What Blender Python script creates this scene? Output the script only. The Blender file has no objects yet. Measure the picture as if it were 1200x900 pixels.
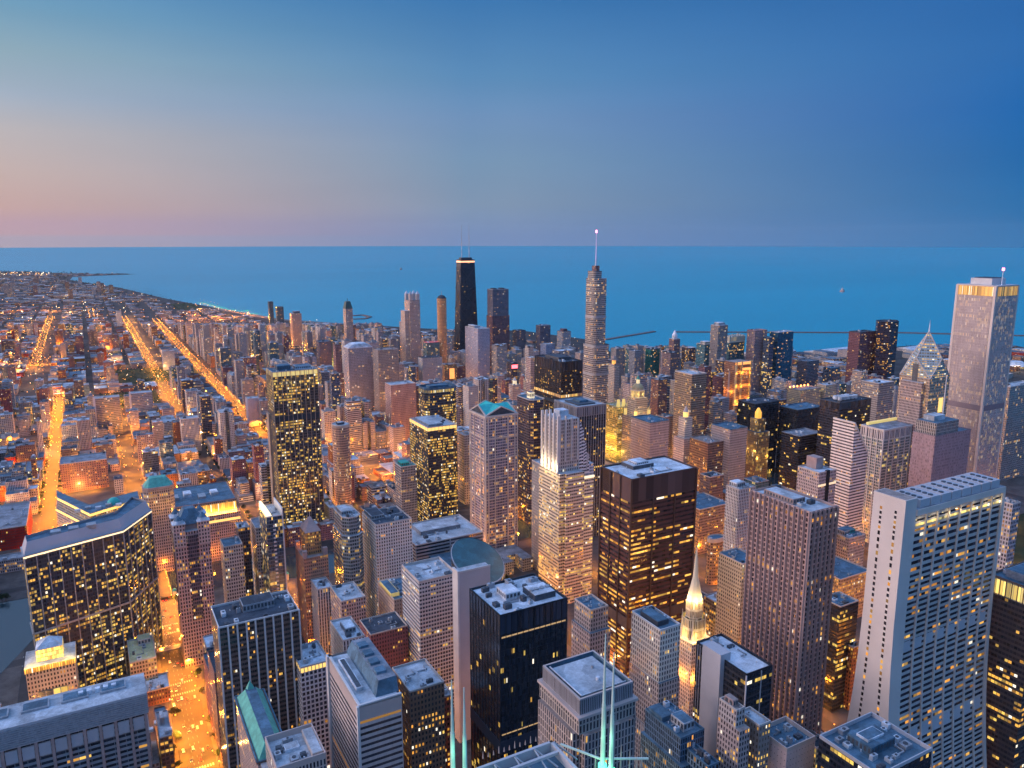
import bpy, math, random
from mathutils import Vector
R=math.radians
C=bpy.context.scene.collection
sc=bpy.context.scene
# ---------------------------------------------------------------- camera, sky, sun, exposure
ZC=412.0; TH=R(10.76); AZ=R(28.95); FPX=905.0
cam_d=bpy.data.cameras.new('camera'); cam=bpy.data.objects.new('camera',cam_d); C.objects.link(cam)
cam_d.sensor_width=36; cam_d.lens=36*FPX/1200; cam_d.clip_start=1; cam_d.clip_end=120000
cam.location=(0,0,ZC); cam.rotation_euler=(R(90)-TH,0,-AZ); sc.camera=cam
sc.view_settings.view_transform='Standard'; sc.view_settings.look='None'; sc.view_settings.gamma=1
sc.view_settings.exposure=0.0; sc.view_settings.use_curve_mapping=False
sc.render.engine='CYCLES'
cy=sc.cycles; cy.max_bounces=4; cy.diffuse_bounces=2; cy.glossy_bounces=3; cy.transmission_bounces=2; cy.volume_bounces=0
cy.sample_clamp_indirect=3.0; cy.use_light_tree=True; cy.use_denoising=True; cy.adaptive_threshold=.03; cy.caustics_reflective=False; cy.caustics_refractive=False
def lin(c):
    return tuple(((v/255)/12.92 if v/255<=.04045 else ((v/255+.055)/1.055)**2.4) for v in c)
W=bpy.data.worlds.new('World'); sc.world=W; W.use_nodes=True
nt=W.node_tree; N=nt.nodes; L=nt.links; N.clear()
def nd(tree,typ,**k):
    n=tree.nodes.new(typ)
    for a,b in k.items(): setattr(n,a,b)
    return n
def mth(tree,op,a,b=None,c=None,clamp=False):
    n=tree.nodes.new('ShaderNodeMath'); n.operation=op; n.use_clamp=clamp
    for i,v in enumerate((a,b,c)):
        if v is None: continue
        if isinstance(v,(int,float)): n.inputs[i].default_value=v
        else: tree.links.new(v,n.inputs[i])
    return n.outputs[0]
def mixc(tree,f,a,b,mode='MIX'):
    n=tree.nodes.new('ShaderNodeMix'); n.data_type='RGBA'; n.blend_type=mode
    for s,v in ((0,f),(6,a),(7,b)):
        if isinstance(v,(int,float)): n.inputs[s].default_value=v
        elif isinstance(v,tuple): n.inputs[s].default_value=(*v[:3],1)
        else: tree.links.new(v,n.inputs[s])
    return n.outputs[2]
tc=nd(nt,'ShaderNodeTexCoord'); sx=nd(nt,'ShaderNodeSeparateXYZ'); L.new(tc.outputs['Generated'],sx.inputs[0])
cb=nd(nt,'ShaderNodeCombineXYZ'); L.new(sx.outputs[0],cb.inputs[0]); L.new(sx.outputs[1],cb.inputs[1])
nm=nd(nt,'ShaderNodeVectorMath',operation='NORMALIZE'); L.new(cb.outputs[0],nm.inputs[0])
dt=nd(nt,'ShaderNodeVectorMath',operation='DOT_PRODUCT'); L.new(nm.outputs[0],dt.inputs[0]); dt.inputs[1].default_value=(math.sin(R(-62)),math.cos(R(-62)),0)
def ramp(stops):
    n=nd(nt,'ShaderNodeValToRGB'); e=n.color_ramp.elements
    while len(e)>1: e.remove(e[0])
    for i,(y,c,*g) in enumerate(stops):
        p=max(0,math.sin(math.atan((450-y)/FPX)-TH)) if y<900 else y-1000
        k=g[0] if g else 1
        col=(*[v*k for v in lin(c)],1)
        if i==0: e[0].position=p; e[0].color=col
        else: x=e.new(p); x.color=col
    L.new(sx.outputs[2],n.inputs[0]); return n.outputs[0]
# the sky dome's colours by height above the horizon: towards the east, north-east, north and the afterglow in the west-north-west
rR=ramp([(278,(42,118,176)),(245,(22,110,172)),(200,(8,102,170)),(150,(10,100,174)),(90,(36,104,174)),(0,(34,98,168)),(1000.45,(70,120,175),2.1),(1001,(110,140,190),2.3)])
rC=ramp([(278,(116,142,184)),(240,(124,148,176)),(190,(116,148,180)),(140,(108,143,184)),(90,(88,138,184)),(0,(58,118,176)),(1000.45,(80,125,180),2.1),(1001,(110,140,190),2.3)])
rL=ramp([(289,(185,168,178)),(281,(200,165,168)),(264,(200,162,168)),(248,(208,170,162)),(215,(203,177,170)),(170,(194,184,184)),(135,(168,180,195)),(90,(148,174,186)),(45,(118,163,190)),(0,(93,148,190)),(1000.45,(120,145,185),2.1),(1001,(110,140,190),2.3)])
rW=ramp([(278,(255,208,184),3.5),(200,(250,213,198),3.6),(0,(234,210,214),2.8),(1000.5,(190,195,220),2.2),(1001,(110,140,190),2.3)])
def mr(a,b):
    n=nd(nt,'ShaderNodeMapRange',interpolation_type='SMOOTHSTEP'); n.inputs[1].default_value=a; n.inputs[2].default_value=b; L.new(dt.outputs['Value'],n.inputs[0]); return n.outputs[0]
def mrl(a,b):
    n=nd(nt,'ShaderNodeMapRange'); n.inputs[1].default_value=a; n.inputs[2].default_value=b; L.new(dt.outputs['Value'],n.inputs[0]); return n.outputs[0]
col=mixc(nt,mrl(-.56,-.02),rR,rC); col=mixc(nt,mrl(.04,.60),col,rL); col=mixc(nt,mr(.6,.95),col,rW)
sky=nd(nt,'ShaderNodeTexSky',sky_type='NISHITA',sun_disc=False); sky.sun_elevation=R(1.0); sky.sun_rotation=R(-62)
# faint uneven veils of thin cloud
nz=nd(nt,'ShaderNodeTexNoise'); nz.inputs['Scale'].default_value=3.0; nz.inputs['Detail'].default_value=3
mp=nd(nt,'ShaderNodeMapping'); mp.inputs['Scale'].default_value=(1,1,7); L.new(tc.outputs['Generated'],mp.inputs[0]); L.new(mp.outputs[0],nz.inputs['Vector'])
vf=mth(nt,'MULTIPLY_ADD',nz.outputs['Fac'],.14,.93)
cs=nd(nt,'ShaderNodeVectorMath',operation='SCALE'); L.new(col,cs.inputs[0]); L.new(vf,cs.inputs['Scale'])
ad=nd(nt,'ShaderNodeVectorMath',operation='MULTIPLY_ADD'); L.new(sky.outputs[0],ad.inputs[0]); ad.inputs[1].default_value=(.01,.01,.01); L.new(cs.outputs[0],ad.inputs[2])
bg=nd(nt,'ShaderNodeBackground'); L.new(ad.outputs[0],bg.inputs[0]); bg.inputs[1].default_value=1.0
wo=nd(nt,'ShaderNodeOutputWorld'); L.new(bg.outputs[0],wo.inputs[0])
sd=bpy.data.lights.new('sun','SUN'); sd.energy=1.05; sd.angle=R(24); sd.color=(1,.76,.68)
sun=bpy.data.objects.new('sun',sd); C.objects.link(sun)
_d=Vector((math.sin(R(-75))*math.cos(R(9)),math.cos(R(-75))*math.cos(R(9)),math.sin(R(9)))); sun.rotation_euler=_d.to_track_quat('Z','Y').to_euler()
# ---------------------------------------------------------------- projection helpers (a photo point at a known height -> a place)
_s,_c=math.sin,math.cos
_fw=(_s(AZ)*_c(TH),_c(AZ)*_c(TH),-_s(TH)); _rt=(_c(AZ),-_s(AZ),0); _up=(_s(AZ)*_s(TH),_c(AZ)*_s(TH),_c(TH))
def proj(X,Y,Z):
    d=(X,Y,Z-ZC); f=sum(a*b for a,b in zip(d,_fw))
    if f<1: return (-9999,9999)
    return 600+FPX*sum(a*b for a,b in zip(d,_rt))/f, 450-FPX*sum(a*b for a,b in zip(d,_up))/f
def at(x,y,H=0):
    a=(x-600)/FPX; b=-(y-450)/FPX
    d=[_fw[i]+a*_rt[i]+b*_up[i] for i in range(3)]; k=(H-ZC)/d[2]; return d[0]*k,d[1]*k
def zfor(X,Y,y):
    lo,hi=0,600
    for _ in range(40):
        m=(lo+hi)/2
        if proj(X,Y,m)[1]>y: lo=m
        else: hi=m
    return lo
# ---------------------------------------------------------------- materials
def facade_group():
    g=bpy.data.node_groups.new('facade','ShaderNodeTree'); I=g.interface
    for n,t,d in (('Wall','NodeSocketColor',(.4,.35,.3,1)),('Glass','NodeSocketColor',(.03,.04,.06,1)),('FX','NodeSocketFloat',.15),('FY0','NodeSocketFloat',.3),('FY1','NodeSocketFloat',.1),('Lit','NodeSocketFloat',.15),('Run','NodeSocketFloat',.1),('Strength','NodeSocketFloat',1),('Warm','NodeSocketFloat',.5),('Seed','NodeSocketFloat',0)):
        s=I.new_socket(n,in_out='INPUT',socket_type=t); s.default_value=d
    I.new_socket('BSDF',in_out='OUTPUT',socket_type='NodeSocketShader')
    gi=nd(g,'NodeGroupInput'); go=nd(g,'NodeGroupOutput'); l=g.links
    uv=nd(g,'ShaderNodeUVMap'); sp=nd(g,'ShaderNodeSeparateXYZ'); l.new(uv.outputs[0],sp.inputs[0])
    u,v=sp.outputs[0],sp.outputs[1]
    fu=mth(g,'FLOOR',u); fv=mth(g,'FLOOR',v); ru=mth(g,'FRACT',u); rv=mth(g,'FRACT',v)
    oi=nd(g,'ShaderNodeObjectInfo'); seed=mth(g,'MULTIPLY_ADD',oi.outputs['Random'],91.7,gi.outputs['Seed'])
    m=mth(g,'MULTIPLY',mth(g,'GREATER_THAN',ru,gi.outputs['FX']),mth(g,'LESS_THAN',ru,mth(g,'SUBTRACT',1.0,gi.outputs['FX'])))
    m=mth(g,'MULTIPLY',m,mth(g,'GREATER_THAN',rv,gi.outputs['FY0'])); m=mth(g,'MULTIPLY',m,mth(g,'LESS_THAN',rv,mth(g,'SUBTRACT',1.0,gi.outputs['FY1'])))
    m=mth(g,'MULTIPLY',m,mth(g,'GREATER_THAN',v,0.001))
    def wn(a,b,c):
        cbn=nd(g,'ShaderNodeCombineXYZ')
        for i,q in enumerate((a,b,c)):
            if q is None: continue
            if isinstance(q,(int,float)): cbn.inputs[i].default_value=q
            else: l.new(q,cbn.inputs[i])
        w=nd(g,'ShaderNodeTexWhiteNoise',noise_dimensions='3D'); l.new(cbn.outputs[0],w.inputs[0]); return w
    w1=wn(fu,fv,seed); w2=wn(mth(g,'FLOOR',mth(g,'DIVIDE',u,7.0)),fv,mth(g,'ADD',seed,7.3)); w3=wn(3.0,fv,mth(g,'ADD',seed,13.1)); w4=wn(mth(g,'FLOOR',mth(g,'DIVIDE',u,11.0)),mth(g,'FLOOR',mth(g,'DIVIDE',v,6.0)),mth(g,'ADD',seed,23.1))
    run=mth(g,'MULTIPLY',mth(g,'LESS_THAN',w3.outputs[0],gi.outputs['Run']),.75)
    base=mth(g,'MULTIPLY',mth(g,'MULTIPLY',gi.outputs['Lit'],mth(g,'MULTIPLY_ADD',w2.outputs[0],1.7,.15)),mth(g,'MULTIPLY_ADD',w4.outputs[0],1.5,.25))
    seg=mth(g,'GREATER_THAN',w2.outputs[0],.28)
    p=mth(g,'MAXIMUM',mth(g,'MULTIPLY',base,.90),mth(g,'MULTIPLY',run,seg))
    w5=wn(mth(g,'FLOOR',mth(g,'DIVIDE',u,2.0)),fv,mth(g,'ADD',seed,41.7))
    lit=mth(g,'MULTIPLY',mth(g,'LESS_THAN',w5.outputs[0],mth(g,'MULTIPLY',p,1.25)),mth(g,'LESS_THAN',w1.outputs[0],mth(g,'MAXIMUM',.80,gi.outputs['Lit'])))
    c1=nd(g,'ShaderNodeSeparateXYZ'); l.new(w1.outputs[1],c1.inputs[0])
    r2=c1.outputs[1]; r3=c1.outputs[2]
    ecol=mixc(g,mth(g,'MULTIPLY_ADD',r2,.8,mth(g,'SUBTRACT',gi.outputs['Warm'],.5),clamp=True),(1.0,.40,.05),(1.0,.68,.13)); ecol=mixc(g,mth(g,'GREATER_THAN',r3,.93),ecol,(1.0,.9,.7))
    es=mth(g,'MULTIPLY',mth(g,'MULTIPLY',lit,m),mth(g,'MULTIPLY',gi.outputs['Strength'],mth(g,'MULTIPLY_ADD',mth(g,'MULTIPLY',mth(g,'POWER',r3,1.5),w5.outputs[0]) if False else mth(g,'POWER',r3,1.6),1.25,.30)))
    at_=nd(g,'ShaderNodeAttribute',attribute_name='tint'); 
    ge=nd(g,'ShaderNodeNewGeometry'); nz=nd(g,'ShaderNodeTexNoise'); l.new(ge.outputs['Position'],nz.inputs['Vector']); nz.inputs['Scale'].default_value=.06; nz.inputs['Detail'].default_value=5
    mps=nd(g,'ShaderNodeMapping'); mps.inputs['Scale'].default_value=(.5,.5,.035); l.new(ge.outputs['Position'],mps.inputs[0]); ns=nd(g,'ShaderNodeTexNoise'); l.new(mps.outputs[0],ns.inputs['Vector']); ns.inputs['Scale'].default_value=1.0; ns.inputs['Detail'].default_value=3
    nv=mth(g,'MULTIPLY_ADD',nz.outputs['Fac'],.5,mth(g,'MULTIPLY_ADD',ns.outputs['Fac'],.45,.55))
    sc1=nd(g,'ShaderNodeVectorMath',operation='SCALE'); l.new(gi.outputs['Wall'],sc1.inputs[0]); l.new(nv,sc1.inputs['Scale'])
    hs=nd(g,'ShaderNodeHueSaturation'); l.new(sc1.outputs[0],hs.inputs['Color']); rr=wn(oi.outputs['Random'],7.7,3.1); r6=nd(g,'ShaderNodeSeparateXYZ'); l.new(rr.outputs[1],r6.inputs[0])
    l.new(mth(g,'MULTIPLY_ADD',r6.outputs[0],.05,.475),hs.inputs['Hue']); l.new(mth(g,'MULTIPLY_ADD',r6.outputs[1],.8,.60),hs.inputs['Saturation']); l.new(mth(g,'MULTIPLY_ADD',r6.outputs[2],.40,.88),hs.inputs['Value'])
    ta=mixc(g,mth(g,'GREATER_THAN',at_.outputs['Fac'],.002),hs.outputs[0],at_.outputs['Color'])
    gs=nd(g,'ShaderNodeVectorMath',operation='SCALE'); l.new(gi.outputs['Glass'],gs.inputs[0]); l.new(mth(g,'MULTIPLY_ADD',r2,1.2,.4),gs.inputs['Scale'])
    bc=mixc(g,m,ta,gs.outputs[0])
    pr=nd(g,'ShaderNodeBsdfPrincipled'); l.new(bc,pr.inputs['Base Color'])
    l.new(mth(g,'MULTIPLY_ADD',m,-.62,.78),pr.inputs['Roughness']); l.new(mth(g,'MULTIPLY_ADD',m,.35,.3),pr.inputs['Specular IOR Level'])
    # panes are never perfectly flush: tiny tilt per pane
    l.new(ecol,pr.inputs['Emission Color']); l.new(es,pr.inputs['Emission Strength'])
    tw=nd(g,'ShaderNodeVectorMath',operation='MULTIPLY_ADD'); l.new(w1.outputs[1],tw.inputs[0]); l.new(m,tw.inputs[1]); tw.inputs[2].default_value=(0,0,0)
    t2=nd(g,'ShaderNodeVectorMath',operation='MULTIPLY_ADD'); l.new(tw.outputs[0],t2.inputs[0]); t2.inputs[1].default_value=(.05,.05,.05); l.new(ge.outputs['Normal'],t2.inputs[2])
    t3=nd(g,'ShaderNodeVectorMath',operation='NORMALIZE'); l.new(t2.outputs[0],t3.inputs[0]); l.new(t3.outputs[0],pr.inputs['Normal'])
    l.new(pr.outputs[0],go.inputs[0]); return g
FG=facade_group()
M={}
def fac(name,wall,glass,fx,fy0,fy1,lit,run,strength=1,warm=.5):
    m=bpy.data.materials.new(name); m.use_nodes=True; t=m.node_tree; t.nodes.clear()
    g=nd(t,'ShaderNodeGroup'); g.node_tree=FG
    for k,v in (('Wall',(*wall,1)),('Glass',(*glass,1)),('FX',fx),('FY0',fy0),('FY1',fy1),('Lit',lit),('Run',run),('Strength',strength),('Warm',warm),('Seed',len(M)*1.37)): g.inputs[k].default_value=v
    o=nd(t,'ShaderNodeOutputMaterial'); t.links.new(g.outputs[0],o.inputs[0])
    m.cycles.emission_sampling='NONE'; M[name]=m; return m
def plain(name,c,rough=.8,spec=.3,noise=.35,scale=.15,metal=0,emit=None,es=0,c2=None,samp='AUTO'):
    m=bpy.data.materials.new(name); m.use_nodes=True; t=m.node_tree; pr=t.nodes['Principled BSDF']
    ge=nd(t,'ShaderNodeNewGeometry'); nz=nd(t,'ShaderNodeTexNoise'); t.links.new(ge.outputs['Position'],nz.inputs['Vector']); nz.inputs['Scale'].default_value=scale; nz.inputs['Detail'].default_value=6; nz.inputs['Roughness'].default_value=.65
    if c2 is None: c2=tuple(v*(1-noise) for v in c); c1=tuple(min(1,v*(1+noise*.6)) for v in c)
    else: c1=c
    f=nd(t,'ShaderNodeMapRange'); t.links.new(nz.outputs['Fac'],f.inputs[0]); f.inputs[1].default_value=.35; f.inputs[2].default_value=.65
    bcol=mixc(t,f.outputs[0],c2,c1)
    if name.startswith('roof_'):
        vo=nd(t,'ShaderNodeTexVoronoi'); vo.distance='CHEBYCHEV'; vo.inputs['Scale'].default_value=.11; t.links.new(ge.outputs['Position'],vo.inputs['Vector']); sv=nd(t,'ShaderNodeSeparateXYZ'); t.links.new(vo.outputs['Color'],sv.inputs[0])
        v2=nd(t,'ShaderNodeTexNoise'); v2.inputs['Scale'].default_value=.7; v2.inputs['Detail'].default_value=4; t.links.new(ge.outputs['Position'],v2.inputs['Vector'])
        k=nd(t,'ShaderNodeVectorMath',operation='SCALE'); t.links.new(bcol,k.inputs[0]); t.links.new(mth(t,'MULTIPLY',mth(t,'MULTIPLY_ADD',sv.outputs[0],.40,.78),mth(t,'MULTIPLY_ADD',v2.outputs['Fac'],.7,.65)),k.inputs['Scale']); bcol=k.outputs[0]
    t.links.new(bcol,pr.inputs['Base Color'])
    pr.inputs['Roughness'].default_value=rough; pr.inputs['Specular IOR Level'].default_value=spec; pr.inputs['Metallic'].default_value=metal
    if emit: pr.inputs['Emission Color'].default_value=(*emit,1); pr.inputs['Emission Strength'].default_value=es
    m.cycles.emission_sampling=samp if emit and samp!='AUTO' else ('NONE' if emit else 'AUTO')
    M[name]=m; return m
#            name           wall            glass          fx  fy0  fy1  lit  run  str
DG=(.018,.024,.036)
fac('brown_glass',(.075,.042,.038),(.035,.022,.022),.0,.50,.06,.10,.62,1.0,.45)
fac('brown_solid',(.085,.05,.048),(.085,.05,.048),.0,.0,.0,0,0)
fac('black_glass',(.016,.022,.032),(.012,.018,.028),.08,.12,.0,.035,.05,1.0,.9)
fac('black_solid',(.02,.028,.045),(.02,.028,.045),0,0,0,0,0)
fac('night_glass',(.07,.06,.065),(.03,.036,.045),.06,.3,.1,.52,.10,.95,.75)
fac('night_glass_b',(.05,.055,.065),(.03,.036,.05),.10,.3,.1,.46,.16,.95,.7)
fac('blue_glass',(.12,.16,.22),(.03,.055,.09),.06,.18,.04,.16,.05,.9,.8)
fac('teal_glass',(.14,.22,.25),(.03,.08,.10),.08,.2,.05,.12,.03,.8,.7)
fac('pale_grid',(.50,.49,.50),(.035,.04,.06),.17,.24,.12,.06,.04,.9)
fac('white_grid',(.58,.55,.53),(.05,.05,.065),.22,.28,.14,.07,.03,.9)
fac('strip_pale',(.50,.45,.44),(.03,.03,.045),.02,.5,.06,.05,.05,.9)
fac('strip_pink',(.46,.34,.31),(.04,.03,.04),.03,.46,.06,.14,.08,.9)
fac('strip_grey',(.34,.34,.38),(.03,.035,.05),.02,.44,.06,.10,.06,.9)
fac('pink_pier',(.38,.30,.29),(.03,.022,.03),.24,.30,.05,.07,.03,.85)
fac('stripe_pale',(.46,.44,.44),(.04,.04,.06),.27,.06,.04,.06,.0,.9)
fac('stripe_tan',(.40,.35,.33),(.035,.03,.045),.25,.10,.05,.07,.03,.9)
fac('tan_stone',(.41,.36,.32),(.045,.04,.05),.26,.32,.12,.12,.03,.9)
fac('grey_stone',(.33,.30,.31),(.045,.045,.06),.26,.30,.12,.12,.03,.9)
fac('white_stone',(.56,.49,.45),(.06,.055,.07),.26,.26,.12,.10,.02,.9)
fac('beige_apt',(.43,.38,.36),(.06,.055,.07),.20,.34,.08,.16,.02,.85)
fac('pink_apt',(.40,.33,.32),(.06,.05,.06),.24,.32,.10,.16,.02,.85)
fac('grey_apt',(.34,.34,.38),(.05,.06,.08),.20,.30,.08,.16,.02,.8)
fac('dark_apt',(.10,.08,.10),(.03,.03,.045),.12,.3,.06,.22,.03,.9)
fac('plum_brick',(.20,.11,.13),(.035,.03,.045),.24,.34,.12,.16,.03,.9)
fac('red_brick',(.26,.085,.065),(.04,.03,.04),.26,.34,.14,.20,.05,1.0,.4)
fac('brown_brick',(.20,.12,.09),(.04,.035,.04),.26,.32,.14,.18,.05,1.0,.4)
fac('yellow_lit',(.45,.36,.22),(.1,.08,.05),.18,.25,.15,.55,.2,1.0,.9)
fac('orange_glass',(.3,.16,.1),(.06,.04,.03),.1,.3,.1,.35,.1,.8,.3)
fac('teal_curve',(.22,.26,.28),(.06,.08,.09),.10,.35,.05,.16,.04,.7,.9)
plain('roof_pale',(.46,.49,.53),.85,.2,.32,.10)
plain('roof_white',(.62,.66,.72),.8,.2,.3,.09)
plain('roof_grey',(.25,.27,.31),.85,.2,.35,.10)
plain('roof_dark',(.06,.075,.10),.8,.3,.35,.10)
plain('roof_blue',(.09,.17,.24),.7,.3,.35,.12)
plain('roof_tan',(.34,.28,.26),.85,.2,.3,.10)
plain('copper_green',(.10,.42,.34),.6,.4,.3,.2)
plain('copper_teal',(.03,.46,.42),.5,.4,.2,.2)
plain('metal_grey',(.36,.38,.42),.45,.5,.3,.4,.3)
plain('metal_dark',(.08,.09,.11),.5,.5,.3,.4,.3)
plain('stone_pale',(.52,.46,.43),.8,.3,.18,.08)
plain('stone_white',(.62,.60,.60),.8,.3,.12,.06)
plain('granite_pink',(.52,.42,.39),.7,.3,.10,.03)
plain('slab_grey',(.50,.48,.51),.7,.3,.10,.03)
plain('stone_pink',(.42,.30,.28),.8,.3,.18,.08)
plain('stone_brown',(.20,.13,.11),.8,.3,.2,.08)
plain('bronze',(.075,.045,.042),.45,.5,.15,.1,.3)
plain('black_metal',(.018,.025,.038),.35,.5,.2,.1,.4)
plain('asphalt',(.05,.048,.05),.85,.3,.3,.05)
plain('land',(.06,.055,.055),.9,.2,.5,.02)
plain('pavement',(.10,.092,.09),.9,.2,.4,.05)
plain('paint_white',(.35,.34,.32),.7,.3,.2,.5)
plain('concrete',(.36,.35,.36),.85,.2,.2,.08)
plain('foliage',(.025,.045,.022),.9,.2,.6,.6)
plain('bark',(.09,.06,.045),.9,.2,.3,2)
plain('sand',(.20,.18,.16),.9,.2,.2,.02)
plain('lawn',(.04,.06,.03),.95,.1,.4,.03)
plain('lamp_glow',(.9,.5,.2),.4,.3,0,.1,0,(1,.42,.06),5)
plain('lamp_white',(.9,.8,.6),.4,.3,0,.1,0,(1,.78,.48),7)
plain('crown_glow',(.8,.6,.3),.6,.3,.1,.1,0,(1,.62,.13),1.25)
plain('crown_orange',(.8,.5,.2),.6,.3,.1,.1,0,(1,.40,.08),1.2)
plain('crown_white',(.8,.7,.5),.6,.3,.1,.1,0,(1,.76,.42),1.5)
plain('red_glow',(.8,.1,.1),.6,.3,.1,.1,0,(1,.10,.12),5)
plain('beacon_pink',(.8,.4,.6),.6,.3,.1,.1,0,(1,.20,.38),5)
plain('green_glow',(.3,.8,.6),.6,.3,.1,.1,0,(.10,1,.58),1.6)
plain('steel_lit',(.55,.66,.60),.45,.4,.1,.3)
plain('car_dark',(.04,.045,.06),.3,.5,.1,.1); plain('car_pale',(.5,.5,.52),.3,.5,.1,.1); plain('car_red',(.3,.04,.03),.3,.5,.1,.1)
plain('tail_light',(.6,.05,.02),.3,.3,0,.1,0,(1,.08,.02),9); plain('head_light',(.9,.8,.6),.3,.3,0,.1,0,(1,.75,.42),7)
plain('window_warm',(.6,.4,.2),.5,.3,.1,.1,0,(1,.56,.14),.9)
plain('haze_air',(.7,.8,.9))
fac('mart_lit',(.45,.3,.15),(.5,.3,.08),.22,.05,.05,1.6,0,1.1,.75)
fac('brown_grid',(.16,.10,.09),(.03,.03,.03),.05,.42,.08,.07,.03,.9)
fac('pale_grid2',(.52,.51,.53),(.03,.035,.055),.14,.22,.12,.07,.10,.9,.8)
fac('stripe_granite',(.43,.37,.35),(.05,.045,.06),.24,.14,.04,.05,.02,.8)
fac('stripe_grey2',(.25,.24,.26),(.08,.08,.1),.25,.05,.1,0,0)
fac('stripe_blue',(.10,.20,.28),(.02,.04,.06),.2,.2,.05,.04,.0,.8)
fac('black_lit',(.03,.03,.04),(.015,.02,.03),.05,.3,.1,.10,.12,1,.8)
fac('dark_lit',(.10,.07,.065),(.04,.03,.035),.06,.4,.08,.16,.10,1,.6)
fac('grey_litcol',(.28,.25,.24),(.1,.08,.06),.3,.3,.2,.35,0,1.1,.8)
fac('granite_wall',(.50,.38,.34),(.05,.04,.05),.42,.42,.42,.1,0,.8)
fac('saw_face',(.36,.25,.23),(.022,.018,.028),.12,.30,.06,.06,.06,.8,.2)
fac('tan_lit',(.46,.36,.25),(.05,.04,.05),.26,.34,.14,.12,0,.9,.8)
fac('yellow_lit2',(.35,.24,.18),(.1,.08,.05),.18,.3,.15,.55,.1,.8,.3)
fac('tan_blank',(.46,.34,.30),(.06,.05,.06),.32,.45,.15,.12,0,.8)
fac('teal_lit',(.30,.33,.38),(.06,.09,.11),.08,.2,.08,.05,.0,.8)
plain('lit_strip_dash',(.1,.1,.1),.5,.3,0,1.0,0,(1,.62,.25),.55)
plain('roof_yellow',(.55,.52,.30),.8,.2,.2,.15)
plain('crown_glow2',(.5,.42,.2),.6,.3,.1,.1,0,(1,.7,.2),.35)
fac('orange_brick',(.33,.14,.08),(.06,.04,.03),.2,.34,.14,.34,.05,.9,.3)
plain('stone_pink2',(.40,.27,.25),.8,.3,.12,.08)
plain('granite_white',(.64,.56,.52),.75,.3,.08,.03)
fac('flared_face',(.46,.41,.40),(.02,.02,.035),.0,.46,.06,.20,.06,.75,.35)
fac('mart_white',(.5,.4,.2),(.9,.7,.3),.06,.06,.08,1.4,0,1.2,1.2)
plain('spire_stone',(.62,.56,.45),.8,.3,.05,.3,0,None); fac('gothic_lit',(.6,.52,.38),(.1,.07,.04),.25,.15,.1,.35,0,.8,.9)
fac('atrium_lit',(.35,.28,.12),(.25,.18,.06),.08,.1,.1,1.0,.3,1.0,.9); plain('roof_teal',(.03,.12,.15),.35,.5,.2,.1)
fac('orange_wall',(.38,.20,.13),(.05,.035,.04),.27,.34,.14,.16,.04,.9,.4)
fac('slot_face',(.64,.56,.52),(.03,.025,.03),.0,.34,.06,.30,.30,.8,.3)
plain('stone_grey2',(.30,.31,.34),.8,.3,.12,.08)
plain('crown_white2',(.8,.7,.5),.6,.3,.1,.1,0,(1,.76,.42),.8)
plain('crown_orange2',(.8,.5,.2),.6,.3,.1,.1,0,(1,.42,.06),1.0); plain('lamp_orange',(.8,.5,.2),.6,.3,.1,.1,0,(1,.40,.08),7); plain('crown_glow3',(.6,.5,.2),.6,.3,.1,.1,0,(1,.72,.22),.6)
fac('crown_pale_f',(.6,.58,.5),(.3,.25,.15),.3,.2,.1,.4,0,.6,.9)
fac('title_lit',(.64,.52,.42),(.12,.10,.09),.06,.46,.08,.20,.50,1.05,.9); fac('pale_band',(.55,.56,.62),(.04,.05,.09),.04,.45,.06,.04,0,.8); fac('blue_grid',(.45,.5,.6),(.04,.07,.12),.15,.25,.1,.04,0,.8)
fac('gable_face',(.40,.35,.35),(.08,.085,.15),.09,.22,.05,.20,.08,.85,.4)
fac('black_amb',(.025,.025,.032),(.02,.022,.03),.08,.3,.08,.12,.08,.9,.6)
plain('stone_tan2',(.34,.27,.22),.8,.3,.12,.08); plain('crown_dim',(.7,.6,.3),.6,.3,.1,.1,0,(1,.72,.2),.6)
plain('crown_white3',(.8,.7,.4),.6,.3,.1,.1,0,(1,.80,.42),.7); fac('beige_round',(.42,.32,.28),(.05,.05,.06),.2,.3,.08,.14,.02,.85)
fac('dim_row',(.1,.12,.16),(.4,.3,.1),.15,.1,.1,1.0,0,.8,.9)
fac('black_tower',(.018,.026,.04),(.015,.022,.035),.1,.3,.1,.012,.0,1,.6); plain('crown_band',(.9,.5,.3),.6,.3,.1,.1,0,(1,.45,.22),1.8)
plain('mast_pink',(.6,.5,.7),.5,.3,.1,.1,0,(.8,.5,1),.25); fac('silver',(.34,.32,.32),(.12,.11,.11),.04,.34,.04,.10,.10,.8,.5)
fac('plum_face',(.24,.09,.10),(.02,.018,.03),.14,.3,.1,.08,.0,.8,.2); fac('slate_face',(.16,.15,.20),(.03,.035,.05),.12,.3,.1,.06,0,.8)
fac('peach_face',(.45,.33,.28),(.05,.045,.06),.26,.28,.1,.10,0,.8)
fac('salmon_face',(.50,.26,.18),(.05,.045,.06),.28,.34,.1,.10,0,.8)
fac('stripe_slate',(.42,.42,.50),(.06,.07,.10),.25,.1,.05,.04,0,.8); fac('ribbed_white',(.46,.44,.47),(.05,.06,.09),.22,.06,.04,.05,0,.8); fac('stripe_tan2',(.48,.34,.30),(.06,.05,.06),.26,.10,.05,.07,.0,.9)
fac('teal_dark',(.04,.10,.15),(.02,.06,.09),.1,.2,.1,.04,0,.8); fac('teal_dark2',(.05,.13,.19),(.02,.07,.11),.1,.2,.1,.06,0,.8); fac('green_glass',(.04,.14,.13),(.02,.09,.08),.1,.2,.1,.08,0,.8)
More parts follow.
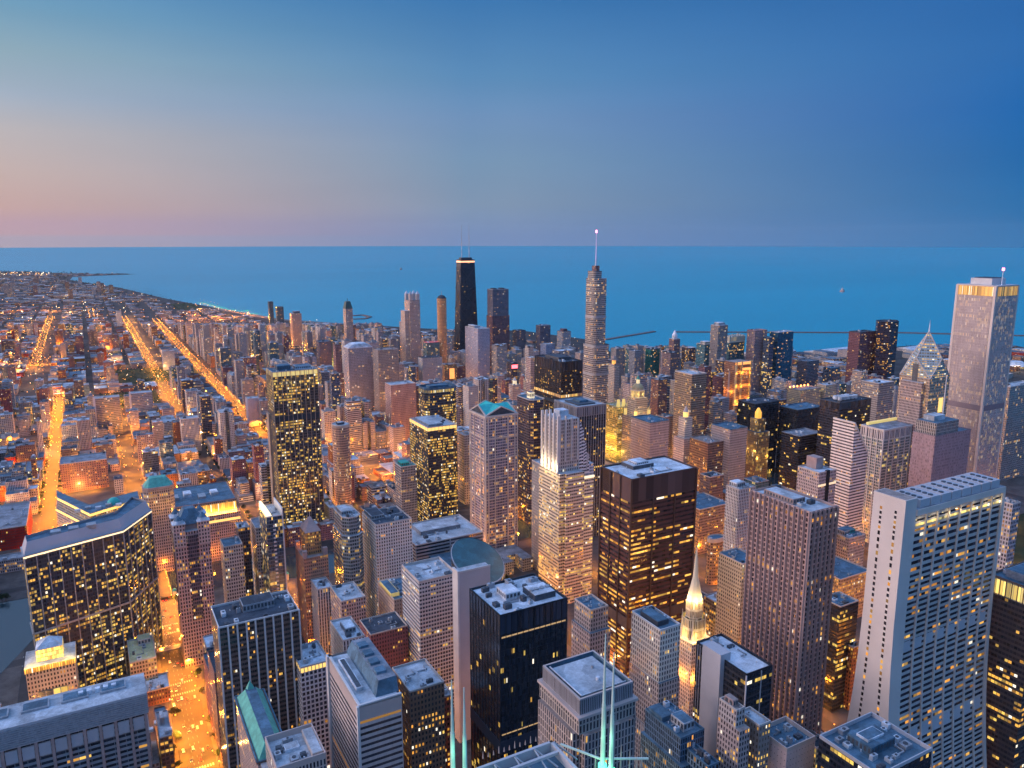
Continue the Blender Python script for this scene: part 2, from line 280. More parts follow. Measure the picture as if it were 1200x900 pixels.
fac('pink_pier2',(.32,.19,.20),(.04,.03,.05),.25,.2,.05,.10,0,.8); fac('black_warm',(.05,.035,.05),(.02,.02,.035),.08,.3,.1,.14,0,.9,.4); fac('brown_stone',(.24,.17,.13),(.05,.04,.04),.2,.3,.1,.14,.02,.9); fac('tan_stone2',(.44,.33,.31),(.08,.07,.08),.3,.35,.15,.08,0,.8)
plain('copper_dark',(.03,.09,.09),.5,.4,.2,.2); plain('red_roof',(.4,.1,.12),.7,.3,.2,.2,0,(1,.25,.3),.25); plain('plum_roof',(.2,.08,.09)); plain('roof_pink',(.45,.25,.24)); plain('crown_pale',(.6,.58,.5))
plain('stone_mauve',(.26,.21,.24),.8,.3,.1,.05); fac('aon_face',(.50,.44,.42),(.06,.055,.07),.30,.04,.0,.20,.12,.45,.8); fac('crown_amber_f',(.5,.35,.2),(.5,.3,.1),.2,.03,.03,2.5,0,.85,.35)
fac('chev_face',(.40,.30,.26),(.05,.045,.05),.25,.24,.08,.16,.04,.9,.4); fac('chev_top',(.26,.30,.33),(.25,.2,.12),.12,.35,.15,.55,0,.85,.7)
fac('mauve_slab',(.34,.25,.27),(.30,.22,.24),.3,.3,.1,.0,0)
fac('lattice_face',(.55,.52,.50),(.07,.11,.13),.10,.16,.1,.12,.03,.8,.9); fac('colonnade_face',(.6,.56,.54),(.05,.04,.08),.26,.1,.1,0,0)
fac('white_band',(.58,.54,.52),(.08,.07,.09),.0,.5,.06,.04,.02,.7)
fac('gold_face',(.24,.19,.10),(.06,.05,.03),.3,.1,.05,.35,0,.8,.8); plain('crown_gold',(.8,.5,.1),.5,.4,.1,.2,0,(1,.48,.05),.9)
plain('stone_gold',(.50,.40,.22),.7,.3,.2,.2)
fac('orange_wall2',(.34,.22,.16),(.08,.05,.04),.2,.3,.1,.2,0,.7,.1)
fac('mass_wall',(.3,.25,.22),(.05,.045,.05),.24,.32,.14,.26,.03,1.0,.45)
fac('grey_slab',(.22,.23,.28),(.03,.04,.06),.14,.3,.1,.10,0,.7); fac('teal_apt',(.24,.33,.38),(.03,.07,.1),.2,.3,.1,.08,0,.7); fac('lilac',(.42,.36,.42),(.4,.34,.4),.4,.4,.2,0,0)
# water
m=bpy.data.materials.new('lake_water'); m.use_nodes=True; t=m.node_tree; pr=t.nodes['Principled BSDF']; M['lake_water']=m
ge=nd(t,'ShaderNodeNewGeometry'); n1=nd(t,'ShaderNodeTexNoise'); n1.inputs['Scale'].default_value=.03; n1.inputs['Detail'].default_value=6; t.links.new(ge.outputs['Position'],n1.inputs['Vector'])
n2=nd(t,'ShaderNodeTexNoise'); mpp=nd(t,'ShaderNodeMapping'); mpp.inputs['Rotation'].default_value=(0,0,AZ); mpp.inputs['Scale'].default_value=(.00022,.0009,1); t.links.new(ge.outputs['Position'],mpp.inputs[0]); t.links.new(mpp.outputs[0],n2.inputs['Vector']); n2.inputs['Scale'].default_value=1; n2.inputs['Detail'].default_value=4
pr.inputs['Base Color'].default_value=(.004,.10,.21,1)
t.links.new(mixc(t,n2.outputs['Fac'],(.0,.27,.36),(.0,.38,.49)),pr.inputs['Base Color'])
pr.inputs['Roughness'].default_value=.4; pr.inputs['Specular IOR Level'].default_value=.26
bp=nd(t,'ShaderNodeBump'); bp.inputs['Strength'].default_value=.5; bp.inputs['Distance'].default_value=6; t.links.new(n1.outputs['Fac'],bp.inputs['Height']); t.links.new(bp.outputs[0],pr.inputs['Normal'])
m=bpy.data.materials.new('river_water'); m.use_nodes=True; pr=m.node_tree.nodes['Principled BSDF']; M['river_water']=m
pr.inputs['Base Color'].default_value=(.02,.04,.05,1); pr.inputs['Roughness'].default_value=.12
# ---------------------------------------------------------------- mesh helpers
class MB:
    def __init__(s): s.v=[]; s.f=[]; s.uv=[]; s.mi=[]; s.mats=[]; s.tint=[]
    def mat(s,m):
        if m not in s.mats: s.mats.append(m)
        return s.mats.index(m)
    def face(s,pts,m,uv=None,tint=None):
        b=len(s.v); s.v+= [tuple(p) for p in pts]; s.f.append(tuple(range(b,b+len(pts)))); s.mi.append(s.mat(m)); s.uv.append(uv or [(0,0)]*len(pts)); s.tint.append(tint)
    def wall(s,poly,z0,z1,m,bay=3.,flr=3.8,poly1=None,tint=None,skip=(),u0=0):
        n=len(poly); nf=max(1,round((z1-z0)/flr)); p1=poly1 or poly
        for i in range(n):
            if i in skip: continue
            a,b=poly[i],poly[(i+1)%n]; c,d=p1[(i+1)%n],p1[i]
            ln=math.hypot(b[0]-a[0],b[1]-a[1]); nb=max(1,round(ln/bay/.8)); o=i*55+u0
            s.face([(a[0],a[1],z0),(b[0],b[1],z0),(c[0],c[1],z1),(d[0],d[1],z1)],m,[(o,0),(o+nb,0),(o+nb,nf),(o,nf)],tint)
    def cap(s,poly,z,m,tint=None): s.face([(p[0],p[1],z) for p in poly],m,None,tint)
    def prism(s,poly,z0,z1,m,bottom=False):
        n=len(poly)
        for i in range(n):
            a,b=poly[i],poly[(i+1)%n]; s.face([(a[0],a[1],z0),(b[0],b[1],z0),(b[0],b[1],z1),(a[0],a[1],z1)],m)
        s.cap(poly,z1,m)
        if bottom: s.cap(poly[::-1],z0,m)
    def box(s,x0,x1,y0,y1,z0,z1,m,bottom=False): s.prism([(x0,y0),(x1,y0),(x1,y1),(x0,y1)],z0,z1,m,bottom)
    def frus(s,p0,p1,z0,z1,m,cap=True):
        n=len(p0)
        for i in range(n):
            a,b,c,d=p0[i],p0[(i+1)%n],p1[(i+1)%n],p1[i]; s.face([(a[0],a[1],z0),(b[0],b[1],z0),(c[0],c[1],z1),(d[0],d[1],z1)],m)
        if cap: s.cap(p1,z1,m)
    def bar(s,a,b,w,m):
        a=Vector(a); b=Vector(b); d=(b-a).normalized(); up=Vector((0,0,1)) if abs(d.z)<.9 else Vector((1,0,0))
        x=d.cross(up).normalized()*w/2; y=d.cross(x).normalized()*w/2
        q=[a+x+y,a-x+y,a-x-y,a+x-y]; r=[b+x+y,b-x+y,b-x-y,b+x-y]
        for i in range(4): j=(i+1)%4; s.face([q[i],q[j],r[j],r[i]],m)
        s.face(r,m); s.face(q[::-1],m)
    def build(s,name,parent=None,smooth=False):
        me=bpy.data.meshes.new(name); me.from_pydata(s.v,[],s.f); uvl=me.uv_layers.new(name='UVMap')
        flat=[c for f in s.uv for p in f for c in p]; uvl.data.foreach_set('uv',flat)
        if any(t is not None for t in s.tint):
            ca=me.color_attributes.new('tint','FLOAT_COLOR','CORNER'); arr=[]
            for f,t in zip(s.f,s.tint): arr+=([*(t or (0,0,0)),1.0 if t else 0.0])*len(f)
            ca.data.foreach_set('color',arr)
        for m in s.mats: me.materials.append(M[m])
        me.polygons.foreach_set('material_index',s.mi)
        if smooth: me.polygons.foreach_set('use_smooth',[True]*len(s.f))
        me.update(); o=bpy.data.objects.new(name,me); C.objects.link(o)
        if parent: o.parent=parent
        return o
def rect(w,d,cx=0,cy=0): return [(cx-w/2,cy-d/2),(cx+w/2,cy-d/2),(cx+w/2,cy+d/2),(cx-w/2,cy+d/2)]
def cham(w,d,c): a,b=w/2,d/2; return [(-a+c,-b),(a-c,-b),(a,-b+c),(a,b-c),(a-c,b),(-a+c,b),(-a,b-c),(-a,-b+c)]
def ell(w,d,n=20,cx=0,cy=0,a0=0): return [(cx+w/2*math.cos(a0+2*math.pi*i/n),cy+d/2*math.sin(a0+2*math.pi*i/n)) for i in range(n)]
def inset(p,k):
    cx=sum(q[0] for q in p)/len(p); cy=sum(q[1] for q in p)/len(p); out=[]
    n=len(p)
    for i in range(n):
        a,b,c=Vector(p[i-1]),Vector(p[i]),Vector(p[(i+1)%n])
        n1=Vector((-(b-a).y,(b-a).x)).normalized(); n2=Vector((-(c-b).y,(c-b).x)).normalized(); h=(n1+n2)
        h=h/max(.3,(1+n1.dot(n2))); q=b+h*k; out.append((q.x,q.y))
    return out
def tag(o,label=None,cat=None,group=None,kind=None):
    for k,v in (('label',label),('category',cat),('group',group),('kind',kind)):
        if v: o[k]=v
    return o
def thing(name,x,y,label,cat,group=None,z=0):
    o=bpy.data.objects.new(name,None); o.empty_display_size=1; C.objects.link(o); o.location=(x,y,z); return tag(o,label,cat,group)
def part(name,parent,fn):
    b=MB(); fn(b); return b.build(name,parent)
FOOT=[]   # footprints taken: x0,x1,y0,y1
VIS=[]    # what the photo shows: px0,px1,ytop,ybottom,distance
def claim(x0,x1,y0,y1,H,vis=None,name=''):
    FOOT.append((x0,x1,y0,y1,name))
    ps=[proj(x,y,H) for x in (x0,x1) for y in (y0,y1)]
    px0=min(p[0] for p in ps); px1=max(p[0] for p in ps); yt=min(p[1] for p in ps)
    VIS.append((px0,px1,yt,vis if vis else yt+60,math.hypot((x0+x1)/2,(y0+y1)/2),name,H))
rnd=random.Random(11)
def roofkit(t,poly,H,roof,rng,units=4,par=1.1,pent=None,pm='metal_grey',wallm=None,ins=.6):
    """roof deck, rim, penthouse and the plant on it"""
    pi=inset(poly,ins)
    part('roof',t,lambda b:b.cap(pi,H-.4,roof))
    def rim(b):
        n=len(poly)
        for i in range(n):
            j=(i+1)%n
            b.face([(poly[i][0],poly[i][1],H),(poly[j][0],poly[j][1],H),(poly[j][0],poly[j][1],H+par),(poly[i][0],poly[i][1],H+par)],wallm or 'stone_pale')
            b.face([(poly[i][0],poly[i][1],H+par),(poly[j][0],poly[j][1],H+par),(pi[j][0],pi[j][1],H+par),(pi[i][0],pi[i][1],H+par)],wallm or 'stone_pale')
            b.face([(pi[j][0],pi[j][1],H-.4),(pi[i][0],pi[i][1],H-.4),(pi[i][0],pi[i][1],H+par),(pi[j][0],pi[j][1],H+par)],wallm or 'stone_pale')
    part('parapet',t,rim)
    x0=min(p[0] for p in poly); x1=max(p[0] for p in poly); y0=min(p[1] for p in poly); y1=max(p[1] for p in poly); w=x1-x0; d=y1-y0
    occ=[]
    for q in (pent or []):
        fx0,fx1,fy0,fy1,h=q[:5]; mm=q[5] if len(q)>5 else pm
        X0,X1,Y0,Y1=x0+w*fx0,x0+w*fx1,y0+d*fy0,y0+d*fy1; occ.append((X0,X1,Y0,Y1))
        def pf(b,X0=X0,X1=X1,Y0=Y0,Y1=Y1,h=h,mm=mm):
            b.box(X0,X1,Y0,Y1,H-.4,H+h,mm)
            b.box(X0+.5,X1-.5,Y0+.5,Y1-.5,H+h,H+h+.12,roof)
        o=part('penthouse',t,pf)
        def lv(b,X0=X0,X1=X1,Y0=Y0,Y1=Y1,h=h):
            k=max(2,int((X1-X0)/2.4)); s=(X1-X0)/k
            for i in range(k): b.box(X0+i*s+s*.2,X0+i*s+s*.8,Y0-.12,Y0+.0,H+h*.25,H+h*.8,'metal_dark',True)
            k=max(2,int((Y1-Y0)/2.4)); s=(Y1-Y0)/k
            for i in range(k): b.box(X0-.12,X0,Y0+i*s+s*.2,Y0+i*s+s*.8,H+h*.25,H+h*.8,'metal_dark',True)
        if h>3: part('louvre_grille',o,lv) if (X1-X0)<22 else None
    for i in range(units):
        for _ in range(8):
            uw=rng.uniform(1.5,min(6,w*.25)); ud=rng.uniform(1.5,min(6,d*.25)); X=rng.uniform(x0+1+uw/2,x1-1-uw/2) if w>uw+3 else 0; Y=rng.uniform(y0+1+ud/2,y1-1-ud/2) if d>ud+3 else 0
            if all(X+uw/2<o[0]-.3 or X-uw/2>o[1]+.3 or Y+ud/2<o[2]-.3 or Y-ud/2>o[3]+.3 for o in occ): break
        else: continue
        if len(poly)>4 and (X*2/w)**2+(Y*2/d)**2>.6: continue
        occ.append((X-uw/2,X+uw/2,Y-ud/2,Y+ud/2)); uh=rng.uniform(1,3)
        def uf(b):
            b.box(X-uw/2,X+uw/2,Y-ud/2,Y+ud/2,H-.4,H+uh,rng.choice(['metal_grey','roof_white','metal_dark','roof_pale']))
            b.prism(ell(min(uw,ud)*.6,min(uw,ud)*.6,8,X,Y),H+uh,H+uh+.35,'metal_dark')
        part('roof_unit',t,uf)
def roofextra(t,w,d,H,rng,n):
    for _ in range(n):
        x=rng.uniform(-.4,.25)*w; y=rng.uniform(-.4,.4)*d; L_=rng.uniform(.12,.4)*w
        part('duct',t,lambda b:(b.box(x,x+L_,y-.35,y+.35,H-.2,H+.6,'metal_grey',True),b.box(x+L_-.6,x+L_,y-.35,min(d*.45,y+d*.2),H-.2,H+.6,'metal_grey',True)))
    for _ in range(n*2):
        x=rng.uniform(-.44,.44)*w; y=rng.uniform(-.44,.44)*d; part('vent_pipe',t,lambda b:(b.prism(ell(.6,.6,6,x,y),H-.3,H+rng.uniform(.9,1.8),'roof_white')))
def slab(name,label,cat,X0,X1,Y0,Y1,H,m,bay=3.,flr=3.8,roof='roof_pale',poly=None,tiers=None,piers=None,bands=None,mech=None,crown=None,pent=None,units=4,wallm=None,group=None,vis=None,par=1.1,rng=None,nroof=False,corner=None,pm='metal_grey'):
    rng=rng or rnd; cx,cy=(X0+X1)/2,(Y0+Y1)/2; w,d=X1-X0,Y1-Y0
    claim(X0,X1,Y0,Y1,H,vis,name); t=thing(name,cx,cy,label,cat,group); P=poly(w,d) if poly else rect(w,d)
    lv=[(0,H,P)]
    if tiers:  # list of (z fraction where it starts, scale x, scale y, dx, dy)
        lv=[]; cuts=[(0,1,1,0,0)]+list(tiers)
        for i,(f,sx_,sy_,dx,dy) in enumerate(cuts):
            z0=H*f; z1=H*cuts[i+1][0] if i+1<len(cuts) else H
            lv.append((z0,z1,[(p[0]*sx_+dx,p[1]*sy_+dy) for p in P]))
    ztop=H
    for i,(z0,z1,p) in enumerate(lv):
        last=i==len(lv)-1; zz=z1
        if last and mech: zz=z1-mech[0]
        zc=zz-crown[0] if last and crown else zz
        part('facade' if i==0 else 'upper_tier',t,lambda b:b.wall(p,z0,zc,m,bay,flr,u0=i*13))
        if last and crown:
            q=inset(p,.25)
            part('lit_crown',t,lambda b:b.wall(q,zc,zz,crown[1],bay,crown[0]))
            part('crown_fins',t,lambda b:[b.box(x-.25,x+.25,y-.25,y+.25,zc,zz,wallm or 'stone_pale') for k in range(len(p)) for (x,y) in [(p[k][0]+(p[(k+1)%len(p)][0]-p[k][0])*s/8,p[k][1]+(p[(k+1)%len(p)][1]-p[k][1])*s/8) for s in range(8)]])
        if last and mech:
            part('plant_floors',t,lambda b:b.wall(p,zz,z1,mech[1],bay*2,mech[0]))
        if not last:
            nx=lv[i+1][2]
            part('ledge_roof',t,lambda b:(b.cap(p,z1+.05,roof)))
    p=lv[-1][2]
    if not nroof: roofkit(t,p,H,roof,rng,units,par,pent,pm,wallm)
    if Y0<760 and units>1 and len(p)==4: roofextra(t,w*.8,d*.8,H,rng,2 if units<6 else 4)
    if piers: # spacing, width, depth, material, sides
        sp,pw,pd,pmn=piers[:4]; sides=piers[4] if len(piers)>4 else (0,3)
        z0,z1,q=lv[0]; zt=lv[0][1]+ (par if len(lv)==1 else 0); zt=piers[5] if len(piers)>5 else zt; zb=piers[6] if len(piers)>6 else 0
        for i in sides:
            a,b_=Vector(q[i]),Vector(q[(i+1)%len(q)]); ln=(b_-a).length; k=max(1,round(ln/sp)); e=(b_-a)/ln; nn=Vector((e.y,-e.x))
            for j in range(k+1):
                c=a+e*(ln*j/k); c0=c-e*(pw/2)-nn*.15; c1=c+e*(pw/2)-nn*.15; c2=c+e*(pw/2)+nn*pd; c3=c-e*(pw/2)+nn*pd
                part('pier',t,lambda b:b.prism([c3,c2,c1,c0],zb,zt,pmn))
    if bands: # every, height, depth, material
        ev,bh,bd,bm=bands[:4]; z=bands[4] if len(bands)>4 else ev; zmax=bands[5] if len(bands)>5 else lv[0][1]
        q=inset(lv[0][2],-bd)
        while z<zmax-1:
            def bf(b):
                n=len(q); pq=lv[0][2]
                for i in range(n):
                    j=(i+1)%n
                    b.face([(q[i][0],q[i][1],z),(q[j][0],q[j][1],z),(q[j][0],q[j][1],z+bh),(q[i][0],q[i][1],z+bh)],bm)
                    b.face([(q[i][0],q[i][1],z+bh),(q[j][0],q[j][1],z+bh),(pq[j][0],pq[j][1],z+bh),(pq[i][0],pq[i][1],z+bh)],bm)
            part('ledge',t,bf); z+=ev
    return t
def px(x,y,xL,xR,H,w=None,d=None):
    X,Y=at(x,y,H); 
    if d is None:
        d=0.
        while d<200 and proj(X,Y+d,H)[0]>xL: d+=.5
    if w is None:
        w=0.
        while w<300 and proj(X+w,Y,H)[0]<xR: w+=.5
    return X,X+max(w,4),Y,Y+max(d,4)
def pt(name,label,cat,x,y,xL,xR,H,m,w=None,d=None,**k):
    return slab(name,label,cat,*px(x,y,xL,xR,H,w,d),H,m,**k)
def light(kind,x,y,z,e,col,rad=.6,parent=None,spot=None,aim=None):
    l=bpy.data.lights.new('lamp_light',kind); l.energy=e; l.color=col; l.shadow_soft_size=rad
    if kind=='SPOT': l.spot_size=R(spot or 150); l.spot_blend=.6
    o=bpy.data.objects.new('lamp_light',l); C.objects.link(o); o.location=(x,y,z)
    if aim: o.rotation_euler=(-Vector(aim)).to_track_quat('Z','Y').to_euler()
    if parent: o.parent=parent
    return o
SOD=(1,.30,.016); WRM=(1,.66,.25)
# ================================================================ THE SETTING
def struct(name,fn,kind='structure',label=None):
    b=MB(); fn(b); o=b.build(name); o['kind']=kind
    if label: o['label']=label
    return o
struct('lake',lambda b:b.face([(37300*math.cos(2*math.pi*i/180),37300*math.sin(2*math.pi*i/180),-1.5) for i in range(180)],'lake_water'))
SHORE=[(-9000,-900),(1900,-900),(1900,1000),(2500,1250),(3050,1480),(3140,1650),(2926,1824),(2530,1880),(2344,1909),(1878,2130),(1673,2280),(1796,2597),(1710,3000),(1367,3281),(1130,3614),(878,4024),(703,4779),(495,5770),(271,7246),(61,8055),(-100,8800),(-80,9500),(280,9690),(556,9850),(257,10039),(-304,10595),(-684,11331),(-9000,11800)]
def landf(b):
    b.cap(SHORE,0,'land'); n=len(SHORE)
    for i in range(n):
        a,c=SHORE[i],SHORE[(i+1)%n]; b.face([(a[0],a[1],-4),(c[0],c[1],-4),(c[0],c[1],0),(a[0],a[1],0)],'sand')
import bmesh
struct('ground',landf)
RIV=[(-290,-500),(-150,-500),(-118,790),(-78,890),(-50,925),(120,925),(330,880),(1100,880),(1900,885),(1900,950),(1100,948),(350,945),(130,1000),(-60,1003),(-200,1003),(-260,1080),(-380,1700),(-640,2600),(-720,2600),(-470,1700),(-330,1040),(-290,880)]
struct('river',lambda b:b.cap(RIV,.30,'river_water'))
def strip(b,x0,x1,y0,y1,z,m): b.face([(x0,y0,z),(x1,y0,z),(x1,y1,z),(x0,y1,z)],m)
NS=[-320,-200,-75,47,175,305,412,525,645,760,880,1010,1150,1290,1430,1570]
EW=[60,170,302,447,585,720,845,1035,1130,1215,1310,1405,1500,1590,1680,1770,1870,1960,2070,2180,2290]
RW={47:26,175:17,305:20,-75:20}
def roads(b):
    for x in NS:
        w=RW.get(x,16)/2; strip(b,x-w,x+w,-200,2300 if x not in(47,175,305) else 4700,.06,'asphalt')
    for y in EW: strip(b,-2500,1650,y-7,y+7,.04,'asphalt')
    for k in range(24):
        y=2400+k*200; strip(b,-3000,500,y-6,y+6,.08,'asphalt')
    for x in (-160,): strip(b,x-12,x+12,2300,7200,.10,'asphalt')
struct('road',roads)
def marks(b):
    for x in (47,175,305,-75):
        for o in (-3.4,0,3.4):
            y=420.
            while y<1020 and x==47: strip(b,x+o-.12,x+o+.12,y,y+3,.075,'paint_white'); y+=9
        for y in (585,720,845):
            for k in range(-5,6): strip(b,x+k*2-.5,x+k*2+.5,y-11,y-8,.075,'paint_white'); strip(b,x+k*2-.5,x+k*2+.5,y+8,y+11,.075,'paint_white')
struct('road_markings',marks)
def pave(b):
    xs=NS; 
    for i in range(len(xs)-1):
        x0=xs[i]+RW.get(xs[i],16)/2; x1=xs[i+1]-RW.get(xs[i+1],16)/2
        for j in range(len(EW)-1):
            y0=EW[j]+7; y1=EW[j+1]-7
            if y0<860<y1 or (y0>840 and y0<1030 and y1<1040):
                y0,y1=(852,875) if xs[i]>=305 else (852,918)
                b.box(x0,x1,y0,y1,0,.16,'pavement'); y0,y1=(952,1028) if xs[i]>=305 else (1006,1028)
                b.box(x0,x1,y0,y1,0,.16,'pavement'); continue
            b.box(x0,x1,y0,y1,0,.16,'pavement')
struct('pavement',pave)
def breakw(b,part_=2):
    def seg(p,q,w):
        a=Vector((*p,0)); c=Vector((*q,0)); d=(c-a).normalized(); n=Vector((-d.y,d.x,0))*w/2
        b.prism([(a-n)[:2],(c-n)[:2],(c+n)[:2],(a+n)[:2]],-4,2.2,'stone_brown')
    if part_==0: seg(at(709,398),at(767,388.5),18)
    if part_==1: seg(at(790,389),at(1060,390),20); seg(at(1060,390),at(1260,395),22)
    if part_<2: return
    h=[at(414,370),at(424,369),at(434,371.3),at(428,373.5),at(414,374)]
    for i in range(4): seg(h[i],h[i+1],20)
for k_,lb_ in enumerate(('short slanting stone breakwater right of the silver spired skyscraper','long thin stone breakwater drawn across the lake on the right','hooked stone breakwater by the green mansard tower')):
    o=struct('breakwater',lambda b:breakw(b,k_),'thing'); tag(o,lb_,'breakwater','lake breakwaters')
def parkf(b):
    for (x0,x1,y0,y1) in ((900,990,60,600),(1010,1500,60,600),(-420,-340,2250,2500),(20,150,2080,2290),(60,290,2420,2700),(470,600,4800,5300)): strip(b,x0,x1,y0,y1,.18,'lawn')
struct('lawn',parkf)
def beach(b):
    pts=[(703,4779),(878,4024),(1130,3614)]
    for a,c in zip(pts,pts[1:]): b.face([(a[0]-45,a[1],.2),(a[0]+2,a[1],.2),(c[0]+2,c[1],.2),(c[0]-45,c[1],.2)],'sand')
struct('beach',beach)
# ================================================================ LANDMARK BUILDINGS
OT='office tower'; AT='apartment tower'; OB='office building'
# --- near, along the bottom
def riverside():
    X1,Y0=at(170,811,105); w,d=150,26; X0=X1-w; cx,cy=X0+w/2,Y0+d/2; claim(X0,X1,Y0,Y0+d,105,900,'river')
    t=thing('office_building',cx,cy,'wide grey office block with a louvred plant crown and deep framed windows beside the river','office building')
    P=rect(w,d); part('facade',t,lambda b:b.wall(P,0,78,'strip_grey',9,4))
    def col(b,x): b.box(x-.9,x+.9,-d/2-1.6,-d/2+.2,0,90,'stone_pink')
    for k in range(17): part('pier',t,lambda b:col(b,-w/2+1+k*(w-2)/16))
    for k in range(16):
        xa=-w/2+1+k*(w-2)/16+1.2; part('blind_window',t,lambda b:b.box(xa,xa+(w-2)/16-2.4,-d/2-.9,-d/2,79,88,'slab_grey'))
    part('plant_floors',t,lambda b:(b.box(-w/2-1,w/2+1,-d/2-1.6,d/2+1,90,105,'slab_grey',True)))
    for k in range(9): part('louvre_blade',t,lambda b:b.box(-w/2-1.2,w/2+1.2,-d/2-2.0,-d/2-1.5,91+k*1.5,91.7+k*1.5,'metal_grey',True))
    part('roof',t,lambda b:b.cap(rect(w+2,d+2.6,0,-.3),105.1,'roof_pale'))
    for k in range(6): part('roof_well',t,lambda b:(b.box(-w/2+8+k*23,-w/2+24+k*23,d/2-15,d/2-4,105.1,106.6,'metal_grey'),b.cap(rect(14,9,-w/2+16+k*23,d/2-9.5),106.7,'roof_blue')))
    for k in range(5): part('roof_unit',t,lambda b:b.box(w/2-40+k*5,w/2-37+k*5,2,5+k%2,105,108,'roof_white'))
riverside()
def curved():
    H=150; a=at(27,643,H); b2=at(143,613,H); c=at(176,590,H)
    cx,cy=a[0]+40,a[1]+20; claim(a[0],c[0],min(a[1],b2[1]),max(a[1],c[1])+30,H,830,'curved')
    pts=[(a[0]-cx,a[1]-cy),(b2[0]-cx,b2[1]-cy),(c[0]-cx,c[1]-cy),(c[0]-cx-16,c[1]-cy+26),(b2[0]-cx-6,b2[1]-cy+28),(a[0]-cx-3,a[1]-cy+24)]
    t=thing('office_tower',cx,cy,'dark blue glass office block with a bent front and a pale sloping plant screen','office tower')
    part('facade',t,lambda b:b.wall(pts,0,H-7,'night_glass_b',2.6,3.7))
    part('plant_screen',t,lambda b:(b.frus(pts,inset(pts,3.5),H-7,H+4,'slab_grey',False)))
    part('roof',t,lambda b:b.cap(inset(pts,3.6),H+1.5,'roof_blue'))
    part('lit_cornice',t,lambda b:b.frus(inset(pts,-.7),inset(pts,-.7),H-9,H-7.4,'crown_white',False))
    part('cornice',t,lambda b:b.prism(inset(pts,-1.1),H-7.4,H-6.6,'metal_grey',True))
    part('glass_belt',t,lambda b:b.frus(inset(pts,-1.0),inset(pts,-1.0),70,71.6,'metal_grey'))
    for e0,e1 in ((0,1),(1,2)):
        A,B=Vector(pts[e0]),Vector(pts[e1]); ln=(B-A).length; e=(B-A)/ln; n=Vector((e.y,-e.x)); k=max(2,round(ln/9))
        for j in range(k+1):
            q=A+e*ln*j/k; r=[q-e*.35+n*.9,q+e*.35+n*.9,q+e*.35-n*.1,q-e*.35-n*.1]; part('mullion',t,lambda b:b.prism([(v.x,v.y) for v in r],0,H-9.2,'metal_grey'))
    for k in range(3): part('roof_unit',t,lambda b:b.box(-20+k*14,-12+k*14,-4+k*2,4+k*2,H+1.5,H+5,'metal_grey'))
curved()
def domes():
    X0,X1,Y0,Y1=px(204,618,200,245,150); w,d=X1-X0,22; d=(Y1-Y0); H=138; X0,X1,Y0,Y1=px(204,626,200,245,H); w,d=X1-X0,min(34,Y1-Y0); cx,cy=(X0+X1)/2,Y0+d/2; claim(X0,X1,Y0,Y0+d,H,740,'domes')
    t=thing('office_tower',cx,cy,'slender pink stone tower crowned with four pale blue corner cupolas','office tower')
    P=rect(w,d); part('facade',t,lambda b:b.wall(P,0,H,'pink_pier',3,3.8)); part('roof',t,lambda b:b.cap(P,H,'roof_pale'))
    part('recess',t,lambda b:b.wall(rect(w*.28,.8,0,-d/2-.4),H*.35,H-4,'dark_apt',2,3.8)); part('recess',t,lambda b:b.wall(rect(.8,d*.28,-w/2-.4,0),H*.35,H-4,'dark_apt',2,3.8))
    c=w*.3
    for sx_ in (-1,1):
        for sy_ in (-1,1):
            x,y=sx_*(w/2-c/2),sy_*(d/2-c/2)
            tt=part('corner_turret',t,lambda b:b.wall(rect(c+1,c+1,x,y),H-14,H+8,'pink_apt',3,4))
            part('cornice',tt,lambda b:b.prism(rect(c+2.4,c+2.4,x,y),H+8,H+9,'roof_white',True))
            def dome(b):
                r=c/2+1.0
                b.frus(ell(2*r,2*r,8,x,y,.39),ell(1.5*r,1.5*r,8,x,y,.39),H+9,H+11.5,'roof_white',False); b.frus(ell(1.5*r,1.5*r,8,x,y,.39),ell(.5,.5,8,x,y,.39),H+11.5,H+16,'roof_blue'); b.prism(ell(.5,.5,6,x,y),H+15.6,H+19,'roof_white')
            part('cupola',tt,dome)
    part('hipped_roof',t,lambda b:(b.box(-w*.3,w*.3,-d*.3,d*.3,H,H+6,'stone_pink'),b.frus(rect(w*.8,d*.8),rect(w*.3,d*.3),H+6,H+19,'roof_blue')))
    part('lit_strip',t,lambda b:b.box(-w/2-.3,-w/2,-d/2+c,-d/2+c+3,H-12,H-2,'crown_glow',True))
domes()
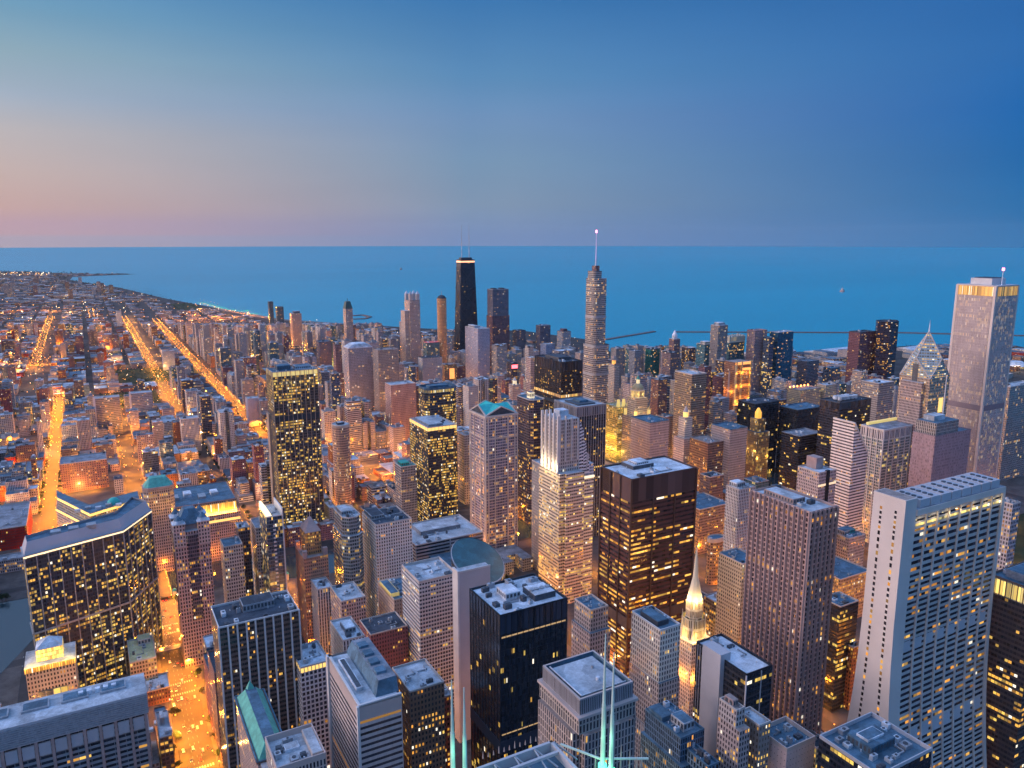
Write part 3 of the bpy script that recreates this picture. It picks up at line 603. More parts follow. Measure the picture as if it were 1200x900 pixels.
def mart():
    H=78; A=at(170,672,0); X0,Y0=at(-120,560,0)[0],1008; 
    # long stone block: centre tower with green hipped roof, east wing with lit crown
    tx0,tx1=at(168,575,110)[0],at(206,575,110)[0]; ty=at(190,581,110)[1]
    X1=at(276,580,H)[0]+2; X0=tx0-3; Y0=max(1008,ty-3); cx,cy=(X0+X1)/2,Y0+45; claim(X0,X1,Y0,Y0+90,H,670,'mart')
    t=thing('trading_mart',cx,cy,'vast pink stone river mart with green capped corner tower and floodlit top floors','building')
    w=X1-X0; P=rect(w,90); part('facade',t,lambda b:b.wall(P,0,62,'pink_pier',3.2,4))
    P2=rect(w-8,82); part('upper_tier',t,lambda b:b.wall(P2,62,H,'tan_stone',3.2,4)); part('ledge_roof',t,lambda b:b.cap(P,62.05,'roof_tan'))
    part('roof',t,lambda b:b.cap(P2,H,'roof_blue')); 
    part('parapet',t,lambda b:b.frus(P2,P2,H-.5,H+1.3,'stone_pink',False))
    for k in range(5): part('roof_unit',t,lambda b:b.box(-w/2+20+k*16,-w/2+29+k*16,-20+7*(k%3),-4+7*(k%3),H,H+3+k%3,'metal_grey' if k%2 else 'roof_white'))
    lx=tx1-cx+2
    part('lit_colonnade',t,lambda b:b.wall([(lx,-41.6),(w/2-4.2,-41.6),(w/2-4.2,-41.2),(lx,-41.2)],H-13,H-2,'mart_lit',2.2,11))
    part('lit_ledge',t,lambda b:b.wall([(lx,-45.4),(w/2-1,-45.4),(w/2-1,-45),(lx,-45)],52,55,'crown_glow',3,3))
    for k in range(16): light('POINT',cx+lx+3+k*(w/2-lx-8)/15,cy-43.5,63.5,5200,(1,.50,.06),.3)
    ex,ey=(tx0+tx1)/2-cx,-45+12; q=cham(tx1-tx0,26,5); q=[(a+ex,b_+ey-4) for a,b_ in q]
    tt=part('corner_tower',t,lambda b:b.wall(q,0,110,'pink_pier',3,4))
    def cr(b): b.frus(inset(q,-.6),inset(q,-.6),108,111,'stone_pink'); b.frus(inset(q,1),inset(q,8),111,121,'copper_green')
    part('green_roof',tt,cr); part('lit_lantern',tt,lambda b:b.wall(inset(q,-.3),84,93,'mart_lit',2.4,9,skip=(0,1,2,3,4)))
    for k in range(4): light('POINT',cx+ex-12+k*8,cy-64,88,2600,(1,.5,.06),.3)
    for k in range(7): light('POINT',cx-w/2+k*w/6,cy-52,14,9000,SOD,.5)
mart()
# the angled riverside block with glowing ledges
def vblock():
    H=60; A=at(64,583,H); B_=at(104,603,H); C_=at(166,584,H); cx,cy=B_; claim(A[0],C_[0],min(A[1],B_[1]),max(A[1],C_[1])+46,H,625,'vblock')
    t=thing('riverside_block',cx,cy,'angled riverside block with two glowing yellow ledges and a small teal rooftop dome','office building')
    P=[(A[0]-cx,A[1]-cy),(0,0),(C_[0]-cx,C_[1]-cy),(C_[0]-cx,C_[1]-cy+44),(2,46),(A[0]-cx,A[1]-cy+40)]
    part('facade',t,lambda b:b.wall(P,0,44,'pink_apt',3,3.8)); part('upper_tier',t,lambda b:b.wall(inset(P,3),44,H,'tan_stone',3,3.8)); part('ledge_roof',t,lambda b:b.cap(P,44.05,'roof_tan')); part('roof',t,lambda b:b.cap(inset(P,3),H,'roof_blue'))
    for z,q in ((41,P),(56,inset(P,3))):
        for e in (0,1):
            a_,b_=Vector(q[e]),Vector(q[e+1]); n=Vector(((b_-a_).y,-(b_-a_).x)).normalized()*.5
            part('lit_ledge',t,lambda b:b.prism([tuple(a_),tuple(a_+n),tuple(b_+n),tuple(b_)],z,z+3,'crown_glow'))
    part('rooftop_dome',t,lambda b:[b.frus(ell(16*math.cos(i*.39),16*math.cos(i*.39),14,30,34),ell(max(.4,16*math.cos((i+1)*.39)),max(.4,16*math.cos((i+1)*.39)),14,30,34),H+8*math.sin(i*.39),H+8*math.sin((i+1)*.39),'copper_teal') for i in range(4)])
    for k in range(5): part('roof_unit',t,lambda b:b.box(-16+k*12,-9+k*12,16+k%2*6,22+k%2*6,H,H+3,'metal_grey' if k%2 else 'roof_white'))
    for k in range(6): light('POINT',cx+A[0]*0+(P[0][0]+(P[2][0]-P[0][0])*k/5),cy-6+(8 if k in(0,5) else 0),50,2500,(1,.6,.08),.3)
vblock()
slab('office_building','long red brick warehouse with a flat grey roof west of the orange avenue','warehouse',-150,-95,1180,1290,30,'red_brick',roof='roof_grey')
pt('office_building','plain dark red brick block filling the corner right of the bright avenue','office building',70,545,68,125,48,'red_brick',d=50,bay=4,roof='roof_grey',units=5)
slab('office_building','pinkish block with a broad blue-grey roof at the left edge across the river','office building',-205,-128,1010,1062,60,'pink_apt',roof='roof_blue',units=6,vis=700)
slab('office_building','low brown warehouse on the river bank beside the broad blue-grey roofed block','warehouse',-205,-140,1075,1130,34,'brown_brick',roof='roof_grey',units=3,vis=620)
# pier tower
X0,X1,Y0,Y1=px(256,737,247,350,150)
slab('office_tower','black tower with nine tall white piers and a dark flat roof, bottom left',OT,X0,X1,Y0,Y1,150,'brown_grid',bay=1.6,flr=3.7,roof='roof_dark',piers=(6.3,1.1,.9,'stone_white',(0,)),wallm='stone_white',pent=[(.35,.75,.45,.85,5)],units=9,vis=900)
FOOT_PIER=(X0,X1,Y0,Y1)

# --- the cluster along the bottom of the view
pt('office_building','small pale glass-grid tower with yellow lit attic, tucked beside the white ribbed tower',OT,352,784,341,386,112,'pale_grid',d=32,crown=(3.5,'crown_glow'),roof='roof_white',units=5,vis=860,bay=4)
pt('office_building','pale corner roof block with low white parapet behind the stepped cream slab',OB,402,752,372,427,118,'stripe_pale',d=34,roof='roof_white',vis=790,pent=[(.3,.8,.3,.7,4)])
def cream():
    H=150; X0,X1,Y0,Y1=px(420,829,384,470,H); w,d=X1-X0,Y1-Y0; cx,cy=(X0+X1)/2,(Y0+Y1)/2; claim(X0,X1,Y0,Y1,H,900,'cream')
    t=thing('office_tower',cx,cy,'cream tower with dark ribbon windows and a long sloping blue-grey roof',OT)
    P=rect(w,d); part('facade',t,lambda b:b.wall(P,0,H-9,'strip_pale',60,3.8)); part('blank_attic',t,lambda b:b.wall(P,H-9,H,'granite_pink',9,9))
    part('corner_pier',t,lambda b:b.box(-w/2-1.2,-w/2+1.5,d/2-3,d/2+.5,0,H+1,'stone_white')); part('corner_pier',t,lambda b:b.box(-w/2-1,-w/2+.4,-d/2-.8,-d/2+1.2,0,H+.5,'stone_white'))
    part('roof',t,lambda b:b.cap(inset(P,1.5),H-.5,'roof_pale')); part('parapet',t,lambda b:[b.box(-w/2,-w/2+1.5,-d/2,d/2,H-.5,H+1,'stone_white'),b.box(-w/2+1.5,w/2,-d/2,-d/2+1.5,H-.5,H+1,'stone_white')])
    part('roof_well',t,lambda b:(b.box(-w/2+4,-w/2+8,-d/2+16,d/2-10,H-.4,H+1.6,'roof_white'),b.cap(rect(2.8,d-28,-w/2+6,3),H+1.7,'metal_dark')))
    part('plant_house',t,lambda b:(b.frus([(-1,-d/2+5),(w/2,-d/2+5),(w/2,d/2),(-1,d/2)],[(2,-d/2+8),(w/2,-d/2+8),(w/2,d/2-3),(2,d/2-3)],H-.5,H+8,'roof_blue',False),b.cap([(2,-d/2+8),(w/2,-d/2+8),(w/2,d/2-3),(2,d/2-3)],H+8,'roof_grey')))
    for k in range(4): part('roof_unit',t,lambda b:b.box(3,9,-d/2+14+k*11,-d/2+20+k*11,H+8,H+9.6,'roof_blue'))
cream()
pt('office_building','brown tower with stacked brick bays and pale flat top hard against the cream slab',OT,480,812,471,503,128,'brown_brick',w=24,d=32,roof='roof_pale',vis=900)
pt('office_building','small orange-lit brick tower with a white pitched roof below the white grid tower',OT,507,822,503,523,104,'orange_brick',w=15,d=22,roof='roof_white',vis=880,units=2)
slab('office_building','dark plum brick block with one lit stairwell stripe beside the white grid tower',OB,190,224,595,625,75,'plum_brick',roof='roof_dark',vis=790)
pt('office_tower','white grid tower with square black windows and two rows of lit floors',OT,491,684,487,536,125,'pale_grid2',d=40,bay=3.2,flr=3.6,bands=(3.6,.7,.35,'stone_white',7),roof='roof_pale',vis=840,par=2)
def slabwall():
    H=150; X0,X1,Y0,Y1=px(537,672,533,574,H); w=X1-X0; d=9; cx,cy=(X0+X1)/2,Y0+d/2; claim(X0,X1,Y0,Y0+d,H,880,'slab')
    t=thing('stair_tower',cx,cy,'blank pale grey service slab standing beside the black glass tower','service tower')
    part('wall_panel',t,lambda b:b.prism(rect(w,d),0,H,'slab_grey')); part('corner_fin',t,lambda b:b.box(-w/2-1,-w/2+.6,-d/2-.8,d/2,0,H+2,'stone_white'))
    part('roof',t,lambda b:b.cap(rect(w-1,d-1),H+.1,'roof_pale')); part('parapet',t,lambda b:b.box(-w/2+1,w/2,-d/2-.3,-d/2+.4,H,H+1.4,'stone_white'))
slabwall()
X0,X1,Y0,Y1=px(586,723,551,664,185)
bt=slab('office_tower','black glass tower with white roof and few lit floors in the middle of the view',OT,X0,X1,Y0,Y1,185,'black_glass',bay=1.6,flr=3.8,roof='roof_white',mech=(12,'black_solid'),piers=(4.2,.35,.3,'black_metal'),wallm='black_metal',pent=[(.28,.50,.42,.72,4,'roof_white'),(.60,.92,.18,.55,3.5,'metal_dark')],units=12,vis=900)
part('plant_belt',bt,lambda b:b.prism(rect(X1-X0+.9,Y1-Y0+.9),92,100,'black_solid'))
for k in range(3): part('lit_row',bt,lambda b:b.box(-(X1-X0)/2+1,(X1-X0)/2-1,-(Y1-Y0)/2-.08,-(Y1-Y0)/2,[170.3,104,66][k],[171.3,104.8,66.8][k],'lit_strip_dash',True))
for k in range(4): part('cooling_fan',bt,lambda b:b.prism(ell(3.2,3.2,12,(X1-X0)*(.14+.08*k),-(Y1-Y0)*.14),188.5,189.6,'metal_grey'))
def tanstep():
    H=207; X0,X1,Y0,Y1=px(679,822,633,745,H); w,d=X1-X0,Y1-Y0; cx,cy=(X0+X1)/2,(Y0+Y1)/2; claim(X0-5,X1+6,Y0-6,Y1+5,H,900,'tan')
    t=thing('office_tower',cx,cy,'pink granite stepped tower with notched corners and a wide pale flat roof',OT)
    def notch(w,d,c): a,b=w/2,d/2; return [(-a+c,-b),(a-c,-b),(a-c,-b+c),(a,-b+c),(a,b-c),(a-c,b-c),(a-c,b),(-a+c,b),(-a+c,b-c),(-a,b-c),(-a,-b+c),(-a+c,-b+c)]
    P=notch(w+10,d+10,6); part('facade',t,lambda b:b.wall(P,0,150,'stripe_granite',2.4,3.9)); part('ledge_roof',t,lambda b:b.cap(P,150.05,'roof_tan'))
    P=notch(w+4,d+4,4); part('upper_tier',t,lambda b:b.wall(P,150,190,'stripe_granite',2.4,3.9,u0=7)); part('ledge_roof',t,lambda b:b.cap(P,190.05,'roof_tan'))
    P=rect(w,d); part('upper_tier',t,lambda b:b.wall(P,190,H-8,'stripe_granite',2.4,3.9,u0=9)); part('attic',t,lambda b:b.wall(inset(P,1),H-8,H,'stripe_grey2',1.3,8)); part('cornice',t,lambda b:b.prism(inset(P,-.9),H-9.3,H-8,'granite_pink',True))
    Q=inset(P,1); part('roof',t,lambda b:b.cap(inset(Q,3),H-1,'roof_pale'))
    part('parapet',t,lambda b:[b.face([(*Q[i],H),(*Q[(i+1)%4],H),(*inset(Q,1)[(i+1)%4],H),(*inset(Q,1)[i],H)],'granite_pink') for i in range(4)])
    part('roof_gutter',t,lambda b:(b.face([(Q[i][0],Q[i][1],H-2.5) for i in range(4)],'roof_blue'),[b.face([(*inset(Q,1)[(i+1)%4],H-2.5),(*inset(Q,1)[i],H-2.5),(*inset(Q,1)[i],H),(*inset(Q,1)[(i+1)%4],H)],'roof_blue') for i in range(4)]))
    part('roof_rail',t,lambda b:[b.bar((-w/2+3.5,-d/2+3.5,H-.2),(-w/2+3.5,d/2-3.5,H-.2),.5,'roof_white'),b.bar((-w/2+3.5,-d/2+3.5,H-.2),(w/2-3.5,-d/2+3.5,H-.2),.3,'roof_white')])
    part('roof_unit',t,lambda b:b.prism(ell(2,2,10,2,-6),H-1,H+.8,'roof_white')); part('roof_unit',t,lambda b:b.prism(ell(1.4,1.4,10,6,4),H-1,H+.4,'metal_grey'))
tanstep()
def spires():
    H=262; ax,ay=at(648,869,H); bx,by=at(553,899,H)
    x0=bx-14; x1=ax; y1=(ay+by)/2; y0=y1-40; cx,cy=(x0+x1)/2,(y0+y1)/2; w,d=x1-x0,y1-y0
    t=thing('office_tower',cx,cy,'granite tower top at the bottom edge with green floodlit masts and steel roof trusses',OT)
    part('facade',t,lambda b:b.wall(rect(w,d),0,H-3,'stripe_granite',2.4,3.9)); part('roof',t,lambda b:b.cap(rect(w,d),H-3,'roof_blue'))
    part('parapet',t,lambda b:[b.box(-w/2,w/2,d/2-.9,d/2,H-3,H,'slab_grey'),b.box(w/2-.9,w/2,-d/2,d/2,H-3,H,'slab_grey')])
    for k in range(7): part('truss',t,lambda b:(b.bar((-w/2+k*w/6,d/2-1,H),(-w/2+(k+.5)*w/6,d/2-9,H-2),.4,'metal_grey'),b.bar((-w/2+k*w/6,d/2-1.2,H-.2),(-w/2+k*w/6,d/2-9,H-2),.35,'slab_grey')))
    part('beam',t,lambda b:b.bar((-w/2,d/2-5,H-.6),(w/2,d/2-5,H-.6),.9,'slab_grey'))
    for k in range(12):
        X,Y=at(566+k*6.2,884-k*2.0,250); part('pinnacle',t,lambda b:b.frus(ell(.6,.6,6,X-cx,Y-cy),ell(.1,.1,6,X-cx,Y-cy),248.6,250.2+(k%3==0)*.9,'granite_pink'))
    for (bxx,byy,topy,m_,lw) in ((531,915,797,'steel_lit',1),(545,913,806,'steel_lit',1),(706,897,743,'steel_lit',1.0),(716,903,765,'steel_lit',1.0)):
        X,Y=at(bxx,byy,H-2); zt=zfor(X,Y,topy); zm=H+(zt-H)*.45
        o=part('mast',t,lambda b:(b.frus(ell(1.6,1.6,8,X-cx,Y-cy),ell(1.2,1.2,8,X-cx,Y-cy),H-4,zm,'steel_lit'),b.frus(ell(1.0,1.0,8,X-cx,Y-cy),ell(.35,.35,8,X-cx,Y-cy),zm,zt,'steel_lit')))
        part('mast_light',o,lambda b:b.prism(ell(2.6,2.6,8,X-cx,Y-cy),H-3,H-1.5,'green_glow'))
        light('POINT',X-2.4,Y-2.4,H-1,500,(.25,1,.58),.3); light('POINT',X-3,Y-3,H+8,420,(.3,1,.62),.3)
    q=[at(657,872,H),at(703,889,H),at(760,889,H)]
    for i in range(2): part('beam',t,lambda b:b.bar((q[i][0]-cx,q[i][1]-cy,H),(q[i+1][0]-cx,q[i+1][1]-cy,H),.5,'steel_lit'))
    for xx,yy in ((698,885),(728,880),(738,886),(746,893),(752,880)):
        X,Y=at(xx,yy,H); part('pinnacle',t,lambda b:b.frus(ell(1.0,1.0,6,X-cx,Y-cy),ell(.1,.1,6,X-cx,Y-cy),H-8,H+2,'granite_pink'))
spires()
pt('office_tower','narrow grey stone tower with chamfered top and blue roof beside the black glass tower',OT,692,718,671,716,128,'grey_stone',d=26,tiers=[(.86,.86,.86,0,0)],roof='roof_blue',vis=790,units=3)
X0,X1,Y0,Y1=px(775,742,739,792,165)
slab('office_tower','pale stone setback tower with tall arched top windows and a blue roof pit',OT,X0,X1+6,Y0,Y1,165,'white_stone',bay=2.6,flr=3.7,tiers=[(.56,.97,.96,.2,.4),(.78,.93,.92,.3,.8)],roof='roof_blue',pent=[(.15,.7,.2,.8,3,'metal_dark')],units=5,vis=850,wallm='stone_white',piers=(2.6,.5,.4,'stone_white',(0,3)))
X0,X1,Y0,Y1=px(800,872,752,833,128)
slab('office_tower','blue-roofed dark block with a sunken plant deck at the bottom edge beside the spires',OT,X0,X1,Y0,Y1,128,'stripe_blue',bay=2,tiers=[(.88,.84,.86,0,1)],roof='roof_blue',pent=[(.05,.5,.55,.95,3,'roof_blue'),(.35,.8,.15,.5,5,'roof_pale')],units=6,vis=900,wallm='roof_blue')
pt('office_building','low blue-tinted roof at the very bottom edge in front of the sunken plant deck',OB,830,900,800,842,120,'stripe_blue',d=24,roof='roof_blue',vis=900,wallm='roof_blue')
def darkslabs():
    H=150; X0,X1,Y0,Y1=px(875,792,816,905,H); w,d=X1-X0,Y1-Y0; cx,cy=(X0+X1)/2,(Y0+Y1)/2
    t=slab('office_tower','black tower with white roof split by a tall blank grey slab',OT,X0,X1,Y0,Y1,H,'black_lit',bay=3,roof='roof_white',units=2,vis=870,wallm='black_metal')
    part('service_slab',t,lambda b:b.box(-w/2-3.5,-w/2+5,-d/2+d*.42,-d/2+d*.78,0,H+5,'slab_grey'))
    part('mullion',t,lambda b:b.box(-w/2-.4,-w/2+.2,-d/2-.4,-d/2+.4,0,H,'slab_grey')); part('mullion',t,lambda b:b.box(w*.05,w*.05+.5,-d/2-.5,-d/2,0,H,'slab_grey'))
    for k in range(3): part('mullion',t,lambda b:b.box(-w/2-.4,-w/2,-d/2+d*(.85+.05*k),-d/2+d*(.85+.05*k)+.4,0,H,'slab_grey'))
darkslabs()
X0,X1,Y0,Y1=px(868,838,843,880,150)
slab('office_tower','pink terracotta tower stepping down with a small grey rooftop box, bottom edge of the view',OT,X0,X1,Y0,Y1,150,'pink_apt',bay=2.6,flr=3.5,tiers=[(.93,.8,.8,-.6,1.6)],roof='roof_tan',pent=[(.2,.8,.3,.8,4,'stone_pink')],units=2,vis=900)
pt('office_building','slim grey shoulder block with a column of yellow lights beside the pink terracotta tower',OB,890,852,881,898,140,'grey_litcol',d=16,w=9,roof='roof_pale',vis=900,units=1)
pt('office_building','blank beige walled block with blue roof at the bottom edge',OB,922,882,902,955,126,'granite_wall',d=22,roof='roof_blue',vis=900,wallm='granite_pink',par=2.5)
X0,X1,Y0,Y1=px(1030,912,966,1092,140)
slab('office_tower','dark blue plant-roofed tower at the bottom edge under the flared white tower',OT,X0,X1,Y0,Y1+3,140,'black_lit',roof='roof_blue',pent=[(.25,.7,.35,.75,5,'roof_blue'),(.3,.6,.45,.65,6.5,'roof_white')],units=12,vis=900,wallm='slab_grey',par=2)
pt('office_building','yellow glazed low block glowing between the beige block and the dark plant roof',OB,957,878,950,972,70,'yellow_lit',d=20,roof='roof_dark',vis=900)
# --- three big towers on the near right
def sawtooth():
    H=234; X0,X1,Y0,Y1=px(950,602,881,981,H); w,d=X1-X0,Y1-Y0; cx,cy=(X0+X1)/2,(Y0+Y1)/2; claim(X0,X1,Y0,Y1,H,870,'saw')
    t=thing('office_tower',cx,cy,'tall pinkish brown tower of close vertical ribs beside the flared white tower',OT)
    P=rect(w,d); part('facade',t,lambda b:b.wall(P,0,H,'saw_face',d/24,3.7)); roofkit(t,P,H,'roof_pale',rnd,5,1.2,[(.15,.6,.35,.85,3.5,'stone_pink')],'stone_pink','stone_pink')
    for k in range(13):
        y=-d/2+k*d/12; part('pier',t,lambda b:b.prism([(-w/2-1.5,y-.25),(-w/2-1.5,y+.35),(-w/2+.1,y+.9),(-w/2+.1,y-.9)][::-1],0,H+1,'stone_pink2'))
    for k in range(7):
        x=-w/2+k*w/6; part('pier',t,lambda b:b.prism([(x-.8,-d/2+.1),(x-.3,-d/2-1.3),(x+.3,-d/2-1.3),(x+.8,-d/2+.1)],0,H+1,'stone_pink2'))
sawtooth()
def flared():
    H=256; X0,X1,Y0,Y1=px(1062,587,1025,1181,H); Y1=Y0+22
    w=X1-X0; cx,cy=(X0+X1)/2,(Y0+Y1)/2; claim(X0,X1,Y0-12,Y1+12,H,900,'flared')
    t=thing('office_tower',cx,cy,'huge white tower flaring towards its base with two slotted columns on its end wall',OT)
    def prof(z): # half depth grows towards the ground
        k=max(0,1-z/190.); return 11+18*k**2.2
    zs=[0,20,40,60,80,100,120,145,175,205,232,248]
    # end pylons (blank granite) at both ends
    e=11.
    def pylon(b,xa,xb,top):
        for i in range(len(zs)):
            z0=zs[i]; z1=zs[i+1] if i+1<len(zs) else top
            a=prof(z0); c=prof(z1); b.frus([(xa,-a),(xb,-a),(xb,a),(xa,a)],[(xa,-c),(xb,-c),(xb,c),(xa,c)],z0,z1,'granite_white',i==len(zs)-1)
    part('end_pylon',t,lambda b:pylon(b,-w/2,-w/2+e,H)); part('end_pylon',t,lambda b:pylon(b,w/2-2.5,w/2,247))
    for sy_ in (-5,5):
        def slot(b):
            for i in range(len(zs)):
                z0=max(8,zs[i]); z1=zs[i+1] if i+1<len(zs) else H-8
                s0=sy_*(prof(z0)/11); s1=sy_*(prof(z1)/11); n0,n1=round(z0/3.9),round(z1/3.9)
                b.face([(-w/2-.06,s0-.8,z0),(-w/2-.06,s1-.8,z1),(-w/2-.06,s1+.8,z1),(-w/2-.06,s0+.8,z0)],'slot_face',[(0+sy_+9,n0),(0+sy_+9,n1),(1+sy_+9,n1),(1+sy_+9,n0)])
        part('window_slot',t,slot)
    xa,xb=-w/2+e+.0,w/2-2.5
    def body(b):
        for i in range(len(zs)-1):
            z0,z1=zs[i],zs[i+1]
            if z0<20: nb=1
            a=prof(z0)-1.1; c=prof(z1)-1.1; nf0=round(z0/3.9); nf1=round(z1/3.9); nb=24
            for s in (-1,1):
                q=[(xa,s*a,z0),(xb,s*a,z0),(xb,s*c,z1),(xa,s*c,z1)]; uv=[(0,nf0),(nb,nf0),(nb,nf1),(0,nf1)]
                if s>0: q=q[::-1]; uv=uv[::-1]
                b.face(q,'flared_face',uv)
    part('facade',t,body)
    def lit(b):
        a=prof(238)-1.0; b.face([(xa,-a,236.5),(xb,-a,236.5),(xb,-a+.4,244.5),(xa,-a+.4,244.5)],'mart_white',[(0,0),(36,0),(36,1),(0,1)])
    part('lit_top_floor',t,lit)
    part('fascia',t,lambda b:(b.box(xa,xb,-12,12,244.5,248.5,'granite_white',True)))
    for k in range(9):
        x=xa+(xb-xa)*k/8
        def rib(b):
            for i in range(len(zs)-1):
                a=prof(zs[i]); c=prof(zs[i+1])
                for s in (side,):
                    p0=[(x-.55,s*(a-1.5)),(x+.55,s*(a-1.5)),(x+.55,s*(a-.1)),(x-.55,s*(a-.1))]; p1=[(x-.55,s*(c-1.5)),(x+.55,s*(c-1.5)),(x+.55,s*(c-.1)),(x-.55,s*(c-.1))]
                    if s<0: p0=p0[::-1]; p1=p1[::-1]
                    b.frus(p0,p1,zs[i],zs[i+1],'granite_white',False)
        for side in (-1,1): part('flared_column',t,rib)
    for z in (88,152,22): # blank plant floors
        for k in range(8):
            x=xa+(xb-xa)*(k+.5)/8; a=prof(z)-1.0; c=prof(z+8)-1.0
            part('plant_panel',t,lambda b:b.face([(x-4.1,-a,z),(x+3.0,-a,z),(x+3.0,-c,z+8),(x-4.1,-c,z+8)],'slab_grey'))
    for k in range(7): light('POINT',cx+xa+6+k*(xb-xa-10)/6,cy-prof(238)-1.4,240,420,(1,.78,.38),.3)
    part('roof',t,lambda b:b.cap([(xa,-11.5),(xb,-11.5),(xb,11.5),(xa,11.5)],248.6,'roof_grey'))
    for k in range(8):
        x=xa+5+k*(xb-xa-8)/8; part('cooling_tower',t,lambda b:(b.box(x,x+(xb-xa)/8-2.2,-10,9,248.6,253.6,'slab_grey'),[b.prism(ell(3,3,10,x+3.5,-7+4*j),253.6,254.2,'metal_dark') for j in range(4)]))
    part('roof',t,lambda b:b.cap([(-w/2+.6,-10.2),(-w/2+e-.6,-10.2),(-w/2+e-.6,10.2),(-w/2+.6,10.2)],H+.05,'roof_tan'))
flared()
def plaza():
    H=198; X0,X1,Y0,Y1=px(740,563,705,816,H); w,d=X1-X0,Y1-Y0
    t=slab('office_tower','rust brown glass tower with bands of yellow light and a white roof',OT,X0,X1,Y0,Y1,H,'brown_glass',bay=5.4,flr=4.4,roof='roof_white',mech=(21,'brown_solid'),wallm='bronze',pent=[(.28,.6,.55,.95,3,'metal_dark'),(.36,.55,.62,.9,5,'roof_white')],units=4,vis=790)
    for k in range(4): part('column',t,lambda b:b.box(-w/2+k*w/3-.8,-w/2+k*w/3+.8,-d/2-1.0,-d/2+.3,0,H-21 if 0<k<3 else H,'bronze'))
    for k in range(1,4): part('column',t,lambda b:b.box(-w/2-1.0,-w/2+.3,-d/2+k*d/3-.6,-d/2+k*d/3+.6,0,H,'bronze'))
    part('plant_belt',t,lambda b:b.prism(rect(w+.7,d+.7),54,64,'brown_solid'))
plaza()
# --- the floodlit church spire
def temple():
    H=96; bx,by=at(821,752,H); cx,cy=bx,by+9; claim(cx-9,cx+9,cy-9,cy+9,H,760,'temple')
    t=thing('church_tower',cx,cy,'floodlit gothic church spire glowing white-yellow above an ornate stone tower','church')
    zt=zfor(cx,cy,640)
    part('tower',t,lambda b:b.wall(rect(19,19),0,H,'white_stone',2.5,3.6)); part('cornice',t,lambda b:b.prism(rect(21,21),H,H+1.2,'stone_pale',True))
    k=(zt-H)
    part('belfry',t,lambda b:b.wall(ell(18,18,8,0,0,.39),H+1.2,H+k*.24,'gothic_lit',1.6,k*.11))
    part('lantern',t,lambda b:b.wall(ell(14,14,8,0,0,.39),H+k*.24,H+k*.42,'gothic_lit',1.4,k*.09))
    part('spire',t,lambda b:(b.frus(ell(13,13,8,0,0,.39),ell(4.8,4.8,8,0,0,.39),H+k*.42,H+k*.66,'spire_stone',False),b.frus(ell(4.8,4.8,8,0,0,.39),ell(.7,.7,8,0,0,.39),H+k*.66,zt,'spire_stone')))
    for s in range(4):
        a=math.pi/4+s*math.pi/2
        part('pinnacle',t,lambda b:b.frus(ell(2.6,2.6,6,9*math.cos(a),9*math.sin(a)),ell(.2,.2,6,9*math.cos(a),9*math.sin(a)),H,H+k*.3,'stone_pale'))
    for s in range(8):
        a=.39+s*math.pi/4
        part('buttress',t,lambda b:b.bar((8.6*math.cos(a),8.6*math.sin(a),H+1),(4.8*math.cos(a),4.8*math.sin(a),H+k*.4),.9,'stone_pale'))
    for s in range(6):
        a=s*math.pi/3; light('POINT',cx+10*math.cos(a),cy+10*math.sin(a),H+k*.44,7000,(1,.66,.24),.3); light('POINT',cx+13*math.cos(a),cy+13*math.sin(a),H+4,5000,(1,.60,.16),.3); light('POINT',cx+14*math.cos(a),cy+14*math.sin(a),H-30,9000,(1,.36,.04),.3)
temple()
pt('office_building','beige masonry tower with warm lit walls and blue roof beside the church spire',OT,870,662,848,882,118,'tan_lit',d=30,roof='roof_blue',vis=760,tiers=None,w=24)
pt('apartment_tower','grey-white concrete tower with balconies behind the tall ribbed tower',AT,866,575,853,885,155,'stripe_pale',d=18,bands=(3.4,.4,.4,'stone_white',5),roof='roof_white',pent=[(.1,.6,.3,.9,6,'roof_white')],vis=640)
pt('office_building','round-cornered low red-lit block with blue roof behind the church spire',OB,835,634,826,852,58,'orange_brick',poly=lambda w,d:ell(w,d,16),roof='roof_blue',crown=(4,'crown_orange'),vis=690,units=1)
pt('office_building','wide beige store block with rows of warm windows behind the rust brown tower',OB,820,598,812,855,62,'orange_brick',d=50,roof='roof_blue',vis=650,units=5)
pt('office_building','small dark-roofed brown block in the gap behind the rust brown tower',OB,832,560,825,848,85,'brown_brick',d=20,roof='roof_dark',vis=600)
pt('office_building','black block with lit office rows in the canyon right of the ribbed tower',OB,985,712,965,1006,100,'black_lit',d=20,roof='roof_blue',vis=820)
pt('office_building','red brick block with white cornice low in the canyon beside the flared white tower',OB,1000,760,985,1008,60,'red_brick',d=20,roof='roof_grey',vis=850)
pt('office_building','long yellow windowed block with blue-grey roof behind the ribbed tower',OB,985,680,975,1020,52,'yellow_lit2',d=60,roof='roof_blue',vis=720,units=6)
pt('office_building','ornate grey block with small green roof hut behind the flared white tower',OB,995,632,980,1014,62,'grey_stone',d=30,roof='roof_blue',pent=[(.1,.4,.3,.7,6,'stone_pale'),(.5,.9,.4,.8,4,'copper_green')],vis=680)
X0,X1,Y0,Y1=px(1215,694,1160,1290,180)
slab('office_tower','dark office tower with blazing white-yellow top floors behind the flared white tower',OT,X0,X1,Y0,Y1,180,'dark_lit',bay=3,flr=3.9,crown=(12,'mart_white'),roof='roof_blue',pent=[(.1,.5,.2,.8,5)],units=8,vis=900,wallm='stone_brown')
pt('apartment_tower','slim grey column tower just behind the right end of the flared white tower',AT,1187,592,1183,1198,185,'grey_apt',d=12,w=12,roof='roof_pale',vis=690)
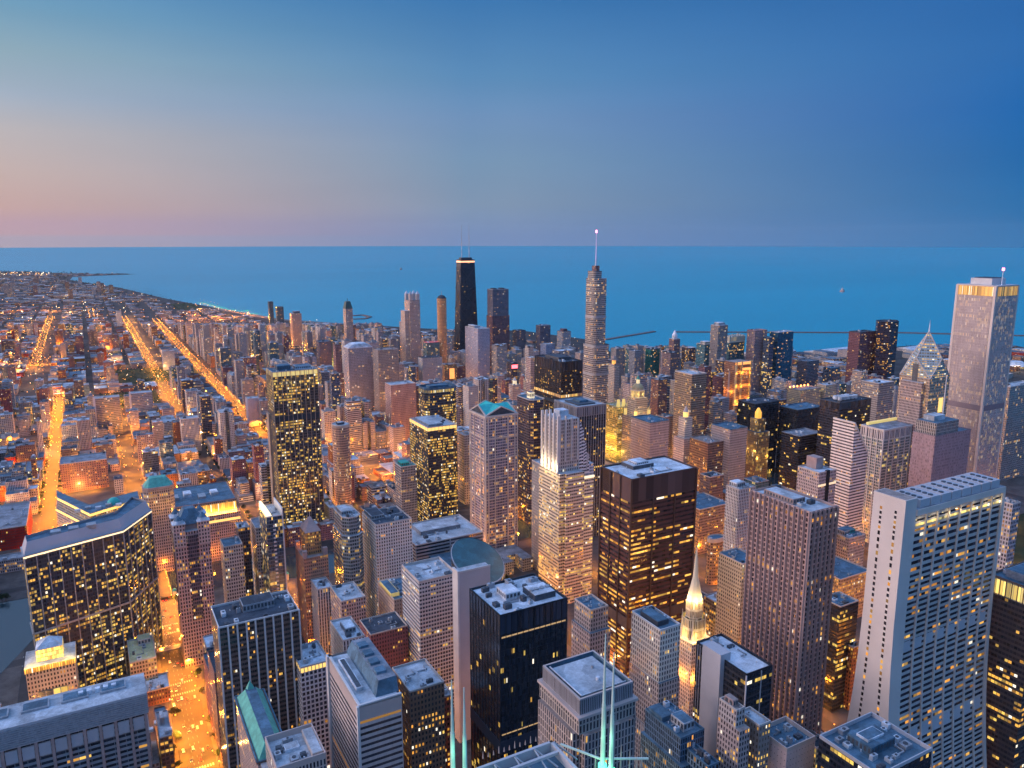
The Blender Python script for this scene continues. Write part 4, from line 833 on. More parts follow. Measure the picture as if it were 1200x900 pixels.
# --- round atrium
def atrium():
    cx,cy=at(560,650,78); r=29; claim(cx-34,cx+30,cy-30,cy+34,84,690,'atrium'); claim(cx+8,cx+62,cy-46,cy+14,50,700,'atrium slope')
    t=thing('round_atrium_building',cx,cy,'round glass atrium drum with a dark teal sliced roof beside glowing glazed slope','office building')
    part('drum',t,lambda b:b.wall(ell(2*r,2*r,36),0,44,'teal_lit',2,3.8))
    n=36; ring=[(r*math.cos(2*math.pi*i/n),r*math.sin(2*math.pi*i/n)) for i in range(n)]
    hz=lambda x,y:72+(-x*.12+y*.52)
    def rim(b):
        for i in range(n):
            a,c=ring[i],ring[(i+1)%n]; b.face([(*a,44),(*c,44),(*c,hz(*c)),(*a,hz(*a))],'teal_lit',[(i*3,0),(i*3+3,0),(i*3+3,4),(i*3,4)])
    part('sloped_rim',t,rim)
    part('sliced_roof',t,lambda b:b.face([(.97*x,.97*y,hz(x,y)+.2) for x,y in ring],'roof_teal'))
    part('roof_edge',t,lambda b:[b.face([(*a,hz(*a)),(*c,hz(*c)),(.96*c[0],.96*c[1],hz(*c)+.6),(.96*a[0],.96*a[1],hz(*a)+.6)],'metal_grey') for a,c in zip(ring,ring[1:]+ring[:1])])
    part('glazed_slope',t,lambda b:b.frus([(10,-44),(46,-44),(46,2),(10,2)],[(18,-18),(34,-18),(34,0),(18,0)],0,48,'atrium_lit',False))
    part('rear_block',t,lambda b:(b.wall(rect(70,44,2,34),0,62,'blue_glass'),b.cap(rect(70,44,2,34),62,'roof_blue')))
    for k in range(5): light('POINT',cx+24+k*4,cy-46,6,2600,(1,.62,.14),.4)
atrium()
pt('office_building','low pale roofed block with an open deck between the striped slab and the round atrium',OB,522,690,498,545,72,'strip_grey',d=60,roof='roof_pale',vis=740,units=4)
# --- left middle
pt('office_building','small beige tower with square windows and blue roof beside the four-cupola tower',OT,262,642,257,284,104,'beige_apt',d=24,roof='roof_blue',vis=740,units=3)
pt('apartment_tower','dark slim tower with a small white cap right of the four-cupola tower',AT,279,620,275,292,112,'dark_apt',d=18,roof='roof_white',vis=690)
def stripes():
    H=138; X0,X1,Y0,Y1=px(318,606,289,325,H); d=36; w=X1-X0+10; cx,cy=(X0+X1)/2,Y0+d/2; claim(X0,X1,Y0,Y0+d,H,720,'stripes')
    t=slab('office_tower','blue glass tower with two white stripes of balconies and a curved white roof screen',OT,cx-w/2,cx+w/2,Y0,Y0+d,H,'blue_glass',bay=2,roof='roof_pale',units=3,vis=720,wallm='stone_white')
    for k in range(30): part('balcony',t,lambda b:b.box(-w*.12,w*.02,-d/2-1.2,-d/2,6+k*4.2,7.4+k*4.2,'stone_white',True))
    part('white_fin',t,lambda b:b.box(w/2-.8,w/2+.3,-d/2-1.5,d/2,0,H+8,'stone_white')); part('roof_screen',t,lambda b:b.frus([(-w/2,-d/2),(-w*.1,-d/2),(-w*.1,d/2),(-w/2,d/2)],[(-w/2,-d/2+6),(-w/2+2,-d/2+6),(-w/2+2,d/2-2),(-w/2,d/2-2)],H,H+7,'crown_white'))
stripes()
def deco():
    H=96; X0,X1,Y0,Y1=px(356,655,346,384,H); w,d=X1-X0,Y1-Y0; cx,cy=(X0+X1)/2,(Y0+Y1)/2; claim(X0,X1,Y0,Y1,H,760,'deco')
    t=thing('office_tower',cx,cy,'orange brick setback tower with a stone pyramid cap and glowing ledge lights',OT)
    part('facade',t,lambda b:b.wall(rect(w,d),0,H,'orange_wall',2.6,3.7)); part('ledge_roof',t,lambda b:b.cap(rect(w,d),H,'roof_tan'))
    part('upper_tier',t,lambda b:b.wall(rect(w*.62,d*.62),H,H+24,'orange_wall',2.6,3.7)); part('pyramid_cap',t,lambda b:b.frus(rect(w*.66,d*.66),rect(1,1),H+24,H+37,'stone_pink'))
    part('finial',t,lambda b:b.prism(ell(.7,.7,6),H+36,H+42,'stone_pale'))
    for sx_ in (-1,1):
        for sy_ in (-1,1):
            part('corner_turret',t,lambda b:(b.box(sx_*w*.42-2,sx_*w*.42+2,sy_*d*.42-2,sy_*d*.42+2,H,H+7,'stone_pink')))
            light('POINT',cx+sx_*w*.4,cy+sy_*d*.36-2,H+4,500,SOD,.3)
    light('POINT',cx-w/2-3,cy,H-30,900,SOD,.3)
deco()
pt('office_building','dark green-grey stepped tower with a rounded glass front beside the orange brick tower',OT,402,610,377,426,132,'teal_curve',d=46,poly=lambda w,d:cham(w,d,6),tiers=[(.86,.9,.9,0,0)],roof='roof_pale',pent=[(.1,.6,.3,.8,4,'roof_pale')],vis=745)
pt('office_tower','white grid office tower with a dark sunken roof left of the long striped slab',OT,440,616,420,482,122,'white_grid',d=44,bay=3.2,flr=3.6,bands=(3.6,.6,.3,'stone_white',7),roof='roof_dark',pent=[(.05,.4,.4,.95,4,'roof_pale')],units=6,vis=740)
pt('office_building','long low slab with dark and pale horizontal stripes and a grey roof',OB,487,640,481,566,76,'strip_grey',d=66,bay=50,flr=4,roof='roof_pale',pent=[(.2,.8,.4,.8,4,'roof_grey')],units=8,vis=690)
pt('office_building','tan blank walled block with dark blue roof deck before the white grid office tower',OB,462,704,440,490,84,'tan_blank',d=44,roof='roof_blue',pent=[(.0,.35,.2,.9,3,'crown_glow2')],vis=745)
pt('office_building','pale small office block with blue lit sign panel below the rounded glass front tower',OB,372,692,362,390,72,'stripe_pale',d=26,roof='roof_white',vis=740)
pt('office_building','lavender masonry tower with ribbed walls left of the dark plum brick block',OB,400,706,382,428,82,'pink_apt',d=36,roof='roof_pale',vis=760)
pt('apartment_tower','small tower with a turquoise roof cap near the orange plaza lights',AT,470,548,459,488,88,'grey_apt',d=26,roof='copper_teal',pent=[(.1,.6,.2,.8,5,'copper_teal')],vis=600,wallm='stone_white')
# left bottom: greenhouse-topped lit building, yellow building, green roof, front tan
def glasshouse():
    H=62; X0,Y0=at(30,790,H); X1=at(88,775,H)[0]; d=30; w=X1-X0; cx,cy=(X0+X1)/2,Y0+d/2; claim(X0,X1,Y0,Y0+d,H,835,'glasshouse')
    t=thing('office_building',cx,cy,'small civic block with a glass pyramid lantern and glowing yellow cornice by the river',OB)
    part('facade',t,lambda b:b.wall(rect(w,d),0,H,'tan_stone',3,4)); part('lit_cornice',t,lambda b:b.wall(rect(w+1.5,d+1.5),H,H+4.5,'mart_lit',2,5)); part('roof',t,lambda b:b.cap(rect(w+1.4,d+1.4),H+4.5,'roof_pale'))
    part('great_window',t,lambda b:b.wall(rect(w*.6,.8,0,-d/2-.4),6,H-18,'blue_glass',7,9)); 
    q=rect(w*.55,d*.55); part('glass_lantern',t,lambda b:b.wall(q,H+4.5,H+15,'mart_white',2,4)); part('glass_pyramid',t,lambda b:b.frus(q,rect(.5,.5),H+15,H+22,'roof_white'))
    part('frame',t,lambda b:[b.bar((*q[i],H+15),(0,0,H+22),.5,'stone_white') for i in range(4)])
    for k in range(6): light('POINT',cx-w/2+k*w/5,cy-d/2-2,H+6,1500,(1,.6,.1),.3)
    light('POINT',cx,cy-4,H+8,1200,(1,.72,.2),.4); light('POINT',cx-w*.36,cy-d*.4,H+9,2500,(1,.66,.15),.4); light('POINT',cx+w*.36,cy-d*.4,H+9,2500,(1,.66,.15),.4); light('POINT',cx-w/2-6,cy-d/2-4,10,14000,SOD,.6); light('POINT',cx+w/2+6,cy-d/2-6,10,9000,SOD,.6)
glasshouse()
slab('office_building','low block glowing yellow under a pale roof, wedged beside the orange street','office building',*(lambda a:(a[0],a[0]+22,a[1],a[1]+45))(at(152,778,34)),34,'yellow_lit',roof='roof_yellow',units=3,vis=795,pent=[(.4,.9,.7,.95,5,'stone_pale')])
light('POINT',at(170,765,44)[0],at(170,765,44)[1],48,3000,(1,.72,.25),.5)
slab('office_building','low white-roofed shop block on the corner below the yellow glowing block','shop',*(lambda a:(a[0],a[0]+19,a[1],a[1]+26))(at(172,812,14)),14,'brown_brick',roof='roof_white',units=4,vis=830)
def greenroof():
    H=118; X0,X1,Y0,Y1=px(302,893,276,330,H); w=X1-X0+4; d=max(26,Y1-Y0); cx,cy=X0+w/2,Y0+d/2; claim(X0,X0+w,Y0,Y0+d,H,900,'greenroof')
    t=thing('office_building',cx,cy,'pink stone block with a steep pale green copper mansard roof at the bottom edge',OT)
    P=rect(w,d); part('facade',t,lambda b:b.wall(P,0,H,'pink_apt',2.8,3.8)); part('copper_mansard',t,lambda b:b.frus(inset(P,.6),inset(P,5.5),H,H+7,'copper_green',False)); part('roof',t,lambda b:b.cap(inset(P,5.5),H+7,'roof_blue'))
    part('dormer',t,lambda b:b.frus(rect(5,5,0,d/2-5),rect(.4,.4,0,d/2-5),H+6,H+12,'copper_green')); part('cornice',t,lambda b:b.prism(inset(P,-.8),H-1,H,'stone_brown',True))
    part('gutter',t,lambda b:[b.bar((*inset(P,-.5)[i],H+.3),(*inset(P,-.5)[(i+1)%4],H+.3),.8,'roof_blue') for i in range(4)])
greenroof()
X0,X1,Y0,Y1=px(318,898,305,386,138)
slab('office_tower','tan granite tower top with a recessed flat roof and stepped shoulders at the bottom edge',OT,X0,X1,Y0,Y1+6,130,'stripe_granite',bay=2.4,tiers=[(.9,.86,.86,1,1)],roof='roof_pale',pent=[(.3,.6,.5,.7,1.5,'roof_white'),(.75,.97,.1,.9,3,'stone_pale')],units=6,vis=900,wallm='granite_pink',par=3.5)

# --- middle distance
def title():
    H=215; X0,Y0=at(661,492,H); w,d=30,34; X0,Y0=X0-8,Y0; cx,cy=X0+w/2,Y0+d/2
    X0b,Y0b=at(664,560,150); claim(X0-4,X0+w+26,Y0-6,Y0+d+6,H,700,'title')
    t=thing('office_tower',cx,cy,'white ribbed tower with floodlit vertical fins and a stepped glazed shoulder on its east side',OT)
    part('facade',t,lambda b:b.wall(rect(w,d+10),0,H*.72,'title_lit',3,3.9)); part('ledge_roof',t,lambda b:b.cap(rect(w,d+10),H*.72,'roof_pale'))
    part('upper_tier',t,lambda b:b.wall(rect(w-4,d),H*.72,H,'white_stone',3,3.9))
    for k in range(5): part('crown_fin',t,lambda b:b.box(-w/2-.6+.0,-w/2+2.2,-d/2+k*d/4-.9,-d/2+k*d/4+.9,H*.72,H+9-abs(k-2)*2,'stone_white'))
    for k in range(4): part('crown_fin',t,lambda b:b.box(-w/2+2+k*8-.8,-w/2+2+k*8+.8,-d/2-1.4,-d/2+.6,H*.78,H+7-k*2.5,'stone_white'))
    part('roof',t,lambda b:b.cap(rect(w-4,d),H,'roof_pale')); part('penthouse',t,lambda b:b.box(-6,6,-6,6,H,H+8,'roof_white'))
    # glazed wedge stepping down to the east
    def wedge(b):
        xs=[w/2-2,w/2+4,w/2+8,w/2+12]; hz=[H+4,H-16,H-34,H-44]
        for i in range(3): 
            p=[(xs[i],-d/2-1),(xs[i+1],-d/2-1),(xs[i+1],d/2),(xs[i],d/2)]; b.frus(p,p,H*.7,hz[i+1],'pale_grid2'); 
            nf=round((hz[i+1]-H*.7)/3.9); b.face([(xs[i],-d/2-1.06,H*.7),(xs[i+1],-d/2-1.06,H*.7),(xs[i+1],-d/2-1.06,hz[i+1]),(xs[i],-d/2-1.06,hz[i]-6)],'pale_band',[(0,0),(2,0),(2,nf),(0,nf+4)])
            b.face([(xs[i],-d/2-1,hz[i]-6),(xs[i+1],-d/2-1,hz[i+1]),(xs[i+1],d/2,hz[i+1]),(xs[i],d/2,hz[i]-6)],'roof_pale')
    part('glazed_wedge',t,wedge)
    part('bay_front',t,lambda b:(b.wall(rect(w-6,3,4,-d/2-6.4),0,H*.72,'title_lit',3,3.9,u0=3),b.cap(rect(w-6,3,4,-d/2-6.4),H*.72,'roof_pale')))
    q=rect(17,d,w/2+10,-1); part('east_wing',t,lambda b:(b.wall(q,0,H*.68,'title_lit',3,3.9,u0=21),b.wall(q,H*.68,H*.68+14,'blue_grid',2.4,3.6),b.cap(q,H*.68+14,'roof_pale')))
    part('lit_ledge',t,lambda b:b.frus(inset(q,-.6),inset(q,-.6),H*.68-2.5,H*.68,'crown_white'))
    for k in range(3): light('POINT',cx-w/2-4.5,cy-d/2+4+k*12,H*.75,9000,(1,.74,.40),.3)
title()
pt('office_tower','grey ribbed stone tower with narrow vertical window strips left of the white ribbed tower',OT,640,548,633,652,140,'stripe_pale',w=22,d=34,bay=2,roof='roof_pale',vis=640,wallm='stone_pale')
def gables():
    H=190; X0,X1,Y0,Y1=px(569,489,550,606,H); w,d=X1-X0,Y1-Y0; d=w; cx,cy=(X0+X1)/2,Y0+d/2; claim(X0,X1,Y0,Y0+d,H,640,'gables')
    t=thing('office_tower',cx,cy,'pale stone and glass tower with turquoise gabled temple roof and corner pilasters',OT)
    P=rect(w,d); part('facade',t,lambda b:b.wall(P,0,H,'gable_face',3.0,3.8))
    for z in range(26,int(H),27): part('cornice',t,lambda b:b.prism(inset(P,-.9),z,z+1.1,'stone_pale',True))
    for i in range(4):
        A,B=Vector(P[i]),Vector(P[(i+1)%4]); e=(B-A).normalized(); n=Vector((e.y,-e.x)); ln=(B-A).length
        for f in (.0,.08,.30,.70,.92,1.0):
            c=A+e*ln*f; r=[c-e*.6+n*.8,c+e*.6+n*.8,c+e*.6-n*.3,c-e*.6-n*.3]
            if i in (0,3): part('pilaster',t,lambda b:b.prism([(v.x,v.y) for v in r],0,H,'stone_pale'))
    g=w/2-1; hh=11
    def roof(b):
        # cross gable: two ridges meeting in the middle
        for s in (-1,1):
            b.face([(-g,0,H+hh),(-g,s*g,H+1)][::s]+[(0,0,H+hh)][::1],'copper_teal') if False else None
        c=(0,0,H+hh)
        for (m1,k1,k2) in (((0,-g),(-g,-g),(g,-g)),((g,0),(g,-g),(g,g)),((0,g),(g,g),(-g,g)),((-g,0),(-g,g),(-g,-g))):
            m3=(*m1,H+hh); a3=(*k1,H+1); b3=(*k2,H+1)
            b.face([a3,m3,c],'copper_teal'); b.face([m3,b3,c],'copper_teal'); 
    part('gabled_roof',t,roof)
    def ped(b):
        for (m1,k1,k2) in (((0,-g),(-g,-g),(g,-g)),((g,0),(g,-g),(g,g)),((0,g),(g,g),(-g,g)),((-g,0),(-g,g),(-g,-g))):
            b.face([(*k1,H+1),(*k2,H+1),(*m1,H+hh)],'roof_dark'); b.bar((*k1,H+1),(*m1,H+hh+.3),1.5,'stone_pale'); b.bar((*m1,H+hh+.3),(*k2,H+1),1.5,'stone_pale')
    part('pediment',t,ped); part('cornice',t,lambda b:b.prism(inset(P,-1.2),H-.8,H+1,'stone_pale',True))
    light('POINT',cx,cy+g-5,H+9,900,(1,.75,.3),.4)
gables()
pt('office_tower','dark brown glass tower with a blue-grey top and a small white lit rooftop drum',OT,622,470,606,640,185,'dark_apt',bay=3,d=44,poly=lambda w,d:cham(w,d,5),roof='roof_blue',vis=620,pent=[(.35,.65,.4,.6,8,'crown_white2')],units=2)
def sqhole():
    X0,X1,Y0,Y1=px(676,478,650,710,188); t=slab('office_tower','dark blue tower with a pale frame roof around a sunken square plant court',OT,X0,X1,Y0,Y1,188,'black_lit',bay=2,piers=(4,.7,.6,'stone_grey2',(0,3)),roof='roof_pale',units=0,vis=540,wallm='stone_grey2',mech=(13,'stripe_grey2'))
    w,d=X1-X0,Y1-Y0; part('plant_court',t,lambda b:(b.prism(rect(w*.6,d*.6),187.7,189.4,'metal_dark'),b.prism(rect(w*.3,d*.3,2,2),189.4,192,'roof_blue')))
sqhole()
def slabblack():
    X0,X1,Y0,Y1=px(658,425,627,682,200); t=slab('office_tower','big black slab with a glowing band of floors beside the silver spired skyscraper',OT,X0,X1,Y0,min(Y1,Y0+90),200,'black_amb',bay=1.6,mech=(15,'black_solid'),roof='roof_dark',piers=(9,.8,.6,'black_metal'),wallm='black_metal',pent=[(.2,.8,.25,.75,5,'metal_dark')],units=6,vis=480)
    P=rect(X1-X0+1.4,min(Y1,Y0+90)-Y0+1.4); part('lit_floor_band',t,lambda b:b.wall(P,138,143,'mart_lit',3,5))
    part('plant_belt',t,lambda b:b.prism(rect(P[1][0]*2+.6,P[2][1]*2+.6),126,131,'black_solid'))
slabblack()
def twintop():
    pt('apartment_tower','slim pinkish tower edge standing against the left flank of the big black slab',AT,622,420,618,629,170,'pink_apt',d=20,w=14,roof='roof_white',vis=460)
twintop()
def tall300():
    H=232; X0,X1,Y0,Y1=px(319,437,312,372,H); w,d=X1-X0,Y1-Y0; 
    t=slab('office_tower','tall tower sparkling with yellow office lights under a floodlit notched crown, by the lit boulevard',OT,X0,X1,Y0,Y0+min(d,44),H,'night_glass',bay=2.2,flr=3.9,roof='roof_blue',wallm='stone_pale',piers=(6.2,.7,.6,'stone_tan2',(0,3)),crown=(6,'crown_dim'),pent=[(.15,.45,.3,.7,7,'roof_blue'),(.55,.9,.3,.7,5,'roof_white')],units=5,vis=606)
    part('plant_belt',t,lambda b:b.prism(rect(w+.9,min(d,44)+.9),163,171,'black_solid'))
    part('corner_shaft',t,lambda b:b.box(-w/2-3,-w/2+4,min(d,44)/2-12,min(d,44)/2+2,0,170,'stone_tan2'))
    for k in range(6): light('POINT',X0+k*w/5,Y0-3.2,H-16,900,(1,.72,.18),.4)
    light('POINT',X0-3,Y0+10,H-14,900,(1,.7,.2),.4); light('POINT',X0-3,Y0+30,H-14,900,(1,.7,.2),.4)
tall300()
def rounded():
    H=135; X0,X1,Y0,Y1=px(397,500,385,409,H); w=24; t=slab('apartment_tower','slender rounded apartment tower with a glowing cream cornice beside the sparkling yellow-lit tower',AT,X0-6,X0+20,Y0,Y0+30,H,'beige_round',bay=2.2,poly=lambda w,d:ell(w,d,18),crown=(3.2,'crown_white3'),roof='roof_pale',units=1,vis=588,pent=[(.3,.7,.4,.7,3,'roof_dark')])
rounded()
pt('office_tower','dark glass office tower with a double ring of yellow light under its pale roof',OT,501,502,480,535,152,'night_glass_b',bay=2.4,crown=(4.5,'crown_glow'),roof='roof_pale',wallm='stone_pale',pent=[(.1,.6,.1,.9,3,'roof_grey')],vis=590,units=4)
pt('office_tower','dark glass tower with a rounded blue roof rising behind the yellow-ringed tower',OT,499,458,487,536,190,'night_glass_b',bay=2.4,d=34,crown=(5,'dim_row'),poly=lambda w,d:cham(w,d,6),roof='roof_blue',wallm='roof_blue',par=3,vis=492,units=3,pent=[(.2,.8,.3,.7,4,'roof_blue')])
# --- far famous ones
def hancock():
    H=344; x0,y0=at(535,304,H); x1,_=at(555.5,304,H); cx,cy=at(545.5,304,H); 
    wt=8.
    while proj(cx+wt/2,cy-16,H)[0]-proj(cx-wt/2,cy+16,H)[0]<21: wt+=.5
    t=thing('braced_skyscraper',cx,cy,'tapering black skyscraper with lit orange crown band and two tall antennas by the lake','skyscraper'); claim(cx-30,cx+30,cy-20,cy+20,H,412,'hancock')
    T=rect(wt,32); B=rect(wt*1.5,44); lerp=lambda z:[(B[i][0]+(T[i][0]-B[i][0])*z/H,B[i][1]+(T[i][1]-B[i][1])*z/H) for i in range(4)]
    part('facade',t,lambda b:b.wall(B,0,H-9,'black_tower',4,4,poly1=lerp(H-9)))
    part('lit_crown',t,lambda b:b.frus(lerp(H-9),lerp(H-4),H-9,H-4,'crown_band',False)); part('roof_cap',t,lambda b:b.frus(lerp(H-4),T,H-4,H,'black_metal'))
    for k in range(5):
        z0,z1=k*64,min(H-10,(k+1)*64)
        for i in (0,3):
            p0,p1=lerp(z0),lerp(z1); a,c=p0[i],p0[(i+1)%4]; a1,c1=p1[i],p1[(i+1)%4]
            part('cross_brace',t,lambda b:(b.bar((*a,z0),(*c1,z1),1.8,'black_metal'),b.bar((*c,z0),(*a1,z1),1.8,'black_metal')))
    for sx_,zt in ((-wt*.27,457),(wt*.27,457)):
        part('antenna',t,lambda b:(b.frus(ell(3.4,3.4,8,sx_,0),ell(2.4,2.4,8,sx_,0),H,H+40,'roof_white'),b.frus(ell(2.0,2.0,8,sx_,0),ell(.7,.7,8,sx_,0),H+40,zt if sx_>0 else zt-6,'metal_grey')))
    part('antenna_base',t,lambda b:b.box(-wt*.4,wt*.4,-8,8,H,H+6,'metal_dark'))
hancock()
def trump():
    H=342; bx,by=at(699,321,H); cx,cy=bx,by; claim(cx-30,cx+30,cy-22,cy+22,H,470,'trump')
    w=0.
    while proj(cx+w/2,cy-16,H)[0]-proj(cx-w/2,cy+16,H)[0]<27: w+=.5
    d=36
    t=thing('spired_skyscraper',cx,cy,'silver glass skyscraper with rounded edges, stepped sides and a thin spire with pink beacon','skyscraper')
    def rr(w,d,ox=0,r=9):
        a,b_=w/2,d/2; out=[]
        for (qx,qy,s) in ((a-r,-b_+r,-1.571),(a-r,b_-r,0),(-a+r,b_-r,1.571),(-a+r,-b_+r,3.142)):
            for i in range(5): g=s+i*1.571/4; out.append((qx+ox+r*math.cos(g),qy+r*math.sin(g)))
        return out
    part('facade',t,lambda b:(b.wall(rr(w+22,d+12,4),0,72,'silver',2,3.8),b.cap(rr(w+22,d+12,4),72,'roof_pale')))
    part('upper_tier',t,lambda b:(b.wall(rr(w+8,d+6,3),72,205,'silver',2,3.8,u0=5),b.cap(rr(w+8,d+6,3),205,'roof_pale')))
    part('upper_tier',t,lambda b:(b.wall(rr(w,d),205,H-8,'silver',2,3.8,u0=9),b.cap(rr(w,d),H-8,'roof_pale')))
    part('upper_tier',t,lambda b:(b.wall(rr(w*.66,d*.7,-4,6),H-8,H+6,'silver',2,3.8,u0=2),b.cap(rr(w*.66,d*.7,-4,6),H+6,'roof_blue')))
    part('upper_tier',t,lambda b:(b.wall(rr(w*.34,d*.4,-2,3),H+6,H+16,'plum_brick',2,3.8,u0=2),b.cap(rr(w*.34,d*.4,-2,3),H+16,'roof_dark')))
    for z in (72,150,205,262): part('belt',t,lambda b:b.frus(rr(w+(23 if z<72 else 9 if z<=205 else 1),d+(7 if z<=205 else 1),3 if z<=205 else 0),rr(w+(23 if z<72 else 9 if z<=205 else 1),d+(7 if z<=205 else 1),3 if z<=205 else 0),z-5,z,'metal_grey'))
    zt=zfor(cx-2,cy,272); part('spire',t,lambda b:(b.frus(ell(3.4,3.4,8,-2,0),ell(1.8,1.8,8,-2,0),H+16,H+26,'roof_white'),b.frus(ell(1.8,1.8,8,-2,0),ell(.8,.8,8,-2,0),H+26,zt,'mast_pink')))
    part('beacon',t,lambda b:b.frus(ell(4.5,4.5,8,-2,0),ell(3,3,8,-2,0),zt-1,zt+4,'beacon_pink'))
trump()
def mall():
    H=252; X0,X1,Y0,Y1=px(577,340,570,597,H); w,d=X1-X0,Y1-Y0; cx,cy=(X0+X1)/2,(Y0+Y1)/2; claim(X0,X1,Y0,Y1,H,412,'mall')
    t=thing('hotel_tower',cx,cy,'flat topped tower, grey above and dark red below, right of the braced black skyscraper',OT)
    P=rect(w,d); part('facade',t,lambda b:b.wall(P,0,172,'plum_face',3,3.8)); part('upper_tier',t,lambda b:b.wall(rect(w*.93,d*.93),172,H,'slate_face',3,3.8)); part('ledge_roof',t,lambda b:b.cap(P,172,'roof_grey'))
    roofkit(t,rect(w*.93,d*.93),H,'roof_dark',rnd,2,2,[(.1,.3,.2,.7,5,'metal_dark'),(.6,.8,.2,.7,5,'metal_dark')],'metal_dark','stone_grey2')
mall()
def lanterns():
    H=235; X0,X1,Y0,Y1=px(480,352,474,492,H); w,d=X1-X0,Y1-Y0; cx,cy=(X0+X1)/2,(Y0+Y1)/2; claim(X0-12,X1,Y0,Y1,H,412,'lanterns')
    t=thing('office_tower',cx,cy,'pale tower with four small lantern turrets at its corners near the lake',OT)
    part('facade',t,lambda b:b.wall(rect(w,d),0,H,'peach_face',3,3.8)); part('roof',t,lambda b:b.cap(rect(w,d),H,'roof_grey'))
    part('side_wing',t,lambda b:(b.wall(rect(13,d*.8,-w/2-6.5,2),0,H-30,'peach_face',3,3.8),b.cap(rect(13,d*.8,-w/2-6.5,2),H-30,'roof_white')))
    for sx_ in (-1,1):
        for sy_ in (-1,1): part('turret',t,lambda b:(b.box(sx_*(w/2-5)-4.5,sx_*(w/2-5)+4.5,sy_*(d/2-5)-4.5,sy_*(d/2-5)+4.5,H,H+17,'stone_pale'),b.frus(rect(9,9,sx_*(w/2-5),sy_*(d/2-5)),rect(.5,.5,sx_*(w/2-5),sy_*(d/2-5)),H+17,H+26,'roof_white')))
lanterns()
def park():
    H=248; X0,X1,Y0,Y1=px(515,350,509.5,524,H); w=X1-X0; cx,cy=(X0+X1)/2,(Y0+Y1)/2; claim(X0,X1,Y0,Y1,H,440,'park')
    t=slab('apartment_tower','slender salmon coloured tower with a dark domed top left of the braced black skyscraper',AT,X0,X1,Y0,Y0+24,H,'salmon_face',bay=2.6,poly=lambda w,d:ell(w*1.15,d,16),roof='roof_dark',units=0,vis=440,wallm='roof_dark')
    part('dome',t,lambda b:[b.frus(ell(w*math.cos(i*.35),22*math.cos(i*.35),16),ell(w*math.cos((i+1)*.35),22*math.cos((i+1)*.35),16),H+9*math.sin(i*.35),H+9*math.sin((i+1)*.35),'roof_dark') for i in range(4)])
    part('finial',t,lambda b:b.prism(ell(1.4,1.4,6),H+8,H+20,'metal_grey'))
park()
